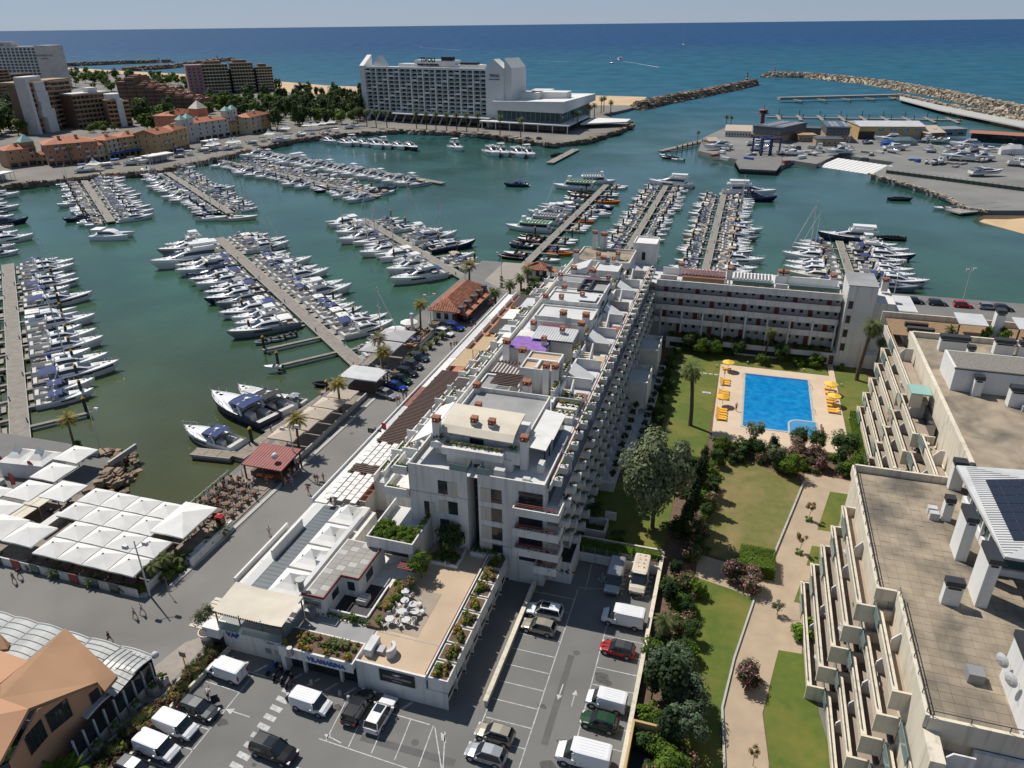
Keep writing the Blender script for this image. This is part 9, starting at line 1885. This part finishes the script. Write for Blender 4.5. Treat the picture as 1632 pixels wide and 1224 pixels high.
# vehicles (front towards +x)
def car(name,L,W,H,style,col,label,cat,x,y,rz,z=.012,roofm=None,extra=None):
 t=thing(name,label,cat,(x,y,z),rz);w=W/2;gl,gz=.32,.19*H
 van=style in('van','bigvan');suv=style=='suv'
 belt=H*(.60 if not van else .55);hood=H*(.56 if not van else .56);xr,xf=-L/2,L/2
 if van:prof=[(xr,.9,belt),(xr+.1,1,belt),(L*.16,1,belt),(L*.30,.99,hood),(L*.42,.95,hood*.88),(xf-.05,.84,hood*.66)]
 elif style=='hatch' or suv:prof=[(xr,.86,belt*.93),(xr+.18,.97,belt),(-L*.2,1,belt),(L*.12,1,belt*.98),(L*.22,.99,hood*.98),(L*.38,.93,hood*.88),(xf-.02,.76,hood*.66)]
 else:prof=[(xr,.8,belt*.86),(xr+.25,.95,belt*.95),(-L*.25,1,belt),(L*.12,1,belt*.97),(L*.25,.98,hood*.95),(L*.4,.9,hood*.84),(xf-.02,.7,hood*.62)]
 k=MB();sc=[]
 for px_,f,zt in prof:
  sc.append([(px_,-w*f*.93,gz),(px_,-w*f*1.,gz+.12*H),(px_,-w*f*1.,zt*.80),(px_,-w*f*.93,zt*.97),(px_,-w*f*.80,zt),(px_,0,zt+.03),(px_,w*f*.80,zt),(px_,w*f*.93,zt*.97),(px_,w*f*1.,zt*.80),(px_,w*f*1.,gz+.12*H),(px_,w*f*.93,gz)])
 k.loft(sc,True,True);lp('body',k,M[col],t,smooth=False)
 def cabin(st,nm,m_,grow=0,only=None):
  k=MB();sc=[]
  for px_,wb,wt,zb,zt in st:sc.append([(px_,-(w*wb+grow),zb),(px_,-(w*wt+grow),zt-.06),(px_,-w*wt*.86,zt+grow),(px_,w*wt*.86,zt+grow),(px_,w*wt+grow,zt-.06),(px_,w*wb+grow,zb)])
  k.loft(sc,False,True);return lp(nm,k,M[m_],t)
 if van:
  xs=L*.06
  k=MB();sc=[]
  for px_,f in((xr+.02,.95),(xr+.25,1),(xs,1),(xs+.5,.98)):
   zt=H*(.97 if px_<xr+.1 else 1.);sc.append([(px_,-w*f,belt*.8),(px_,-w*f*.98,H*.82),(px_,-w*f*.90,zt-.05),(px_,-w*f*.75,zt),(px_,w*f*.75,zt),(px_,w*f*.90,zt-.05),(px_,w*f*.98,H*.82),(px_,w*f,belt*.8)])
  k.loft(sc,False,True);lp('load_body',k,M[col],t)
  cabin([(xs+.5,.975,.86,belt*.9,H*.975),(L*.19,.97,.84,belt*.95,H*.955),(L*.335,.93,.78,hood*.96,hood*1.03)],'cab_glass','car_glass')
  k=MB();k.prism([(xs+.45,-w*.83),(L*.21,-w*.78),(L*.21,w*.78),(xs+.45,w*.83)],H*.955,H*.99);lp('cab_roof',k,M[col],t)
  for s in(1,-1):k=MB();k.slab((xs+.42,s*w*.95,H*.95),(xs+.62,s*w*.95,H*.95),(xs+.62,s*w*1.,belt*.9),(xs+.42,s*w*1.,belt*.9),.02);k.box(xs+.40,xs+.58,s*w*.99-.02,s*w*.99+.02,belt*.8,H*.93);lp('door_pillar',k,M[col],t)
  for i in range(5):lp('roof_rib',BX(xr+.5,xs,-w*.6+i*w*.3-.02,-w*.6+i*w*.3+.02,H+.001,H+.02),M[col],t)
  lp('rear_door_line',BX(xr-.01,xr+.01,-.015,.015,gz+.1,H*.9),M.dark,t)
 else:
  if style=='hatch':st=[(xr+.12,.86,.70,belt*.92,belt*1.05),(xr+.42,.93,.76,belt*.96,H*.95),(-L*.18,.95,.78,belt*.97,H),(L*.06,.95,.76,belt*.97,H*.97),(L*.235,.90,.70,hood*.96,hood*1.02)]
  elif suv:st=[(xr+.10,.88,.74,belt*.95,belt*1.1),(xr+.32,.94,.78,belt*.96,H*.97),(-L*.15,.95,.80,belt*.97,H),(L*.07,.95,.78,belt*.97,H*.97),(L*.215,.92,.74,hood*.96,hood*1.03)]
  else:st=[(xr+.45,.86,.70,belt*.95,belt*1.02),(-L*.26,.92,.74,belt*.96,H*.97),(-L*.08,.93,.75,belt*.97,H),(L*.07,.93,.74,belt*.97,H*.97),(L*.25,.88,.68,hood*.95,hood*1.)]
  cabin(st,'greenhouse','car_glass')
  k=MB();sc=[[(px_,-w*wt*.90,zt-.025),(px_,-w*wt*.8,zt+.03),(px_,w*wt*.8,zt+.03),(px_,w*wt*.90,zt-.025)]for px_,wb,wt,zb,zt in st[1:4]];k.loft(sc,False,True);lp('roof',k,M[roofm or col],t)
  for s in(1,-1):
   for a,b in((3,4),(1,0)):
    (x0,_,wt0,zb0,zt0),(x1,wb1,wt1,zb1,zt1)=st[a],st[b];k=MB();k.tube([(x0,s*w*wt0,zt0),(x1,s*w*wb1,zb1+.05)],.05,4);lp('pillar',k,M[roofm or col],t)
   xm=(st[2][0]+st[3][0])/2;k=MB();k.tube([(xm,s*(w*.765+.02),H*.95),(xm-.04,s*(w*.955+.01),belt*.97)],.05,4);lp('pillar',k,M.black_paint,t)
  if extra=='rails':
   for s in(1,-1):lp('roof_rail',MB().tube([(xr+.6,s*w*.72,H+.04),(L*.05,s*w*.70,H+.03)],.03,5),M.chrome,t)
  if extra=='sunroof':lp('sunroof',BX(-L*.16,L*.05,-w*.5,w*.5,H+.031,H+.045),M.car_glass,t)
  if extra=='stripes':
   for s in(1,-1):lp('bonnet_stripe',BX(L*.25,L*.44,s*w*.3-.1,s*w*.3+.1,hood*.80,hood*.985),M.black_paint,t)
 rw=.33 if H<1.8 else .35
 for sx in(xr+L*.19,xf-L*.185):
  for s in(1,-1):
   k=MB();n2=14;ring=lambda r_,yy:[(sx+r_*cos(6.283*i/n2),yy,rw+r_*sin(6.283*i/n2))for i in range(n2)]
   k.loft([ring(rw,s*(w-.20)),ring(rw,s*(w+.012)),ring(rw*.66,s*(w+.018))],True,True);ty=lp('wheel',k,M.rubber,t);k=MB();k.add(ring(rw*.64,s*(w+.021)),[tuple(range(n2))]);lp('rim',k,M.car_silver,ty)
   k=MB();k.add([(sx+(rw+.07)*cos(a),s*(w*.995+.008),rw+(rw+.07)*sin(a))for a in[i*pi/8 for i in range(9)]]+[(sx,s*(w*.995+.008),rw)],[tuple(range(10))]);lp('wheel_arch',k,M.dark,t)
 for s in(1,-1):
  lp('headlight',BX(xf-.30,xf-.06,s*w*.72-.16,s*w*.72+.16,hood*.60,hood*.74),M.lamp_glass,t)
  lp('tail_light',BX(xr-.02,xr+.09,s*w*.80-.1,s*w*.80+.1,belt*.66,belt*(.9 if not van else 1.25)),M.tail_lamp,t)
  lp('wing_mirror',BX(L*.13,L*.17,s*(w+.02),s*(w+.2),belt*.98,belt*1.12),M[col],t)
  lp('door_handle',BX(-.05,.12,s*(w+.002)-.012,s*(w+.002)+.012,belt*.82,belt*.85),M.dark,t)
  lp('door_gap',BX(L*.10,L*.115,s*w-.012,s*w+.006,gz+.12*H,belt*.8),M.dark,t)
 lp('number_plate',BX(xr-.03,xr-.005,-.25,.25,gz+.25,gz+.36),M.gel_white,t);lp('bumper',BX(xf-.12,xf+.03,-w*.68,w*.68,gz,gz+.2),M.black_paint,t)
 return t
PI=pi
car('parked_van',4.6,1.9,1.9,'van','car_white','white panel van parked at the VAP wall, nose to the planted bed','van',-47.9,46.4,R(176))
car('parked_car',4.3,1.8,1.5,'hatch','car_grey','dark grey hatchback with its door open beside a bending person','car',-47.5,41.4,R(-4))
car('parked_van',4.5,1.85,1.85,'van','car_white','white van, upper of the two parked nose-out by the planted bed','van',-48.2,38.9,R(-4))
car('parked_van',4.5,1.85,1.85,'van','car_white','white van, lower of the two parked nose-out by the planted bed','van',-48.3,36.3,R(-4))
car('parked_car',4.4,1.8,1.45,'hatch','car_grey','grey car cut by the bottom edge below the two white vans','car',-48.6,33.8,R(-4))
car('parked_van',4.3,1.85,1.8,'van','car_white','small white van alone in front of the lettered shop','van',-36.6,45.3,R(-3))
car('parked_car',4.6,1.85,1.6,'suv','car_black','black estate car with roof rails parked against the sign wall','car',-31.7,46.4,R(88),extra='rails')
car('parked_car',4.6,1.85,1.6,'suv','car_white','white crossover beside the black estate under the dark sign','car',-29.1,46.3,R(88),extra='sunroof')
car('parked_car',4.8,1.95,1.75,'suv','car_black','black luxury off-roader in the middle of the car park','car',-37.2,39.4,R(-4),extra='sunroof')
car('parked_car',4.6,1.9,1.65,'suv','car_white','white off-roader with glass roof at the head of the left bays','car',-16.9,65.2,R(180),extra='sunroof')
car('parked_car',4.1,1.75,1.55,'hatch','car_champagne','grey-beige hatchback next to the white off-roader','car',-16.8,62.6,R(178))
car('parked_car',4.,1.72,1.5,'hatch','car_champagne','champagne coloured hatchback at the lower end of the left bays','car',-17.2,47.4,R(178))
car('parked_car',4.1,1.75,1.5,'hatch','car_silver','silver hatchback at the bottom of the left bays','car',-17.3,45.,R(178))
car('parked_car',3.9,1.75,1.42,'hatch','car_red','red mini car with a black roof in the right bays','car',-7.4,61.9,R(178),roofm='black_paint',extra='stripes')
car('parked_van',4.2,1.8,1.8,'van','car_white','small white van beside the green car in the right bays','van',-7.3,54.4,R(178))
car('parked_car',3.9,1.7,1.5,'hatch','car_green','dark green hatchback below the small white van','car',-7.5,51.8,R(178))
car('parked_van',5.3,2.05,2.3,'bigvan','car_white','large white high-roofed van at the bottom of the right bays','van',-8.2,47.3,R(180))
car('parked_van',5.,2.,2.2,'bigvan','car_white','large white van with grey side panel, head of the right bays','van',-7.6,66.6,R(180))
car('parked_van',5.4,2.05,2.45,'bigvan','car_silver','silver long van parked nose-out beside the disabled bay','van',-9.7,73.,R(-90))
v=car('camper_van',5.6,2.1,2.7,'bigvan','canvas_cream','old cream box van with rusty roof patches beside the silver van','van',-6.7,73.9,R(-90));
for i in range(4):
 for j in range(2):lp('rust_patch',MB().cyl(-2.3+i*.75,-.35+j*.7+.1*(i%2),2.71,2.725,.17 if j else .12,7),M.plaster_orange,v)
for i,(x,y,c_,l,st)in enumerate(((-61.7,130.3,'car_teal','dark teal off-roader','suv'),(-61.3,126.3,'car_grey','grey estate car','suv'),(-61.,122.8,'car_black','black off-roader','suv'),(-60.7,119.3,'car_green','dark green convertible-like coupe','sedan'),(-60.4,116.3,'car_blue','bright blue saloon','sedan'),(-60.6,112.6,'car_silver','silver estate car','hatch'))):car('parked_car',4.6,1.85,1.55,st,c_,f'{l} in the row parked aslant along the quay terrace','car',x,y,R(-12 if i!=5 else -18))
for i,(x,y,c_,l)in enumerate(((-60.2,157.6+.5,'car_black','black off-roader'),(-60.6,152.6,'car_blue','blue grey off-roader'),(-61.6,148.6,'car_white','white hatchback'))):car('parked_car',4.5,1.85,1.6,'suv',c_,f'{l} parked in front of the tiled market hall','car',x,y-4,R(-14))
for i,(px,py,c_,l)in enumerate(((1462,490,'car_black','dark car nearest the wing corner'),(1500,494,'car_grey','dark grey car in the middle'),(1536,490,'car_red','white and red car'),(1580,497,'car_silver','silver car'),(1605,500,'car_black','black car at the right'))):g=G(px,py+2);car('parked_car',4.4,1.8,1.5,'suv',c_,f'{l} parked on the quay behind the cream block','car',g.x,196.5,R(4))
for i,(px,py,k_)in enumerate(((1263,237,'van'),(1272,238,'suv'),(1293,237,'van'),(1376,257,'suv'),(1150,245,'van'),(1335,241,'suv'))):g=G(px,py);car('yard_vehicle',4.6,1.9,1.9,k_,['car_white','car_black','car_silver','car_black','car_white','car_grey'][i],['white van parked before the small tan block','dark car parked before the small tan block','pale van near the tan office','dark pickup on the slipway','white van left of the large yacht','small dark vehicle by the yard fence'][i],'vehicle',g.x,g.y,rb.uniform(0,3))
for i in range(26):
 g=G(655+i*8.5,214+i*.35);car('quay_car',4.4,1.8,1.5,'suv',['car_white','car_black','car_silver','car_red','car_grey'][i%5],f'{["white","black","silver","red","grey"][i%5]} car, {ORD[i]} along the hotel quay from the left','car',g.x,g.y+rb.uniform(-3,3),R(60)+rb.uniform(-.3,.3))if i%2==0 else None
for i in range(34):
 px=120+i*13;py=272-(i/34)*68+(0 if i%2 else 4);g=G(px,py)
 if i%3:t_=thing('stand',f'{["white","blue","grey","dark"][i%4]} stand on the far quay, {ORD[i]} from the left','market stall',(g.x,g.y,0),HEAD+.6,'stands on the far quay');lp('roof',BX(-2,2,-1.6,1.6,2.6,2.8),M[['canvas_white','blue','canvas_grey','canvas_dark'][i%4]],t_);lp('counter',BX(-1.7,1.7,-1.2,-.8,0,1.1),M.wall_white,t_);[lp('post',BX(x-.06,x+.06,1.2,1.3,0,2.6),M.rail_white,t_)for x in(-1.8,1.8)]
 else:boat(['ca4','op1','sp1'][i%9//3],g.x,g.y,HEAD+.3,f'boat on show on the far quay, {ORD[i]} from the left','boats on show on the far quay',s=.8,z=.9);t_=thing('cradle',f'cradle under the show boat, {ORD[i]} from the left','boat cradle',(g.x,g.y,0),HEAD+.3,'cradles on the far quay');lp('frame',BX(1,6,-.8,.8,0,1.),M.metal_slate,t_)
def bike(x,y,rz,label,group,col='dark'):
 t=thing('motorbike',label,'motorbike',(x,y,.012),rz,group)
 for sx in(-.65,.65):
  k=MB();n2=14;ring=lambda r_,yy:[(sx+r_*cos(6.283*i/n2),yy,.3+r_*sin(6.283*i/n2))for i in range(n2)];k.loft([ring(.3,-.07),ring(.3,.07)],True,True);lp('wheel',k,M.rubber,t)
 lp('engine',BX(-.3,.3,-.15,.15,.25,.6),M.metal_grey,t);k=MB();k.loft([[(-.75,-.1,.72),(-.75,.1,.72),(-.75,.06,.85),(-.75,-.06,.85)],[(-.1,-.16,.68),(-.1,.16,.68),(-.1,.12,.82),(-.1,-.12,.82)],[(.25,-.16,.7),(.25,.16,.7),(.25,.1,.98),(.25,-.1,.98)],[(.5,-.08,.75),(.5,.08,.75),(.5,.05,.95),(.5,-.05,.95)]],True,True);lp('tank_and_seat',k,M[col],t)
 lp('fork',MB().tube([(.65,0,.3),(.45,0,1.)],.04,5),M.chrome,t);lp('handlebar',MB().tube([(.38,-.36,1.05),(.45,0,1.),(.38,.36,1.05)],.025,5),M.dark,t);lp('headlight',MB().cyl(.55,0,.8,.98,.09,8),M.lamp_glass,t)
for i,(x,y)in enumerate(((-43.4,48.3),(-42.4,47.9),(-41.4,47.7),(-40.6,47.3))):bike(x,y,R(80+i*6),f'motorbike parked against the VAP wall, {ORD[i]} from the left','motorbikes at the wall',['cloth_blue','dark','dark','dark'][i])
bike(-38.9,45.2,R(170),'single motorbike standing apart beside the zebra stripes',None)
# people
def skin_mesh(name,verts,edges,radii,mats,root=0,sub=1):
 me=bpy.data.meshes.new('t');me.from_pydata(verts,edges,[]);ob=bpy.data.objects.new('t',me)
 sk=ob.modifiers.new('s','SKIN');sk.use_smooth_shade=True
 for i,r_ in enumerate(radii):v=me.skin_vertices[0].data[i];v.radius=r_ if isinstance(r_,tuple)else(r_,r_);v.use_root=(i==root)
 ss=ob.modifiers.new('u','SUBSURF');ss.levels=sub;ss.render_levels=sub
 out=bpy.data.meshes.new_from_object(ob.evaluated_get(tmp_dg(ob)));bpy.data.objects.remove(ob);bpy.data.meshes.remove(me)
 out.name=name;out.materials.clear();out.materials.append(M[mats]);return out
def person_meshes(pose):
 walk={'walk':.22,'stand':.05,'stride':.30}.get(pose,.05);bend=.75 if pose=='bend' else .0
 def B3(p):
  if p[2]<.95 or not bend:return p
  dz=p[2]-.95;return(p[0]+dz*sin(bend),p[1],.95+dz*cos(bend))
 V=[(0,0,.96),(0,0,1.16),(0,0,1.36),(.01,0,1.50),(.03,0,1.58),(.03,0,1.70)]
 rad=[(.155,.115),(.14,.10),(.175,.11),.055,.085,.07];E=[(0,1),(1,2),(2,3),(3,4),(4,5)]
 for s in(1,-1):
  f=s*walk;i0=len(V);V+=[(0,.10*s,.90),(f*.6+.02,.10*s,.50),(f-.02,.10*s,.09),(f+.16,.11*s,.045)];rad+=[.095,.062,.042,.038];E+=[(0,i0),(i0,i0+1),(i0+1,i0+2),(i0+2,i0+3)]
  i1=len(V);a=-s*walk*.9;V+=[(0,.205*s,1.42),(a*.5,.25*s,1.14),(a+.08,.26*s,.92),(a+.12,.26*s,.84)];rad+=[.05,.04,.03,.034];E+=[(2,i1),(i1,i1+1),(i1+1,i1+2),(i1+2,i1+3)]
 body=skin_mesh('person',[B3(p)for p in V],E,rad,'skin')
 Vs=[(0,0,.98),(0,0,1.16),(0,0,1.37),(0,0,1.46)];rs=[(.165,.125),(.155,.115),(.185,.12),.09];Es=[(0,1),(1,2),(2,3)]
 for s in(1,-1):i1=len(Vs);a=-s*walk*.9;Vs+=[(0,.205*s,1.42),(a*.25,.235*s,1.26)];rs+=[.062,.056];Es+=[(2,i1),(i1,i1+1)]
 shirt=skin_mesh('shirt',[B3(p)for p in Vs],Es,rs,'cloth_white')
 Vp=[(0,0,.98),(0,0,.90)];rp=[(.165,.125),(.16,.125)];Ep=[(0,1)]
 for s in(1,-1):f=s*walk;i0=len(Vp);Vp+=[(0,.10*s,.86),(f*.5,.10*s,.56)];rp+=[.105,.085];Ep+=[(1,i0),(i0,i0+1)]
 shorts=skin_mesh('shorts',Vp,Ep,rp,'cloth_blue')
 Vh=[B3((.0,0,1.66)),B3((.015,0,1.735))];hair=skin_mesh('hair',Vh,[(0,1)],[.092,.07],'hair')
 return body,shirt,shorts,hair
PM={k:person_meshes(k)for k in('stand','walk','stride','bend')}
def person(x,y,rz,pose,top,bot,label,z=.012,hair=None,s=1.,group=None):
 b,sh,so,ha=PM[pose];t=link('person',b,None,(x,y,z),rz);tag(t,label,'person',group);t.scale=(s,s,s)
 for me,nm,m_ in((sh,'shirt',top),(so,'shorts',bot),(ha,'hair',hair or 'hair')):
  o=link(nm,me,t);o.material_slots[0].link='OBJECT';o.material_slots[0].material=M[m_]
 return t
pp=[((700,1085-5),(0,0)),]
def pg(px,py,rz,pose,top,bot,label,**k):g=G(px,py);return person(g.x,g.y,rz,pose,top,bot,label,**k)
pg(176,1024,R(200),'stride','cloth_black','cloth_black','person in black striding alone across the grey square')
pg(216,985,R(200),'walk','cloth_white','cloth_khaki','left walker of the pair in pale clothes near the lamp post');pg(228,979,R(200),'stride','cloth_white','cloth_white','right walker of the pair in white clothes near the lamp post')
pg(24,929,R(190),'walk','cloth_khaki','cloth_pink','left of two people walking on the square under the tents');pg(33,922,R(190),'stride','cloth_black','cloth_black','right of two people walking on the square under the tents')
pg(430,854,R(80),'walk','cloth_white','cloth_khaki','lone walker in a white top on the promenade by the pyramid tents');pg(492,788,R(80),'stride','cloth_red','cloth_red','person in red walking alone on the promenade');
for i,(px,py,a,b,l)in enumerate(((456,775,'cloth_khaki','cloth_khaki','left front'),(462,768,'cloth_white','cloth_blue','middle front'),(467,776,'cloth_blue','cloth_blue','blue dressed front'),(463,760,'cloth_khaki','cloth_white','back left'),(471,759,'cloth_white','cloth_blue','back right'))):pg(px,py,R(60+30*i),'stand' if i%2 else 'walk',a,b,f'person of the group by the red-roofed kiosk, {l}')
for i,(px,py,a,b,l)in enumerate(((503,770,'cloth_black','cloth_white','left'),(507,770,'cloth_red','cloth_pink','middle'),(516,768,'cloth_pink','cloth_red','right'))):pg(px,py,R(70),'walk',a,b,f'{l} one of three strollers in mid promenade beside the kiosk group')
for i,(px,py,a,b,l)in enumerate(((633,645,'cloth_pink','cloth_white','leftmost'),(637,642,'cloth_white','cloth_red','second'),(643,636,'cloth_black','cloth_blue','third'),(648,636,'cloth_blue','cloth_black','rightmost'))):pg(px,py,R(-100),'walk',a,b,f'{l} of four people walking beside the silver estate car')
for i,(px,py,a,b,l)in enumerate(((719,556,'cloth_black','cloth_black','leftmost'),(724,554,'cloth_white','cloth_red','second'),(728,554,'cloth_khaki','cloth_black','third'),(732,555,'cloth_pink','cloth_blue','rightmost'))):pg(px,py,R(-100),'walk',a,b,f'{l} of four people beyond the potted palms')
for i,(px,py,a,b,l)in enumerate(((752,523,'cloth_black','cloth_black','left'),(758,524,'cloth_black','cloth_khaki','right'))):pg(px,py,R(-100),'walk',a,b,f'{l} of two dark dressed walkers before the tiled hall')
for i,(px,py,l)in enumerate(((781,487,'left'),(784,486,'middle'),(787,486,'right'))):pg(px,py,R(-100),'walk',['cloth_pink','cloth_red','cloth_black'][i],'cloth_white',f'{l} of three people by the stone bench on the far promenade')
for i,(px,py)in enumerate(((743,496),(757,487),(762,483),(768,478),(772,476),(777,470),(781,466))):pg(px,py,R(40*i),'stand',['cloth_red','cloth_black','cloth_white','cloth_red','cloth_blue','cloth_white','cloth_khaki'][i],'cloth_black',f'shopper at the market hall front, {ORD[i]} from the near end')
pg(333,1112+4,R(100),'bend','cloth_white','cloth_blue','person in a white top bending at the open door of the grey hatchback')
t_=link('person',PM['stand'][0],None,(3.4,124.8,.15),1.);tag(t_,'person in dark swimwear standing on the pool terrace left of the water','person');o=link('shorts',PM['stand'][2],t_);o.material_slots[0].link='OBJECT';o.material_slots[0].material=M.cloth_black;o=link('hair',PM['stand'][3],t_)
person(-17.5,80.5,R(100),'stand','cloth_black','cloth_black','person in dark clothes on the long second-row balcony of the white building',z=11.45)
for i,(x,y)in enumerate(((-69.,73.),(-70.3,75.2),(-68.2,77.6),(-69.6,78.8),(-71.,77.),(-67.2,79.4),(-65.2,79.8))):person(x,y,R(50*i),'stand',['cloth_red','cloth_blue','cloth_white','cloth_pink','cloth_black','cloth_white','cloth_red'][i],'cloth_black',f'guest standing among the chairs of the open-air deck, {ORD[i]} of seven',z=.12,group='guests on the open-air deck')
person(-75.6,96.2,R(0),'bend','cloth_blue','cloth_black','person crouched on the quay dock behind the big black cruiser',z=-1.)
t_=thing('open_door','raised dark door of the grey hatchback beside the bending person','car door',(-46.9,42.4,.3),R(40));lp('panel',BX(0,.95,-.03,.03,0,.65),M.car_grey,t_);lp('glass',BX(.1,.85,-.015,.015,.651,1.1),M.car_glass,t_)
for e in([e[0]for e in BP.values()]+[CH,TBL,LG,CC,DT]):
 if e.name not in protos:protos[e.name]=kids_index(e)
 ix=protos[e.name]
 def kill(o):
  for c in ix.get(o.name,[]):kill(c)
  bpy.data.objects.remove(o)
 kill(e)
bpy.data.scenes.remove(_ts)
